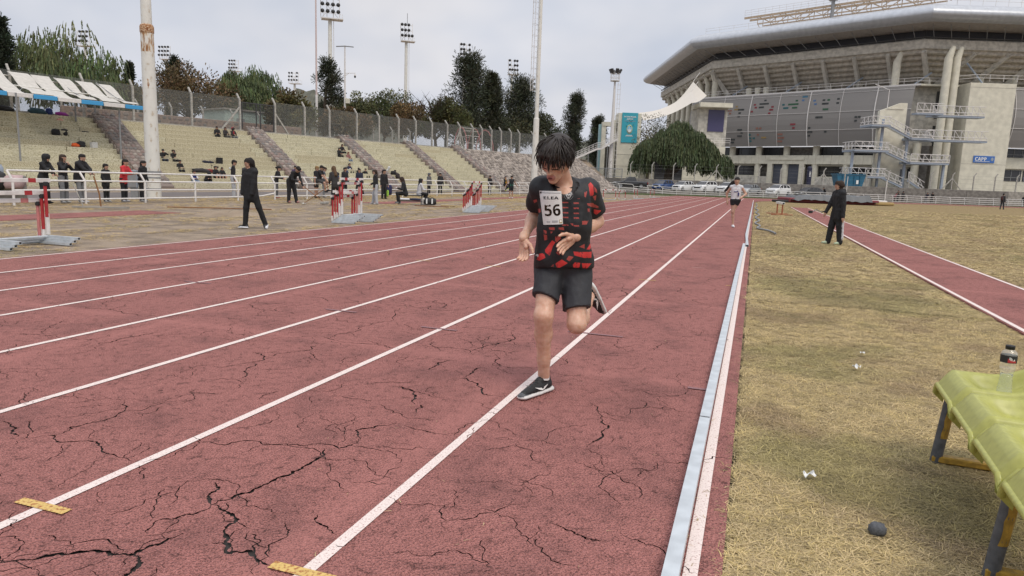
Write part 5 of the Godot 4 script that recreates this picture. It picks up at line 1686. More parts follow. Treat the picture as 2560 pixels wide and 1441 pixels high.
# ------------------------------------------------------------------ bank, hills, car park
func heap(b: MB, pts: Array, d0: float, d1: float) -> void:
	for i in pts.size() - 1:
		var a: Vector2 = pts[i]
		var c: Vector2 = pts[i + 1]
		for k in 6:
			var u0 := k / 6.0
			var u1 := (k + 1) / 6.0
			var f := func(p: Vector2, u: float) -> Vector3: return Vector3(p.x, p.y * (1.0 - pow(1.0 - u, 1.6)) + 0.12 * sin(p.x * 2.7 + u * 9.0) * u * (1.0 - u) * 4.0, -lerpf(d0, d1, u))
			b.quad(f.call(a, u0), f.call(c, u0), f.call(c, u1), f.call(a, u1))
func build_far_bank() -> void:
	var b := mb()
	b.T = ARX()
	heap(b, [Vector2(-2, 5.2), Vector2(4, 5.3), Vector2(8.5, 5.2), Vector2(10.2, 5.5), Vector2(12.3, 5.2), Vector2(14.0, 3.6), Vector2(15.5, 2.4), Vector2(18.0, 1.0)], 113.0, 124.0)
	heap(b, [Vector2(-2, 5.2), Vector2(18.0, 2.2)], 123.0, 150.0)
	gnd(b, "grassy_bank", M.soil)
	var r := RandomNumberGenerator.new()
	r.seed = 5
	var n := 0
	var mm := MultiMesh.new()
	mm.transform_format = MultiMesh.TRANSFORM_3D
	mm.use_colors = true
	mm.mesh = tuft_mesh(17, 8, 0.5, 0.15)
	mm.instance_count = 700
	for i in 700:
		var x := r.randf_range(2.0, 15.5)
		var u := r.randf()
		var crest := 5.3 if x < 12 else lerpf(5.2, 2.4, (x - 12.0) / 3.5)
		var p := AR(x, crest * (1.0 - pow(1.0 - u, 1.6)), lerpf(113.0, 124.0, u))
		mm.set_instance_transform(i, Transform3D(Basis(Vector3.UP, r.randf() * TAU) * r.randf_range(0.8, 1.6), p))
		var k := r.randf_range(0.6, 1.2)
		mm.set_instance_color(i, Color(0.40 * k, 0.32 * k, 0.15 * k).lerp(Color(0.2, 0.19, 0.09), r.randf() * 0.6))
	var o := MultiMeshInstance3D.new()
	o.multimesh = mm
	o.material_override = M.blade
	o.name = "bank_grass"
	o.set_meta("kind", "stuff")
	tag(o, "tall dry grass on the bank left of the banner tower", "grass")
	add_child(o)
	var nz := FastNoiseLite.new()
	nz.frequency = 0.004
	for hp in [[[-1700, 330], [-1500, 350], [-1350, 369], [-1281, 440], [-1236, 462], [-1181, 446], [-1136, 460], [-1100, 432], [-1036, 396], [-947, 394], [-903, 384], [-860, 360], [-760, 300], [-600, 260]], [[200, 150], [300, 190], [352, 216], [396, 236], [464, 224], [560, 190], [700, 150]]]:
		var h := mb()
		h.T = ARX()
		for i in hp.size() - 1:
			for s in 6:
				var u0 := s / 6.0
				var u1 := (s + 1) / 6.0
				var P := []
				for u in [u0, u1]:
					var x: float = lerpf(hp[i][0], hp[i + 1][0], u)
					var y: float = lerpf(hp[i][1], hp[i + 1][1], u) + 9.0 * nz.get_noise_1d(x * 1.7)
					P.append([x, y])
				for k in 5:
					var a0 := k / 5.0
					var a1 := (k + 1) / 5.0
					var g := func(p: Array, a: float) -> Vector3: return Vector3(p[0] + 40.0 * nz.get_noise_2d(p[0] * 3.0, a * 900.0) * (1.0 - a), p[1] * a, -(3300.0 + 700.0 * a + 160.0 * nz.get_noise_2d(p[0] * 2.0, a * 500.0) * (1.0 - a) * a * 4.0))
					h.quad(g.call(P[0], a0), g.call(P[1], a0), g.call(P[1], a1), g.call(P[0], a1))
		gnd(h, "distant_hill", M.hill)
func car_ground(r: float) -> float:
	return clampf(0.86 - 0.0125 * r, 0.2, 0.8)
func build_car_park() -> void:
	var b := mb()
	b.T = ARX()
	for k in 12:
		var r0 := -6.0 + k * 5.0
		var r1 := r0 + 5.0
		b.quad(Vector3(r0, car_ground(r0), -104.9), Vector3(r1, car_ground(r1), -104.9), Vector3(r1, car_ground(r1), -113.2), Vector3(r0, car_ground(r0), -113.2))
		b.quad(Vector3(r0, -0.05, -104.9), Vector3(r1, -0.05, -104.9), Vector3(r1, car_ground(r1), -104.9), Vector3(r0, car_ground(r0), -104.9))
	gnd(b, "car_park", M.paving)
	var tc := mb()
	tc.T = ARX()
	tc.box(Vector3(90, 1.05, -173.3), Vector3(180, 2.1, 120))
	gnd(tc, "arena_terrace", M.paving)
	var w := base_node("retaining_wall", ARX())
	tag(w, "long grey concrete retaining wall behind the parked cars", "wall")
	for k in 15:
		var r0 := 6.0 + k * 6.6
		inst(mb().bbox(Vector3(r0 + 3.28, 1.1, -113.2), Vector3(6.56, 2.24, 0.4), 0.03).mesh(), "wall_length", M.concrete_dark if k != 11 else M.concrete, w)
	var wf := base_node("wall_fence", ARX())
	tag(wf, "wire fence on bent concrete posts standing on the retaining wall", "fence")
	for k in 22:
		var r := 14.8 + k * 3.42
		var f := mb()
		fence_post(f, Vector3(r, 2.2, -113.2), 2.7, Vector3(0.32, 0, 0), 0.14)
		if k in [5, 10, 16]:
			for sg in [-1.0, 1.0]:
				f.bar(Vector3(r, 4.0, -113.2), Vector3(r + sg * 1.5, 2.2, -113.2), 0.12, 0.12)
		put(f, "post", M.concrete_post, wf)
	for k in 4:
		var m2 := mb()
		for h in [2.5, 3.2, 3.9, 4.4]:
			m2.bar(Vector3(14.8 + k * 18.0, h, -113.2), Vector3(32.8 + k * 18.0, h, -113.2), 0.016, 0.016)
		put(m2, "wire", M.wire, wf)
	var lf := base_node("tube_fence", ARX())
	tag(lf, "low grey tube and mesh fence at the foot of the grassy bank", "fence")
	for k in 4:
		put(mb().tube([Vector3(9.0 + k * 2.6, 0.9, -112.4), Vector3(9.0 + k * 2.6, 3.7, -112.4)], 0.06, 6), "post", M.steel_grey, lf)
	for h in [2.4, 3.65]:
		put(mb().tube([Vector3(9.0, h, -112.4), Vector3(16.8, h, -112.4)], 0.05, 6), "rail", M.steel_grey, lf)
	var lm := mb()
	mesh_bay(lm, Vector3(9.0, 2.4, -112.4), Vector3(16.8, 2.4, -112.4), 1.25, 0.14, 0.008)
	put(lm, "wire_mesh", M.wire, lf)
	var sk := base_node("blue_skip", ARX())
	tag(sk, "blue metal waste skip on the terrace beside the stair tower", "skip")
	put(mb().prism([Vector2(52.6, 4.1), Vector2(57.4, 4.1), Vector2(56.9, 2.2), Vector2(53.1, 2.2)], -118.5, -116.5), "body", M.skip_blue, sk)
	put(mb().box(Vector3(55.0, 4.12, -117.5), Vector3(5.0, 0.14, 2.2)), "rim", M.skip_blue, sk)
	for k in 4:
		put(mb().box(Vector3(53.6 + k * 0.95, 3.1, -116.42), Vector3(0.12, 1.7, 0.1)), "rib", M.skip_blue, sk)
	put(mb().box(Vector3(56.0, 2.9, -116.38), Vector3(0.36, 0.6, 0.05)), "label", M.letter_white, sk)
	var fl := base_node("feather_flag", ARX())
	tag(fl, "dark navy padded column beside the loading gate", "column")
	put(mb().lathe([Vector2(0.38, 2.1), Vector2(0.38, 4.9), Vector2(0.3, 5.2), Vector2(0.0, 5.3)], 14, Transform3D(Basis(), Vector3(48.9, 0, -118.5))), "column_body", M.navy, fl)
	for k in 4:
		put(mb().box(Vector3(48.86, 4.3 - k * 0.22, -118.1), Vector3(0.22, 0.12, 0.04)), "print", M.letter_white, fl)
	build_cars()
func car_mesh(kind: String, body: Material, at: Transform3D, label: String, gname: String) -> void:
	var specs := {
		"pickup": {"L": 5.1, "W": 1.78, "low": [[0.0, 0.62], [0.05, 0.95], [0.9, 1.08], [1.5, 1.12], [3.3, 1.12], [3.32, 1.1], [5.05, 1.1], [5.1, 0.62]], "cab": [[1.35, 1.1], [2.05, 1.72], [2.3, 1.76], [3.1, 1.76], [3.32, 1.1]], "wheels": [0.85, 4.0], "wr": 0.38, "bed": true},
		"hatch": {"L": 3.85, "W": 1.66, "low": [[0.0, 0.45], [0.05, 0.72], [0.3, 0.84], [1.0, 0.98], [2.0, 1.0], [3.6, 1.03], [3.8, 0.95], [3.85, 0.5]], "cab": [[0.8, 0.94], [1.55, 1.44], [1.8, 1.5], [3.0, 1.5], [3.4, 1.4], [3.78, 0.98]], "wheels": [0.72, 3.2], "wr": 0.3},
		"suv": {"L": 4.4, "W": 1.82, "low": [[0.0, 0.5], [0.04, 0.85], [0.25, 1.0], [1.1, 1.12], [2.2, 1.14], [4.1, 1.16], [4.36, 1.05], [4.4, 0.55]], "cab": [[0.95, 1.08], [1.7, 1.58], [2.0, 1.66], [3.6, 1.66], [3.95, 1.58], [4.3, 1.12]], "wheels": [0.84, 3.55], "wr": 0.36},
		"sedan": {"L": 4.5, "W": 1.74, "low": [[0.0, 0.42], [0.04, 0.7], [0.3, 0.82], [1.1, 0.95], [2.2, 0.97], [3.9, 1.0], [4.4, 0.96], [4.5, 0.5]], "cab": [[0.95, 0.92], [1.75, 1.4], [2.05, 1.45], [3.0, 1.45], [3.4, 1.36], [4.1, 0.98]], "wheels": [0.8, 3.6], "wr": 0.32}}
	var s: Dictionary = specs[kind]
	var c := base_node("parked_car" if kind != "pickup" else "pickup_truck", at)
	tag(c, label, "car" if kind != "pickup" else "pickup", gname)
	var W: float = s.W * 0.5
	var bd := mb()
	var low: Array = s.low
	var xs := []
	for k in 25:
		xs.append(s.L * k / 24.0)
	var height := func(x: float, line: Array) -> float:
		for i in line.size() - 1:
			if x >= line[i][0] and x <= line[i + 1][0]:
				return lerpf(line[i][1], line[i + 1][1], (x - line[i][0]) / maxf(line[i + 1][0] - line[i][0], 0.001))
		return -1.0
	var under := func(x: float) -> float:
		for w in s.wheels:
			var dx: float = absf(x - w)
			if dx < s.wr + 0.07:
				return 0.3 + sqrt(pow(s.wr + 0.07, 2) - dx * dx) * 0.9
		return 0.26
	var ring := func(x: float) -> Array:
		var y1: float = maxf(height.call(x, low), 0.5)
		var nose: float = 1.0 - 0.16 * pow(clampf(1.0 - x / 0.55, 0.0, 1.0), 2.0) - 0.1 * pow(clampf(1.0 - (s.L - x) / 0.4, 0.0, 1.0), 2.0)
		var w: float = W * nose
		var y0: float = under.call(x)
		return [Vector3(x, y0, w * 0.96), Vector3(x, lerpf(y0, y1, 0.5), w), Vector3(x, y1 - 0.1, w * 0.985), Vector3(x, y1, w * 0.88), Vector3(x, y1 + 0.02, 0), Vector3(x, y1, -w * 0.88), Vector3(x, y1 - 0.1, -w * 0.985), Vector3(x, lerpf(y0, y1, 0.5), -w), Vector3(x, y0, -w * 0.96)]
	for i in 24:
		var a: Array = ring.call(xs[i])
		var b: Array = ring.call(xs[i + 1])
		for k in 8:
			bd.quad(a[k], b[k], b[k + 1], a[k + 1])
	var f: Array = ring.call(0.0)
	var t: Array = ring.call(s.L)
	for k in range(1, 8):
		bd.tri3(f[0], f[k], f[k + 1])
		bd.tri3(t[0], t[k + 1], t[k])
	bd.box(Vector3(s.L * 0.5, 0.3, 0), Vector3(s.L * 0.94, 0.16, W * 1.7))
	var cab: Array = s.cab
	var rf := mb()
	var gl := mb()
	var m := cab.size()
	var in_w := func(y: float) -> float: return W * lerpf(0.94, 0.70, clampf((y - 0.95) / 0.7, 0.0, 1.0))
	for i in m - 1:
		var a: Array = cab[i]
		var b: Array = cab[i + 1]
		var wa: float = in_w.call(a[1])
		var wb: float = in_w.call(b[1])
		var steep: bool = absf(b[1] - a[1]) > 0.12
		(gl if steep else rf).quad(Vector3(a[0], a[1], -wa), Vector3(a[0], a[1], wa), Vector3(b[0], b[1], wb), Vector3(b[0], b[1], -wb))
	for sg in [1.0, -1.0]:
		var base := []
		var gls := []
		var cx := 0.0
		for p in cab:
			cx += p[0] / m
		for p in cab:
			base.append(Vector3(p[0], p[1], sg * in_w.call(p[1])))
			var px: float = lerpf(p[0], cx, 0.10)
			var py: float = lerpf(p[1], 1.25, 0.16)
			gls.append(Vector3(px, py, sg * (in_w.call(py) + 0.012)))
		for k in range(1, m - 1):
			if sg > 0:
				rf.tri3(base[0], base[k + 1], base[k])
				gl.tri3(gls[0], gls[k + 1], gls[k])
			else:
				rf.tri3(base[0], base[k], base[k + 1])
				gl.tri3(gls[0], gls[k], gls[k + 1])
	put(bd, "body", body, c)
	put(rf, "roof", body, c)
	var gi := put(gl, "glass", M.window_dark, c)
	for sg in [1.0, -1.0]:
		for px in ([2.55] if kind == "pickup" else [2.25, 3.15 if kind == "suv" else 3.0]):
			put(mb().bar(Vector3(px, 1.05, sg * in_w.call(1.05) + sg * 0.02), Vector3(px + 0.05, 1.5, sg * in_w.call(1.5) + sg * 0.02), 0.07, 0.03), "pillar", body, gi)
		put(mb().bbox(Vector3(1.35, 1.12, sg * (W + 0.06)), Vector3(0.12, 0.14, 0.2), 0.03), "mirror", body, c)
		put(mb().bbox(Vector3(0.10, low[1][1] - 0.06, sg * W * 0.66), Vector3(0.14, 0.16, W * 0.4), 0.03), "headlight", mk("lamp_glass", Color(0.5, 0.52, 0.54), 0.15) if not M.has("lamp_glass") else M.lamp_glass, c)
		put(mb().bbox(Vector3(s.L - 0.06, 0.85, sg * W * 0.8), Vector3(0.1, 0.26, 0.16), 0.02), "tail_light", M.red_paint, c)
		for wx in s.wheels:
			var wh := put(mb().lathe([Vector2(0.0, -0.1), Vector2(s.wr * 0.9, -0.1), Vector2(s.wr, -0.06), Vector2(s.wr, 0.06), Vector2(s.wr * 0.9, 0.1), Vector2(0.0, 0.1)], 18, Transform3D(Basis(Vector3.RIGHT, PI / 2), Vector3.ZERO)), "wheel", M.rubber, c, Transform3D(Basis(), Vector3(wx, s.wr, sg * (W - 0.1))))
			put(mb().lathe([Vector2(0.0, 0.0), Vector2(s.wr * 0.6, 0.0), Vector2(s.wr * 0.66, 0.02)], 14, Transform3D(Basis(Vector3.RIGHT, PI / 2 * sg), Vector3(0, 0, 0.112 * sg))), "rim", M.steel_grey, wh)
	put(mb().bbox(Vector3(0.0, 0.66 if kind != "sedan" else 0.56, 0), Vector3(0.06, 0.2, W * 1.1), 0.02), "grille", M.black, c)
	put(mb().bbox(Vector3(-0.03, 0.44, 0), Vector3(0.03, 0.13, 0.4), 0.01), "number_plate", M.letter_white, c)
	if kind == "suv":
		for sg in [1.0, -1.0]:
			put(mb().tube([Vector3(1.9, 1.70, sg * 0.58), Vector3(2.1, 1.75, sg * 0.58), Vector3(3.4, 1.75, sg * 0.58), Vector3(3.6, 1.70, sg * 0.58)], 0.025, 5), "roof_bar", M.black, c)
	if s.has("bed"):
		put(mb().box(Vector3(4.2, 1.04, 0), Vector3(1.6, 0.16, W * 1.6)), "load_bed", M.black, c)
func build_cars() -> void:
	mk("paint_black", Color(0.012, 0.012, 0.013), 0.3, {"coat": 0.8})
	mk("paint_blue", Color(0.012, 0.05, 0.17), 0.3, {"coat": 0.8})
	mk("paint_white", Color(0.74, 0.74, 0.73), 0.35, {"coat": 0.8})
	mk("paint_silver", Color(0.42, 0.44, 0.45), 0.35, {"metal": 0.4, "coat": 0.8})
	mk("paint_grey", Color(0.035, 0.037, 0.04), 0.32, {"coat": 0.8})
	for q in [["pickup", "paint_black", 14.7, 108.6, 4.0, "black double cab pickup truck, leftmost vehicle in front of the wall"],
		["hatch", "paint_blue", 20.6, 106.2, 44.0, "small blue hatchback parked beside the black pickup"],
		["hatch", "paint_white", 23.6, 106.2, 42.0, "small white hatchback between the blue car and a white off-road car"],
		["suv", "paint_white", 26.8, 106.2, 42.0, "boxy white off-road car with black roof bars, left of the other white off-roader"],
		["suv", "paint_white", 30.3, 106.2, 42.0, "white off-road car with a black grille, partly behind the woman runner"],
		["sedan", "paint_silver", 33.6, 106.2, 44.0, "silver saloon car just right of the woman runner"],
		["suv", "paint_white", 37.8, 106.2, 38.0, "white off-road car standing apart, left of the dark saloon"],
		["sedan", "paint_grey", 42.2, 106.8, 20.0, "dark grey saloon car, rightmost of the parked cars"]]:
		var b := Basis(Vector3.UP, deg_to_rad(YAW + q[4]))
		car_mesh(q[0], M[q[1]], Transform3D(b, AR(q[2] + 0.4, car_ground(q[2] + 2.0), q[3])), q[5], "cars parked along the retaining wall")
# ------------------------------------------------------------------ white railings
func white_railing(label: String, pts: Array, arm: Vector3, h: float, skip: Array, r := 0.032) -> void:
	var t := thing("white_railing", label, "railing", pts[0])
	for i in pts.size():
		var p: Vector3 = pts[i] - pts[0]
		var b := mb()
		b.tube([p + Vector3(0, -0.08, 0), p + Vector3(0, h * 0.73, 0), p + Vector3(0, h, 0) + arm], r * 1.25, 7)
		put(b, "post", M.white_paint, t)
	for i in pts.size() - 1:
		var p: Vector3 = pts[i] - pts[0]
		var q: Vector3 = pts[i + 1] - pts[0]
		for lev in 4:
			if [i, lev] in skip:
				continue
			var o := Vector3(0, h * float([0.14, 0.43, 0.72, 1.0][lev]), 0) + (arm if lev == 3 else Vector3.ZERO)
			put(mb().tube([p + o, q + o], r, 7), "rail", M.white_paint, t)
func build_railings() -> void:
	var pts := []
	for k in 22:
		var z := -16.0 - k * 2.5
		pts.append(Vector3(-22.2 + 0.026 * k * 2.5 * 0.9, 0, z))
	white_railing("white tube railing with slanted post tops between the dirt apron and the grandstand", pts, Vector3(-0.2, 0, 0.02), 1.09, [[4, 0], [17, 3], [18, 1]])
	var loose := thing("loose_pipe", "bent loose white pipe end hanging from the near railing", "pipe", Vector3(-22.0, 0.0, -26.0))
	put(mb().tube([Vector3(0, 0.15, 0), Vector3(0.1, 0.13, -0.8), Vector3(0.2, 0.2, -1.5), Vector3(0.4, 0.32, -2.1)], 0.032, 7), "pipe", M.white_paint, loose)
	var far := []
	for k in 40:
		far.append(AR(11.0 + k * 2.12, 0.55 * clampf(1.0 - (k * 2.12) / 12.0, 0.0, 1.0), 104.0))
	white_railing("white tube railing at the far end, in front of the parked cars and wall", far, AR(-0.18, 0, 0), 1.02, [[2, 2], [3, 3], [4, 2]], 0.036)
	var rk := thing("levelling_rake", "rusty handled levelling rake standing by the first railing post", "rake", Vector3(-19.6, 0, -16.9), 0.6)
	put(mb().tube([Vector3(0, 0.02, 0), Vector3(-0.03, 0.45, 0.0), Vector3(-0.16, 1.0, 0.0)], 0.024, 6), "handle", M.rust, rk)
	put(mb().box(Vector3(0.0, 0.03, 0), Vector3(1.6, 0.05, 0.14)), "blade", M.concrete, rk)
	put(mb().tube([Vector3(-0.5, 0.04, 0), Vector3(-0.75, 0.75, 0)], 0.016, 6), "stay", M.concrete_post, rk)
# ------------------------------------------------------------------ masts and lamps
func build_masts() -> void:
	var m1 := thing("rusty_mast", "thick white painted steel mast with rust streaks below its joint", "mast", Vector3(-24.57, 0, -23.83))
	put(mb().lathe([Vector2(0.3000, -0.1), Vector2(0.2880, 1.5), Vector2(0.2520, 6.85)], 28), "lower_shaft", M.white_old, m1)
	var streak := mk("rust_streak", Color(0.68, 0.66, 0.61), 0.7, {"tex": noise_tex("streak", 23, 0.03, 4, [[0.30, lin(0.36, 0.15, 0.05)], [0.46, lin(0.75, 0.55, 0.36)], [0.58, grey(0.96)], [0.9, grey(1.0)]]), "size": 1.5, "sy": 0.22})
	put(mb().lathe([Vector2(0.2576, 6.1), Vector2(0.2548, 6.86)], 28), "stained_band", streak, m1)
	put(mb().lathe([Vector2(0.2544, 6.86), Vector2(0.2760, 6.90), Vector2(0.2760, 7.12), Vector2(0.2400, 7.2), Vector2(0.2080, 7.22)], 28), "joint_collar", mk("rust_heavy", Color(0.55, 0.42, 0.30), 0.85, {"tex": noise_tex("rusty", 24, 0.035, 4, [[0.35, lin(0.3, 0.13, 0.06)], [0.5, lin(0.75, 0.45, 0.2)], [0.62, grey(1.0)]]), "size": 1.6}), m1)
	put(mb().lathe([Vector2(0.2080, 7.2), Vector2(0.2000, 10.0), Vector2(0.1680, 16.0), Vector2(0.1360, 26.0)], 24), "upper_shaft", M.white_old, m1)
	for q in [[0.9, 0.03], [1.1, 0.08], [0.42, 0.03], [0.72, 0.03]]:
		put(mb().lathe([Vector2(0.2976, q[0] - q[1]), Vector2(0.3080, q[0]), Vector2(0.2976, q[0] + q[1])], 24), "strap", M.steel_grey, m1)
	for k in 5:  # flaked rust runs low down on the shaft
		var an := [2.2, 2.35, 1.5, 0.9, 1.9][k] as float
		var y0 := [3.4, 2.4, 0.3, 4.6, 1.0][k] as float
		var l := [1.3, 0.9, 0.5, 0.4, 0.35][k] as float
		var p := mb()
		for i in 6:
			var w0 := 0.05 + 0.03 * sin(i * 1.9 + k)
			var w1 := 0.05 + 0.03 * sin((i + 1) * 1.9 + k)
			var ya := y0 + l * i / 6.0
			var yb := y0 + l * (i + 1) / 6.0
			var ra := (lerpf(0.36, 0.315, (ya - 1.5) / 5.35) if ya > 1.5 else 0.366) * 0.8 + 0.003
			var rb := (lerpf(0.36, 0.315, (yb - 1.5) / 5.35) if yb > 1.5 else 0.366) * 0.8 + 0.003
			p.quad(Vector3(cos(an + w0 * 2.4) * ra, ya, sin(an + w0 * 2.4) * ra), Vector3(cos(an - w0 * 2.4) * ra, ya, sin(an - w0 * 2.4) * ra), Vector3(cos(an - w1 * 2.4) * rb, yb, sin(an - w1 * 2.4) * rb), Vector3(cos(an + w1 * 2.4) * rb, yb, sin(an + w1 * 2.4) * rb))
		put(p, "rust_run", streak, m1)
	var cb := thing("meter_cabinet", "grey electrical cabinet at the foot of the rusty mast", "cabinet", Vector3(-25.25, 0, -23.4), 0.6)
	put(mb().bbox(Vector3(0, 0.82, 0), Vector3(0.36, 0.75, 0.3), 0.015), "box", M.steel_blue, cb)
	put(mb().box(Vector3(0.05, 0.22, 0), Vector3(0.28, 0.45, 0.22)), "stand", M.steel_grey, cb)
	put(mb().bbox(Vector3(0, 0.82, 0.155), Vector3(0.32, 0.7, 0.02), 0.005), "door", M.steel_grey, cb)
	var m2 := thing("caged_ladder_mast", "tall slim white mast with a caged ladder, behind the runner", "mast", Vector3(-18.3, 0, -59.0))
	put(mb().lathe([Vector2(0.29, -0.1), Vector2(0.24, 6.6), Vector2(0.235, 6.62), Vector2(0.17, 6.7), Vector2(0.15, 14.0), Vector2(0.12, 26.0)], 18), "shaft", M.white_old, m2)
	var cg := mb()
	for k in 14:
		var y := 9.0 + k * 0.9
		var pth := []
		for i in 7:
			var a := PI * 0.5 + PI * i / 6.0
			pth.append(Vector3(-0.3 + 0.36 * cos(a), y, 0.36 * sin(a)))
		cg.tube(pth, 0.014, 4, false)
		cg.tube([Vector3(-0.28, y, -0.2), Vector3(-0.28, y, 0.2)], 0.012, 4, false)
		cg.tube([Vector3(-0.28, y + 0.45, -0.2), Vector3(-0.28, y + 0.45, 0.2)], 0.012, 4, false)
	for i in 5:
		var a := PI * 0.5 + PI * i / 4.0
		cg.tube([Vector3(-0.3 + 0.36 * cos(a), 8.9, 0.36 * sin(a)), Vector3(-0.3 + 0.36 * cos(a), 21.5, 0.36 * sin(a))], 0.014, 4, false)
	put(cg, "ladder_cage", M.white_paint, m2)
	var m3 := thing("thin_pole", "thin white pole rising behind the fence, left of the street lamp", "pole", AR(-21.9, 4.6, 78.0))
	put(mb().lathe([Vector2(0.15, 0), Vector2(0.13, 5.0), Vector2(0.11, 5.1)], 12), "lower_shaft", M.white_paint, m3)
	put(mb().lathe([Vector2(0.105, 5.0), Vector2(0.09, 10.0), Vector2(0.07, 18.0)], 12), "upper_shaft", mk("faded_pink", Color(0.58, 0.47, 0.45), 0.6), m3)
	var m4 := thing("street_lamp", "street lamp with two flat heads and a dome camera on an arm", "street lamp", AR(-19.3, 4.6, 80.0), deg_to_rad(YAW))
	put(mb().lathe([Vector2(0.13, 0), Vector2(0.10, 5.5), Vector2(0.07, 10.7)], 12), "pole", M.white_paint, m4)
	for sg in [-1.0, 1.0]:
		put(mb().bar(Vector3(0, 10.62, 0), Vector3(sg * 0.95, 10.56, 0), 0.22, 0.07), "lamp_head", M.steel_grey, m4)
	put(mb().tube([Vector3(0, 7.75, 0), Vector3(1.15, 7.8, 0)], 0.035, 6), "camera_arm", M.white_paint, m4)
	put(mb().tube([Vector3(0, 7.45, 0), Vector3(0.45, 7.76, 0)], 0.025, 6), "arm_stay", M.white_paint, m4)
	put(mb().lathe([Vector2(0.05, 7.72), Vector2(0.1, 7.6), Vector2(0.1, 7.5)], 12, Transform3D(Basis(), Vector3(1.12, 0, 0))), "camera_housing", M.white_paint, m4)
	put(mb().lathe([Vector2(0.1, 7.5), Vector2(0.11, 7.38), Vector2(0.06, 7.28), Vector2(0, 7.26)], 12, Transform3D(Basis(), Vector3(1.12, 0, 0))), "camera_dome", M.black, m4)
	put(mb().bbox(Vector3(0.33, 4.75, 0.1), Vector3(0.45, 0.55, 0.3), 0.03), "equipment_box", M.arena_cream, m4)
	var lab := {0: "nearest floodlight tower, cut off by the top edge of the photograph", 1: "floodlight tower with a thin aerial rising straight above the trees", 2: "floodlight tower whose pole is hidden by the tallest feathery tree", 3: "floodlight tower left of the white mast, low over dark trees", 4: "floodlight rack above the broad pepper tree at the left", 5: "floodlight rack just right of the rusty mast", 6: "small floodlight rack above the olive brown tree", 7: "small distant floodlight tower in front of the blue hill"}
	var fl := [[-34.0, 130, 28.3, 0.9], [-26.2, 167, 31.7, 0.75], [-14.2, 185, 31.1, 0.7], [-2.0, 195, 29.2, 0.7], [-113.9, 190, 31.9, 1.0], [-107.4, 220, 33.7, 0.95], [-98.4, 250, 34.9, 0.9], [-77.8, 250, 31.5, 0.95]]
	for i in fl.size():
		var q = fl[i]
		var t := thing("floodlight_tower", lab[i], "floodlight", AR(q[0], 4.0, q[1]), deg_to_rad(YAW + (18.0 if i < 4 else -8.0)), "floodlight towers beyond the trees")
		var y: float = q[2] - 4.0
		put(mb().lathe([Vector2(0.5, 0), Vector2(0.32, y)], 12), "pole", M.white_old, t)
		var fr := mb()
		var w: float = 3.6 * q[3]
		fr.box(Vector3(0.4, y + 0.1, 0), Vector3(w * 1.15, 0.16, 2.0))
		for x in [-0.5, -0.17, 0.17, 0.5]:
			fr.bar(Vector3(x * w, y, 0.8), Vector3(x * w, y + 4.0, 0.2), 0.1, 0.1)
		for h in [1.2, 2.4, 3.6]:
			fr.bar(Vector3(-w * 0.5, y + h, 0.8 - h * 0.15), Vector3(w * 0.5, y + h, 0.8 - h * 0.15), 0.1, 0.1)
		fr.bar(Vector3(-w * 0.5, y, 0.8), Vector3(w * 0.17, y + 2.4, 0.45), 0.07, 0.07)
		fr.bar(Vector3(w * 0.5, y, 0.8), Vector3(-w * 0.17, y + 2.4, 0.45), 0.07, 0.07)
		for x in [-0.5, 0.0, 0.5]:
			fr.bar(Vector3(x * w + 0.6, y, -0.9), Vector3(x * w + 0.6, y + 1.3, -0.9), 0.06, 0.06)
		fr.bar(Vector3(-w * 0.5, y + 1.3, -0.9), Vector3(w * 0.62, y + 1.3, -0.9), 0.06, 0.06)
		fr.tube([Vector3(0.75, 0, 0.3), Vector3(0.6, y, 0.3)], 0.05, 4)
		put(fr, "lamp_rack", M.white_paint, t)
		for row in 3:
			for k in 4:
				if (i + row * 5 + k) % 5 == 4 and row > 0:
					continue
				put(mb().lathe([Vector2(0, 0), Vector2(0.22, 0.05), Vector2(0.36, 0.45), Vector2(0, 0.5)], 8, Transform3D(Basis(Vector3.RIGHT, PI * 0.62), Vector3(-w * 0.42 + k * w * 0.28, y + 1.35 + row * 1.2, 0.95 - row * 0.16))), "lamp", M.steel_dark, t)
		if i == 1:
			put(mb().tube([Vector3(0.2, y + 4.0, 0), Vector3(0.2, y + 6.3, 0)], 0.06, 5), "aerial", M.steel_grey, t)
	var rm := thing("ring_light_mast", "slender white mast with a ring of floodlights beside the teal banner", "mast", AR(16.2, 2.2, 122.5), deg_to_rad(YAW))
	put(mb().lathe([Vector2(0.42, 0), Vector2(0.3, 8.5), Vector2(0.16, 16.3)], 14), "shaft", M.white_paint, rm)
	var ld := mb()
	for x in [0.55, 0.95]:
		ld.tube([Vector3(x, 0.5, 0.2), Vector3(x, 16.0, 0.2)], 0.03, 4, false)
	for k in 20:
		ld.tube([Vector3(0.4, 0.8 + k * 0.78, 0.2), Vector3(1.0, 0.8 + k * 0.78, 0.2)], 0.03, 4, false)
	put(ld, "ladder", M.white_paint, rm)
	var pf := mb()
	pf.lathe([Vector2(0.1, 16.1), Vector2(0.78, 16.2), Vector2(0.78, 16.32), Vector2(0.1, 16.32)], 16)
	for k in 10:
		var a := TAU * k / 10.0
		pf.tube([Vector3(cos(a) * 0.76, 16.3, sin(a) * 0.76), Vector3(cos(a) * 0.76, 17.5, sin(a) * 0.76)], 0.03, 4, false)
	for h in [16.8, 17.45]:
		var ring := []
		for k in 17:
			ring.append(Vector3(cos(TAU * k / 16.0) * 0.76, h, sin(TAU * k / 16.0) * 0.76))
		pf.tube(ring, 0.035, 4, false)
	put(pf, "platform", M.white_paint, rm)
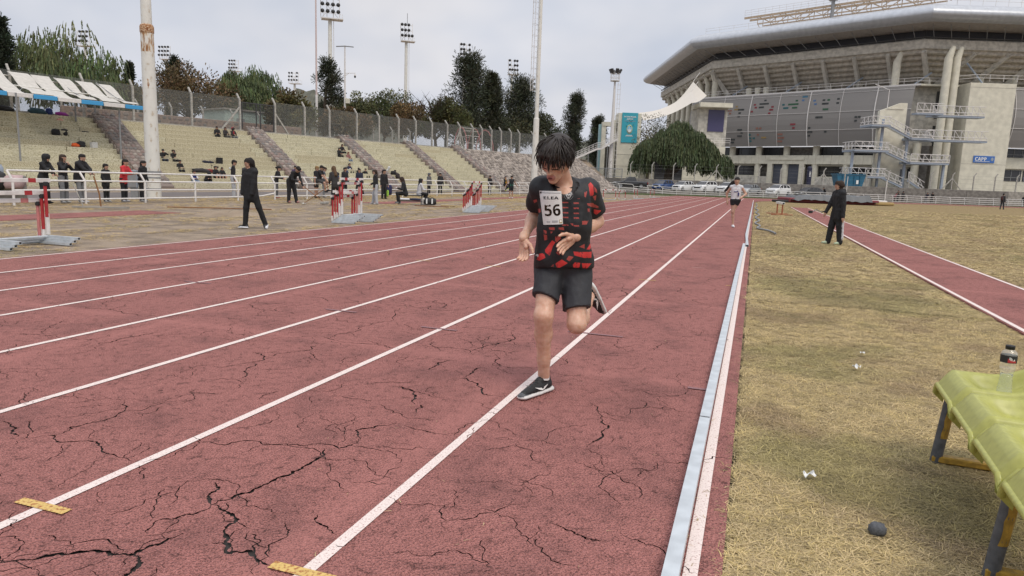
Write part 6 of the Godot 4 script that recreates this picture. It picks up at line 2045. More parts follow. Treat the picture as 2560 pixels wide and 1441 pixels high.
	for k in 6:
		var a := TAU * k / 6.0 + 0.3
		put(mb().bbox(Vector3.ZERO, Vector3(0.55, 0.75, 0.3), 0.05), "floodlight_head", M.steel_dark, rm, Transform3D(Basis(Vector3.UP, -a + PI / 2) * Basis(Vector3.RIGHT, 0.45), Vector3(cos(a) * 0.85, 17.85, sin(a) * 0.85)))
	var sl := thing("far_street_lamp", "tiny distant street lamp above the trees right of the runner", "street lamp", AR(15.5, 2.0, 180.0), deg_to_rad(YAW))
	put(mb().tube([Vector3(0, 0, 0), Vector3(0, 16.6, 0)], 0.12, 6), "pole", M.steel_grey, sl)
	put(mb().bar(Vector3(-1.2, 16.6, 0), Vector3(1.2, 16.6, 0), 0.3, 0.14), "lamp_head", M.steel_grey, sl)
# ------------------------------------------------------------------ hurdles
func hurdle(called: String, label: String, at: Transform3D, h: float, fade := false, group := "", narrow := 1.0) -> Node3D:
	var t := base_node(called, at)
	tag(t, label, "hurdle", group)
	var hw := 0.5 * narrow
	var bar := put(mb().bbox(Vector3(0, h - 0.035, 0), Vector3(1.2 * narrow, 0.07, 0.025), 0.006), "crossbar", M.white_paint, t)
	for x in [-0.32, 0.27]:
		put(mb().box(Vector3(x * narrow, h - 0.035, 0), Vector3(0.13, 0.071, 0.029)), "red_stripe", M.red_fade if fade else M.red_paint, bar)
	for sg in [-1.0, 1.0]:
		var red_bottom := maxf(h - 0.66, 0.12)
		put(mb().bbox(Vector3(sg * hw, (red_bottom + h - 0.1) * 0.5, 0), Vector3(0.05, h - 0.1 - red_bottom, 0.045), 0.012), "upright", M.red_fade if fade and sg > 0 else M.red_paint, t)
		put(mb().bbox(Vector3(sg * hw, h - 0.09, 0.012), Vector3(0.075, 0.07, 0.06), 0.01), "bracket", M.black, t)
		put(mb().bbox(Vector3(sg * (hw + 0.006), red_bottom * 0.5 + 0.06, -0.006), Vector3(0.058, red_bottom + 0.02, 0.05), 0.008), "lower_post", M.white_paint, t)
		var ft := mb()  # hollow box foot
		ft.box(Vector3(sg * hw, 0.041, 0.34), Vector3(0.05, 0.006, 0.72))
		ft.box(Vector3(sg * hw, 0.003, 0.34), Vector3(0.05, 0.006, 0.72))
		ft.box(Vector3(sg * hw - 0.022, 0.022, 0.34), Vector3(0.006, 0.032, 0.72))
		ft.box(Vector3(sg * hw + 0.022, 0.022, 0.34), Vector3(0.006, 0.032, 0.72))
		var fo := put(ft, "foot", M.rail_alu, t)
		put(mb().box(Vector3(sg * hw, 0.022, 0.697), Vector3(0.036, 0.03, 0.003)), "foot_plug", M.black, fo)
	put(mb().bbox(Vector3(0, 0.022, 0.0), Vector3(1.0 * narrow, 0.04, 0.045), 0.01), "base_bar", M.rail_alu, t)
	return t
func build_hurdles() -> void:
	var turn := Basis(Vector3.UP, PI * 0.5)  # feet towards the track, bars along it
	var st := [[Vector3(-11.45, 0.0, -8.15), [0.76, 0.84, 1.0], "stack at the left edge", [true, false, false]], [Vector3(-10.98, 0.0, -17.25), [0.76, 0.84, 0.76, 0.98, 1.05], "middle stack beside the outer lane", [false, false, true, true, false]], [Vector3(-10.9, 0.0, -26.3), [0.76, 0.76, 0.84, 0.84, 0.91, 1.0], "farthest stack, right of the table", [false, false, true, false, true, false]]]
	var ord := ["lowest", "second", "third", "fourth", "fifth", "topmost"]
	for s in st:
		var n: int = s[1].size()
		for k in n:
			var o: Vector3 = s[0] + Vector3(0.055 * k, 0.047 * k, -0.035 * k)
			hurdle("hurdle", "%s red and white hurdle of the %s" % ["topmost" if k == n - 1 else ord[k], s[2]], Transform3D(turn, o), s[1][k], s[3][k], "stacked red and white hurdles")
	var far := [[-11.3, -57.5, 0.2, 0.84, "far red and white hurdle, leftmost of the three by the far bend"], [-10.7, -60.0, 1.2, 0.76, "low white topped far hurdle between the other two far hurdles"], [-10.5, -66.0, 1.45, 0.91, "far red hurdle nearest to the end of the straight"], [-10.35, -76.0, 1.3, 0.84, "faint farthest hurdle close to the far railing"]]
	for q in far:
		hurdle("hurdle", q[4], Transform3D(Basis(Vector3.UP, q[2]), Vector3(q[0], 0, q[1])), q[3], false, "hurdles left along the straight")
	var tr := thing("practice_trestle", "low rusty orange trestle with a white top bar on the infield", "trestle", Vector3(1.33, -0.01, -40.6), 0.12)
	put(mb().bbox(Vector3(0, 0.62, 0), Vector3(0.13, 0.12, 2.2), 0.01), "top_bar", M.white_old, tr)
	put(mb().box(Vector3(0, 0.62, 1.103), Vector3(0.09, 0.08, 0.008)), "bar_end", M.black, tr)
	for z in [-0.85, 0.85]:
		put(mb().bbox(Vector3(0, 0.29, z), Vector3(0.07, 0.56, 0.07), 0.01), "post", M.orange_rust, tr)
		put(mb().bbox(Vector3(0, 0.02, z), Vector3(1.1, 0.05, 0.06), 0.01), "foot", M.orange_rust, tr)
# ------------------------------------------------------------------ bench of bucket seats, bottle
func seat_pt(u: float, w: float) -> Vector3:
	var a := absf(u - 0.5) * 2.0
	var x := 0.47 * w
	var pan := 1.0 - smoothstep(0.55, 0.86, a)
	var y := -0.07 * pan * smoothstep(0.10, 0.42, w) * (1.0 - 0.6 * smoothstep(0.7, 1.0, w))
	y += 0.03 * smoothstep(0.0, 0.12, w) + 0.11 * smoothstep(0.45, 1.0, w) * w
	y -= 0.045 * (1.0 - smoothstep(0.0, 0.10, w)) + 0.05 * smoothstep(0.88, 1.0, a)
	var corner := 1.0 - 0.22 * pow(smoothstep(0.45, 1.0, w), 2.0) * a
	return Vector3(x, y, (u - 0.5) * 0.412 * corner)
func build_bench() -> void:
	var t := thing("seat_bench", "bench of moulded yellow green bucket seats at the right edge", "bench", Vector3(0.965, 0, -4.02), deg_to_rad(-3.6))
	for k in 5:
		var b := mb()
		var nu := 26
		var nw := 18
		var grid := []
		for i in nu + 1:
			for j in nw + 1:
				grid.append(seat_pt(float(i) / nu, float(j) / nw))
		var nrm := []
		for i in nu + 1:
			for j in nw + 1:
				var du: Vector3 = grid[mini(i + 1, nu) * (nw + 1) + j] - grid[maxi(i - 1, 0) * (nw + 1) + j]
				var dw: Vector3 = grid[i * (nw + 1) + mini(j + 1, nw)] - grid[i * (nw + 1) + maxi(j - 1, 0)]
				nrm.append(du.cross(dw).normalized())
		for side in 2:
			var i0 := b.v.size()
			for q in grid.size():
				b.vert(grid[q] - (nrm[q] * 0.008 if side else Vector3.ZERO), nrm[q] if side == 0 else -nrm[q])
			for i in nu:
				for j in nw:
					var a := i0 + i * (nw + 1) + j
					if side == 0:
						b.tri(a, a + nw + 1, a + nw + 2)
						b.tri(a, a + nw + 2, a + 1)
					else:
						b.tri(a, a + nw + 2, a + nw + 1)
						b.tri(a, a + 1, a + nw + 2)
		var rim := []
		for i in nu + 1:
			rim.append(grid[i * (nw + 1)] + Vector3(0, -0.012, 0))
		for j in range(1, nw + 1):
			rim.append(grid[nu * (nw + 1) + j] + Vector3(0, -0.004, 0))
		for i in range(nu - 1, -1, -1):
			rim.append(grid[i * (nw + 1) + nw])
		for j in range(nw - 1, -1, -1):
			rim.append(grid[j] + Vector3(0, -0.004, 0))
		b.tube(rim, 0.014, 8, false)
		for i in nu:
			var p: Vector3 = grid[i * (nw + 1)] + Vector3(-0.012, -0.015, 0)
			var q: Vector3 = grid[(i + 1) * (nw + 1)] + Vector3(-0.012, -0.015, 0)
			b.quad(q, p, p + Vector3(0.05, -0.045, 0), q + Vector3(0.05, -0.045, 0))
		put(b, "seat", M.seat_plastic, t, Transform3D(Basis(), Vector3(0, 0.44, 0.20 + k * 0.445)))
	put(mb().tube([Vector3(0.055, 0.375, -0.02), Vector3(0.055, 0.375, 2.3)], 0.024, 10), "front_tube", M.leg_grey, t)
	put(mb().tube([Vector3(0.40, 0.40, -0.02), Vector3(0.40, 0.40, 2.3)], 0.024, 10), "rear_tube", M.leg_grey, t)
	for z in [0.10, 1.26]:
		var lg := put(mb().tube([Vector3(0.02, 0.0, z), Vector3(0.055, 0.375, z)], 0.027, 12), "leg", M.leg_grey, t)
		var yp := mb()
		for i in 8:
			for j in 4:
				var qs := []
				for e in [[i, j], [i + 1, j], [i + 1, j + 1], [i, j + 1]]:
					var u: float = 0.35 + 0.65 * e[0] / 8.0
					var an: float = -0.35 + 0.55 * e[1] + 0.10 * sin(e[0] * 2.3 + z)
					qs.append(Vector3(0.02 + 0.035 * u + cos(an) * 0.0284, 0.375 * u, z + sin(an) * 0.0284))
				yp.quad(qs[3], qs[2], qs[1], qs[0])
		put(yp, "flaking_paint", M.leg_yellow, lg)
		put(mb().bbox(Vector3(0.21, 0.02, z), Vector3(0.42, 0.035, 0.05), 0.006), "foot_bar", M.leg_yellow, t)
		put(mb().tube([Vector3(0.40, 0.0, z), Vector3(0.40, 0.40, z)], 0.027, 12), "leg", M.leg_yellow, t)
	var bt := thing("drink_bottle", "clear plastic sports drink bottle with a black cap, standing on the bench", "bottle", Vector3(1.205, 0.413, -3.84), 0.3)
	var cl := StandardMaterial3D.new()
	cl.resource_name = "clear_plastic"
	cl.albedo_color = Color(0.93, 0.94, 0.93, 0.16)
	cl.transparency = BaseMaterial3D.TRANSPARENCY_ALPHA
	cl.roughness = 0.06
	var prof := [Vector2(0.0, 0.003), Vector2(0.024, 0.0), Vector2(0.0315, 0.006), Vector2(0.0325, 0.016), Vector2(0.030, 0.021), Vector2(0.0315, 0.027), Vector2(0.0285, 0.036), Vector2(0.0295, 0.044), Vector2(0.027, 0.058), Vector2(0.028, 0.066), Vector2(0.0265, 0.080), Vector2(0.0275, 0.095), Vector2(0.0285, 0.112), Vector2(0.0325, 0.122), Vector2(0.0335, 0.130), Vector2(0.0305, 0.138), Vector2(0.0325, 0.147), Vector2(0.034, 0.155), Vector2(0.034, 0.190), Vector2(0.033, 0.198), Vector2(0.027, 0.208), Vector2(0.0175, 0.216), Vector2(0.0165, 0.222)]
	put(mb().lathe(prof, 28), "bottle_shell", cl, bt)
	var wat := StandardMaterial3D.new()
	wat.resource_name = "water"
	wat.albedo_color = Color(0.95, 0.96, 0.93, 0.04)
	wat.transparency = BaseMaterial3D.TRANSPARENCY_ALPHA
	wat.refraction_enabled = true
	wat.refraction_scale = 0.033
	wat.roughness = 0.0
	var wp := []
	for p in prof:
		if p.y < 0.10:
			wp.append(Vector2(maxf(p.x - 0.0012, 0.0), p.y + 0.001))
	wp.append(Vector2(0.0, 0.0965))
	put(mb().lathe(wp, 28), "water", wat, bt)
	put(mb().lathe([Vector2(0.0343, 0.155), Vector2(0.0343, 0.190)], 28), "label_band", M.black, bt)
	put(mb().lathe([Vector2(0.0, 0.236), Vector2(0.0185, 0.236), Vector2(0.0195, 0.233), Vector2(0.0195, 0.218), Vector2(0.0, 0.218)], 24), "cap", M.black, bt)
	for q in [["red_swoosh", 0.157, 0.165, 1.15, 2.25, "red_paint"], ["white_lettering", 0.167, 0.1745, 1.4, 1.52, "letter_white"], ["white_lettering", 0.167, 0.169, 1.52, 1.68, "letter_white"], ["white_lettering", 0.167, 0.178, 1.74, 1.80, "letter_white"], ["white_lettering", 0.168, 0.182, 1.86, 1.94, "letter_white"], ["white_lettering", 0.172, 0.184, 2.0, 2.08, "letter_white"]]:
		var pr := mb()
		for i in 8:
			var a0: float = lerpf(q[3], q[4], i / 8.0)
			var a1: float = lerpf(q[3], q[4], (i + 1) / 8.0)
			var s0: float = 0.012 * (i / 8.0) if q[0] == "red_swoosh" else 0.0
			var s1: float = 0.012 * ((i + 1) / 8.0) if q[0] == "red_swoosh" else 0.0
			pr.quad(Vector3(cos(a1) * 0.0346, q[1], sin(a1) * 0.0346), Vector3(cos(a0) * 0.0346, q[1], sin(a0) * 0.0346), Vector3(cos(a0) * 0.0346, q[2] + s0, sin(a0) * 0.0346), Vector3(cos(a1) * 0.0346, q[2] + s1, sin(a1) * 0.0346))
		put(pr, q[0], M[q[5]], bt)
# ------------------------------------------------------------------ bags, mats, table, hose
func blob(b: MB, ct: Vector3, s: Vector3, sd: int, rough := 0.25, flat_bottom := true) -> void:
	var nz := FastNoiseLite.new()
	nz.seed = sd
	nz.frequency = 1.6
	var R := 9
	var S := 14
	var i0 := b.v.size()
	for i in R + 1:
		var ph := PI * i / R
		for k in S + 1:
			var a := TAU * k / S
			var d := Vector3(sin(ph) * cos(a), cos(ph), sin(ph) * sin(a))
			var p := d * (1.0 + rough * nz.get_noise_3d(d.x + (0.0 if k < S else 0.0), d.y, d.z)) * 0.5
			p = Vector3(signf(p.x) * pow(absf(p.x) * 2.0, 0.7) * 0.5, signf(p.y) * pow(absf(p.y) * 2.0, 0.75) * 0.5, signf(p.z) * pow(absf(p.z) * 2.0, 0.7) * 0.5)
			if flat_bottom:
				p.y = maxf(p.y, -0.42)
			b.vert(ct + p * s, (d / s).normalized())
	for i in R:
		for k in S:
			var a := i0 + i * (S + 1) + k
			b.tri(a, a + 1, a + S + 2)
			b.tri(a, a + S + 2, a + S + 1)
func bag(label: String, s: float, row_h: float, b: float, size: Vector3, c: Color, kind: String, turn := 0.0) -> void:
	var y := ceilf((row_h - 0.12) / RISE) * RISE
	var t := thing({"pack": "backpack", "coat": "heaped_jacket", "box": "cool_box", "bottle": "sports_bottle", "duffel": "duffel_bag"}[kind], label, {"pack": "backpack", "coat": "jacket", "box": "box", "bottle": "bottle", "duffel": "bag"}[kind], SX(s, y, b), atan2(0.948, 0.317) + turn, "bags and clothes left on the steps")
	var m := cloth("bag_%d_%d_%d" % [c.r * 200, c.g * 200, c.b * 200], c)
	match kind:
		"pack":
			var q := mb()
			blob(q, Vector3(0, size.y * 0.45, 0), size, int(s * 10 + 50))
			put(q, "body", m, t)
			var f := mb()
			blob(f, Vector3(0, size.y * 0.28, size.z * 0.42), size * Vector3(0.75, 0.5, 0.4), int(s * 7 + 90))
			put(f, "front_pocket", m, t)
			put(mb().tube([Vector3(-0.06, size.y * 0.86, 0), Vector3(0, size.y * 1.05, 0), Vector3(0.06, size.y * 0.86, 0)], 0.012, 5), "handle", m, t)
			put(mb().tube([Vector3(size.x * 0.3, size.y * 0.8, -size.z * 0.4), Vector3(size.x * 0.55, size.y * 0.4, 0.0), Vector3(size.x * 0.5, 0.02, size.z * 0.55)], 0.018, 5), "strap", M.black, t)
		"coat", "duffel":
			var q := mb()
			blob(q, Vector3(0, size.y * 0.42, 0), size, int(s * 13 + 70), 0.7)
			put(q, "heap" if kind == "coat" else "body", m, t)
			var f := mb()
			blob(f, Vector3(size.x * 0.3, size.y * 0.3, size.z * 0.3), size * Vector3(0.6, 0.6, 0.7), int(s * 5 + 20), 0.8)
			put(f, "sleeve" if kind == "coat" else "end_pocket", m, t)
		"box":
			put(mb().bbox(Vector3(0, size.y * 0.5, 0), size, 0.02), "body", m, t)
			put(mb().bbox(Vector3(0, size.y + 0.012, 0), Vector3(size.x * 1.04, 0.05, size.z * 1.04), 0.015), "lid", m, t)
			put(mb().tube([Vector3(-size.x * 0.35, size.y, 0), Vector3(-size.x * 0.3, size.y + 0.1, 0), Vector3(size.x * 0.3, size.y + 0.1, 0), Vector3(size.x * 0.35, size.y, 0)], 0.012, 5), "handle", M.black, t)
		"bottle":
			put(mb().lathe([Vector2(0, 0), Vector2(size.x * 0.5, 0.0), Vector2(size.x * 0.5, size.y * 0.75), Vector2(size.x * 0.3, size.y * 0.85)], 12), "body", m, t)
			put(mb().lathe([Vector2(size.x * 0.32, size.y * 0.84), Vector2(size.x * 0.32, size.y), Vector2(0, size.y)], 12), "cap", M.black, t)
func build_field_things() -> void:
	var K := Color(0.014, 0.014, 0.016)
	bag("pink backpack on the top step under the canopy", -4.0, 4.0, 6.6, Vector3(0.42, 0.52, 0.3), Color(0.52, 0.26, 0.22), "pack")
	bag("black backpack with a dangling strap, left of the grey topped one", -4.9, 3.03, 4.95, Vector3(0.5, 0.46, 0.4), K, "pack", 0.3)
	bag("dark backpack leaning beside the dangling strap bag", -4.25, 3.28, 5.3, Vector3(0.45, 0.5, 0.35), Color(0.02, 0.02, 0.022), "pack", -0.3)
	bag("black bag with an orange cloth over it", -3.9, 2.3, 3.7, Vector3(0.5, 0.42, 0.42), K, "pack", 0.2)
	bag("orange cloth draped on a black bag", -4.3, 2.3, 3.62, Vector3(0.42, 0.26, 0.3), Color(0.62, 0.10, 0.02), "coat")
	bag("white cool box with a black carrying strap", -3.14, 2.3, 3.65, Vector3(0.4, 0.34, 0.28), Color(0.6, 0.6, 0.58), "box", 0.3)
	bag("dark bag tucked against the first stone wall", -2.95, 3.3, 5.4, Vector3(0.55, 0.45, 0.4), Color(0.03, 0.028, 0.028), "duffel")
	bag("small black pouch near the left canopy post", -6.4, 3.3, 5.35, Vector3(0.5, 0.14, 0.25), K, "coat")
	bag("yellow drinking bottle on the steps", -5.95, 2.95, 4.8, Vector3(0.13, 0.3, 0.13), Color(0.6, 0.33, 0.02), "bottle")
	bag("black jackets heaped on the top ledge at the left edge", -7.0, 4.6, 7.45, Vector3(1.0, 0.4, 0.5), K, "coat")
	bag("teal and dark clothes hanging over the top ledge", -5.1, 4.6, 7.45, Vector3(0.9, 0.45, 0.5), Color(0.03, 0.07, 0.09), "coat")
	bag("navy blue backpack on the top ledge", -4.3, 4.6, 7.5, Vector3(0.42, 0.5, 0.32), Color(0.02, 0.035, 0.14), "pack")
	bag("magenta and purple jacket on the top ledge", -3.6, 4.6, 7.5, Vector3(0.7, 0.3, 0.4), Color(0.22, 0.02, 0.20), "coat")
	bag("navy coat lying on a middle step", 4.3, 1.85, 3.0, Vector3(0.9, 0.25, 0.4), Color(0.02, 0.022, 0.045), "coat")
	bag("brown black duffel beside the black case", 4.5, 1.5, 2.45, Vector3(0.7, 0.3, 0.35), Color(0.03, 0.02, 0.02), "duffel")
	bag("square black case standing on a middle step", 5.15, 1.56, 2.55, Vector3(0.42, 0.42, 0.25), K, "box")
	bag("large dark coat spread over bags behind the seated group", 3.0, 0.9, 1.45, Vector3(1.1, 0.35, 0.5), Color(0.035, 0.03, 0.03), "coat")
	bag("red and brown bag behind the seated group", 3.8, 1.0, 1.6, Vector3(0.6, 0.3, 0.4), Color(0.2, 0.03, 0.025), "duffel")
	bag("black bag on the steps right of the white hooded person", 22.3, 1.2, 2.0, Vector3(0.55, 0.4, 0.35), K, "duffel")
	bag("dark backpack below the black bag, right of the white hooded person", 22.5, 1.0, 1.65, Vector3(0.45, 0.55, 0.35), Color(0.03, 0.022, 0.022), "pack")
	var bx := thing("railing_bag", "black holdall with clothes and a water bottle on a concrete block, far left", "bag", Vector3(-24.4, 0.0, -16.6), 0.7)
	put(mb().bbox(Vector3(0, 0.45, -0.3), Vector3(2.2, 0.9, 0.5), 0.03), "concrete_block", M.concrete, bx)
	var hb := mb()
	blob(hb, Vector3(0.1, 0.72, 0.15), Vector3(1.2, 0.75, 0.5), 8, 0.4)
	put(hb, "holdall", M.black, bx)
	var pk := mb()
	blob(pk, Vector3(0.9, 0.68, 0.1), Vector3(0.6, 0.5, 0.4), 9, 0.7)
	put(pk, "pale_cloth", cloth("pale_pink", Color(0.5, 0.36, 0.36)), bx)
	put(mb().lathe([Vector2(0, 0.9), Vector2(0.07, 0.9), Vector2(0.07, 1.15), Vector2(0.03, 1.22), Vector2(0.03, 1.26)], 10, Transform3D(Basis(), Vector3(0.45, 0, -0.3))), "water_bottle", M.steel_blue, bx)
	var tb := thing("small_table", "low black metal table with two people sitting on it", "table", Vector3(-15.6, 0, -30.4), 0.35)
	put(mb().bbox(Vector3(0, 0.44, 0), Vector3(1.15, 0.035, 0.5), 0.006), "table_top", M.black, tb)
	for x in [-0.54, 0.54]:
		for z in [-0.22, 0.22]:
			put(mb().bar(Vector3(x, 0, z), Vector3(x, 0.43, z), 0.03, 0.03), "leg", M.steel_dark, tb)
		put(mb().bar(Vector3(x, 0.16, -0.22), Vector3(x, 0.16, 0.22), 0.025, 0.025), "stretcher", M.steel_dark, tb)
	for z in [-0.22, 0.22]:
		put(mb().bar(Vector3(-0.54, 0.16, z), Vector3(0.54, 0.16, z), 0.025, 0.025), "stretcher", M.steel_dark, tb)
	var jug := thing("white_canister", "white plastic canister under the small table", "canister", Vector3(-15.1, 0, -30.8))
	put(mb().bbox(Vector3(0, 0.15, 0), Vector3(0.24, 0.3, 0.2), 0.03), "body", M.white_paint, jug)
	put(mb().lathe([Vector2(0.04, 0.29), Vector2(0.04, 0.34), Vector2(0.0, 0.34)], 10), "cap", M.white_paint, jug)
	var sb := thing("striped_sports_bag", "black and white sports bag on the ground right of the table", "bag", Vector3(-14.65, 0, -30.6), 0.3)
	var q1 := mb()
	blob(q1, Vector3(0, 0.17, 0), Vector3(0.62, 0.36, 0.34), 31, 0.3)
	put(q1, "body", M.black, sb)
	for x in [-0.14, 0.12]:
		put(mb().box(Vector3(x, 0.2, 0.165), Vector3(0.06, 0.24, 0.02)), "white_stripe", M.letter_white, sb)
	put(mb().tube([Vector3(-0.2, 0.32, 0), Vector3(0, 0.42, 0), Vector3(0.2, 0.32, 0)], 0.014, 5), "handle", M.black, sb)
	for q in [[Vector3(-13.9, 0.02, -29.2), 1.6, 0.2, "brown pole lying on the dirt in front of the table"], [Vector3(-17.5, 0.02, -19.8), 3.4, 0.55, "long thin brown pole lying on the grass behind the woman in black"]]:
		var po := thing("wooden_pole", q[3], "pole", q[0], q[2], "poles lying on the dirt")
		put(mb().tube([Vector3(-q[1] * 0.5, 0.0, 0), Vector3(q[1] * 0.5, 0.0, 0)], 0.02, 6), "pole", M.rust, po)
	var bd := thing("take_off_board", "pale wooden board lying on the dirt near the table", "board", Vector3(-13.7, 0, -30.6), 0.35)
	put(mb().bbox(Vector3(0, 0.03, 0), Vector3(0.7, 0.05, 0.25), 0.008), "board", M.mat_tan, bd)
	put(mb().box(Vector3(0, 0.0575, 0), Vector3(0.68, 0.004, 0.12)), "white_face", M.white_old, bd)
	var tw := thing("white_towel", "white and navy towel on the grass by the railing", "towel", Vector3(-18.6, 0.0, -35.5), 0.3)
	var q2 := mb()
	blob(q2, Vector3(0, 0.05, 0), Vector3(0.9, 0.12, 0.4), 33, 0.6)
	put(q2, "white_part", cloth("towel_white", Color(0.6, 0.6, 0.62)), tw)
	var q3 := mb()
	blob(q3, Vector3(0.6, 0.06, 0), Vector3(0.7, 0.14, 0.4), 34, 0.6)
	put(q3, "navy_part", cloth("towel_navy", Color(0.02, 0.025, 0.06)), tw)
	var hg := thing("hanging_jacket", "navy blue jacket hanging on the railing right of the black tracksuit", "jacket", Vector3(-20.75, 0.48, -37.7))
	var q4 := mb()
	blob(q4, Vector3(0, 0.0, 0), Vector3(0.22, 0.6, 0.5), 35, 0.5, false)
	put(q4, "cloth", cloth("jacket_navy", Color(0.018, 0.02, 0.075)), hg)
	var ty := thing("black_tyre", "black tyre lying flat on the runway edge near the far railing", "tyre", Vector3(-16.4, 0.06, -56.0))
	put(mb().lathe([Vector2(0.2, -0.07), Vector2(0.38, -0.08), Vector2(0.42, 0.02), Vector2(0.38, 0.1), Vector2(0.2, 0.09)], 20), "tread", M.rubber, ty)
	var mt := base_node("covered_landing_mat", ARX())
	tag(mt, "high jump landing mats under a dark grey tarpaulin on the infield", "landing mat")
	put(mb().bbox(Vector3(33.2, 0.26, -75.2), Vector3(9.4, 0.5, 3.4), 0.08), "red_mat", M.mat_red, mt)
	put(mb().bbox(Vector3(38.4, 0.18, -75.0), Vector3(2.2, 0.32, 3.0), 0.08), "tan_mat", M.mat_tan, mt)
	put(mb().bbox(Vector3(38.1, 0.42, -75.2), Vector3(1.8, 0.2, 2.4), 0.06), "white_pad", M.white_paint, mt)
	var tp := mb()
	var nz := FastNoiseLite.new()
	nz.seed = 4
	nz.frequency = 0.5
	for i in 40:
		for j in 12:
			var qs := []
			for e in [[i, j], [i + 1, j], [i + 1, j + 1], [i, j + 1]]:
				var u: float = e[0] / 40.0
				var w: float = e[1] / 12.0
				var x := 28.6 + 8.9 * u
				var z := -72.95 - 3.9 * w
				var edge := minf(minf(u, 1.0 - u) * 9.0, minf(w, 1.0 - w) * 5.0)
				var y := 0.08 + (0.62 + 0.25 * u) * smoothstep(0.0, 0.75, edge) + 0.22 * nz.get_noise_2d(x * 1.4, z * 1.4) * smoothstep(0.0, 0.5, edge)
				if w < 0.12:
					y = 0.30 + 0.2 * nz.get_noise_2d(x * 2.0, 3.0)
				qs.append(Vector3(x, y, z))
			tp.quad(qs[0], qs[1], qs[2], qs[3])
	put(tp, "tarpaulin", M.tarp_grey, mt)
	put(mb().bbox(Vector3(28.0, 0.12, -74.4), Vector3(1.4, 0.24, 1.6), 0.05), "black_cover", M.black, mt)
	for q in [[Vector3(13.18, 0, -84.3), 2.65, "white upright post in front of the landing mats, right one"], [Vector3(9.6, 0, -86.5), 3.0, "thin white upright post behind the landing mats, left one"]]:
		var po := thing("jump_upright", q[2], "post", q[0], 0.0, "high jump uprights")
		put(mb().tube([Vector3(0, 0.03, 0), Vector3(0, q[1], 0)], 0.04, 6), "post", M.white_paint, po)
		put(mb().bbox(Vector3(0, 0.03, 0), Vector3(0.5, 0.06, 0.4), 0.01), "base", M.steel_grey, po)
	var hs := thing("garden_hose", "grey hose snaking over the grass beside the kerb rail", "hose")
	var hp := []
	for q in [[0.12, -66.0], [0.16, -56.0], [0.05, -50.0], [0.2, -45.0], [0.06, -41.0], [0.22, -37.5], [0.05, -34.0], [0.2, -31.0], [0.04, -28.6], [0.2, -26.6], [0.1, -25.0], [0.3, -24.2], [0.48, -23.6], [0.62, -22.4]]:
		hp.append(Vector3(q[0] + 0.06, 0.03, q[1]))
	var cv := Curve3D.new()
	for i in hp.size():
		var tg: Vector3 = (hp[mini(i + 1, hp.size() - 1)] - hp[maxi(i - 1, 0)]) * 0.2
		cv.add_point(hp[i], -tg, tg)
	var pth := []
	for k in 140:
		pth.append(cv.sample_baked(cv.get_baked_length() * k / 139.0, true))
	put(mb().tube(pth, 0.03, 8), "hose", M.steel_grey, hs)
func build_litter() -> void:
	for q in [[0.35, -3.41, 0.07, 0.6, "crumpled white paper scrap on the dry grass left of the bench"], [0.84, -5.77, 0.08, 1.1, "torn white wrapper on the grass beyond the bench"], [0.95, -6.3, 0.04, 0.2, "small pale scrap near the torn wrapper"]]:
		var t := thing("paper_scrap", q[4], "litter", Vector3(q[0], 0.022, q[1]), q[3], "paper litter on the grass")
		var b := mb()
		for i in 4:
			for j in 3:
				var qs := []
				for e in [[i, j], [i + 1, j], [i + 1, j + 1], [i, j + 1]]:
					qs.append(Vector3((e[0] / 4.0 - 0.5) * q[2], 0.012 * sin(e[0] * 2.1 + e[1] * 1.7) * q[2] * 14.0 + 0.008, (e[1] / 3.0 - 0.5) * q[2] * 0.5))
				b.quad(qs[3], qs[2], qs[1], qs[0])
		put(b, "paper", M.letter_white, t)
	var st := thing("grey_stone", "fist sized dark grey stone on the grass in front of the bench", "stone", Vector3(0.57, 0.0, -2.95))
	var b := mb()
	blob(b, Vector3(0, 0.02, 0), Vector3(0.065, 0.05, 0.055), 3, 0.5)
	put(b, "stone", mk("slate", Color(0.10, 0.105, 0.115), 0.85, {"tex": TX["blotch"], "size": 0.08}), st)
	var r := RandomNumberGenerator.new()
	r.seed = 12
	var mm := MultiMesh.new()
	mm.transform_format = MultiMesh.TRANSFORM_3D
	mm.use_colors = true
	mm.mesh = tuft_mesh(23, 1, 0.06, 0.97)
	mm.instance_count = 260
	for i in 260:
		var d := 1.7 + 8.0 * pow(r.randf(), 1.4)
		var x := -0.02 - (0.16 * r.randf() if i < 170 else r.randf() * d * 0.75)
		var s := r.randf_range(0.4, 1.1)
		mm.set_instance_transform(i, Transform3D(Basis(Vector3.UP, r.randf() * TAU).scaled(Vector3(s, s, s)), Vector3(x, 0.003, -d)))
		var k := r.randf_range(0.5, 1.2)
		mm.set_instance_color(i, Color(0.5 * k, 0.37 * k, 0.2 * k))
	var o := MultiMeshInstance3D.new()
	o.multimesh = mm
	o.material_override = M.blade
	o.name = "straw_litter"
	o.set_meta("kind", "stuff")
	tag(o, "loose dry straws blown onto the red track", "straw")
	add_child(o)
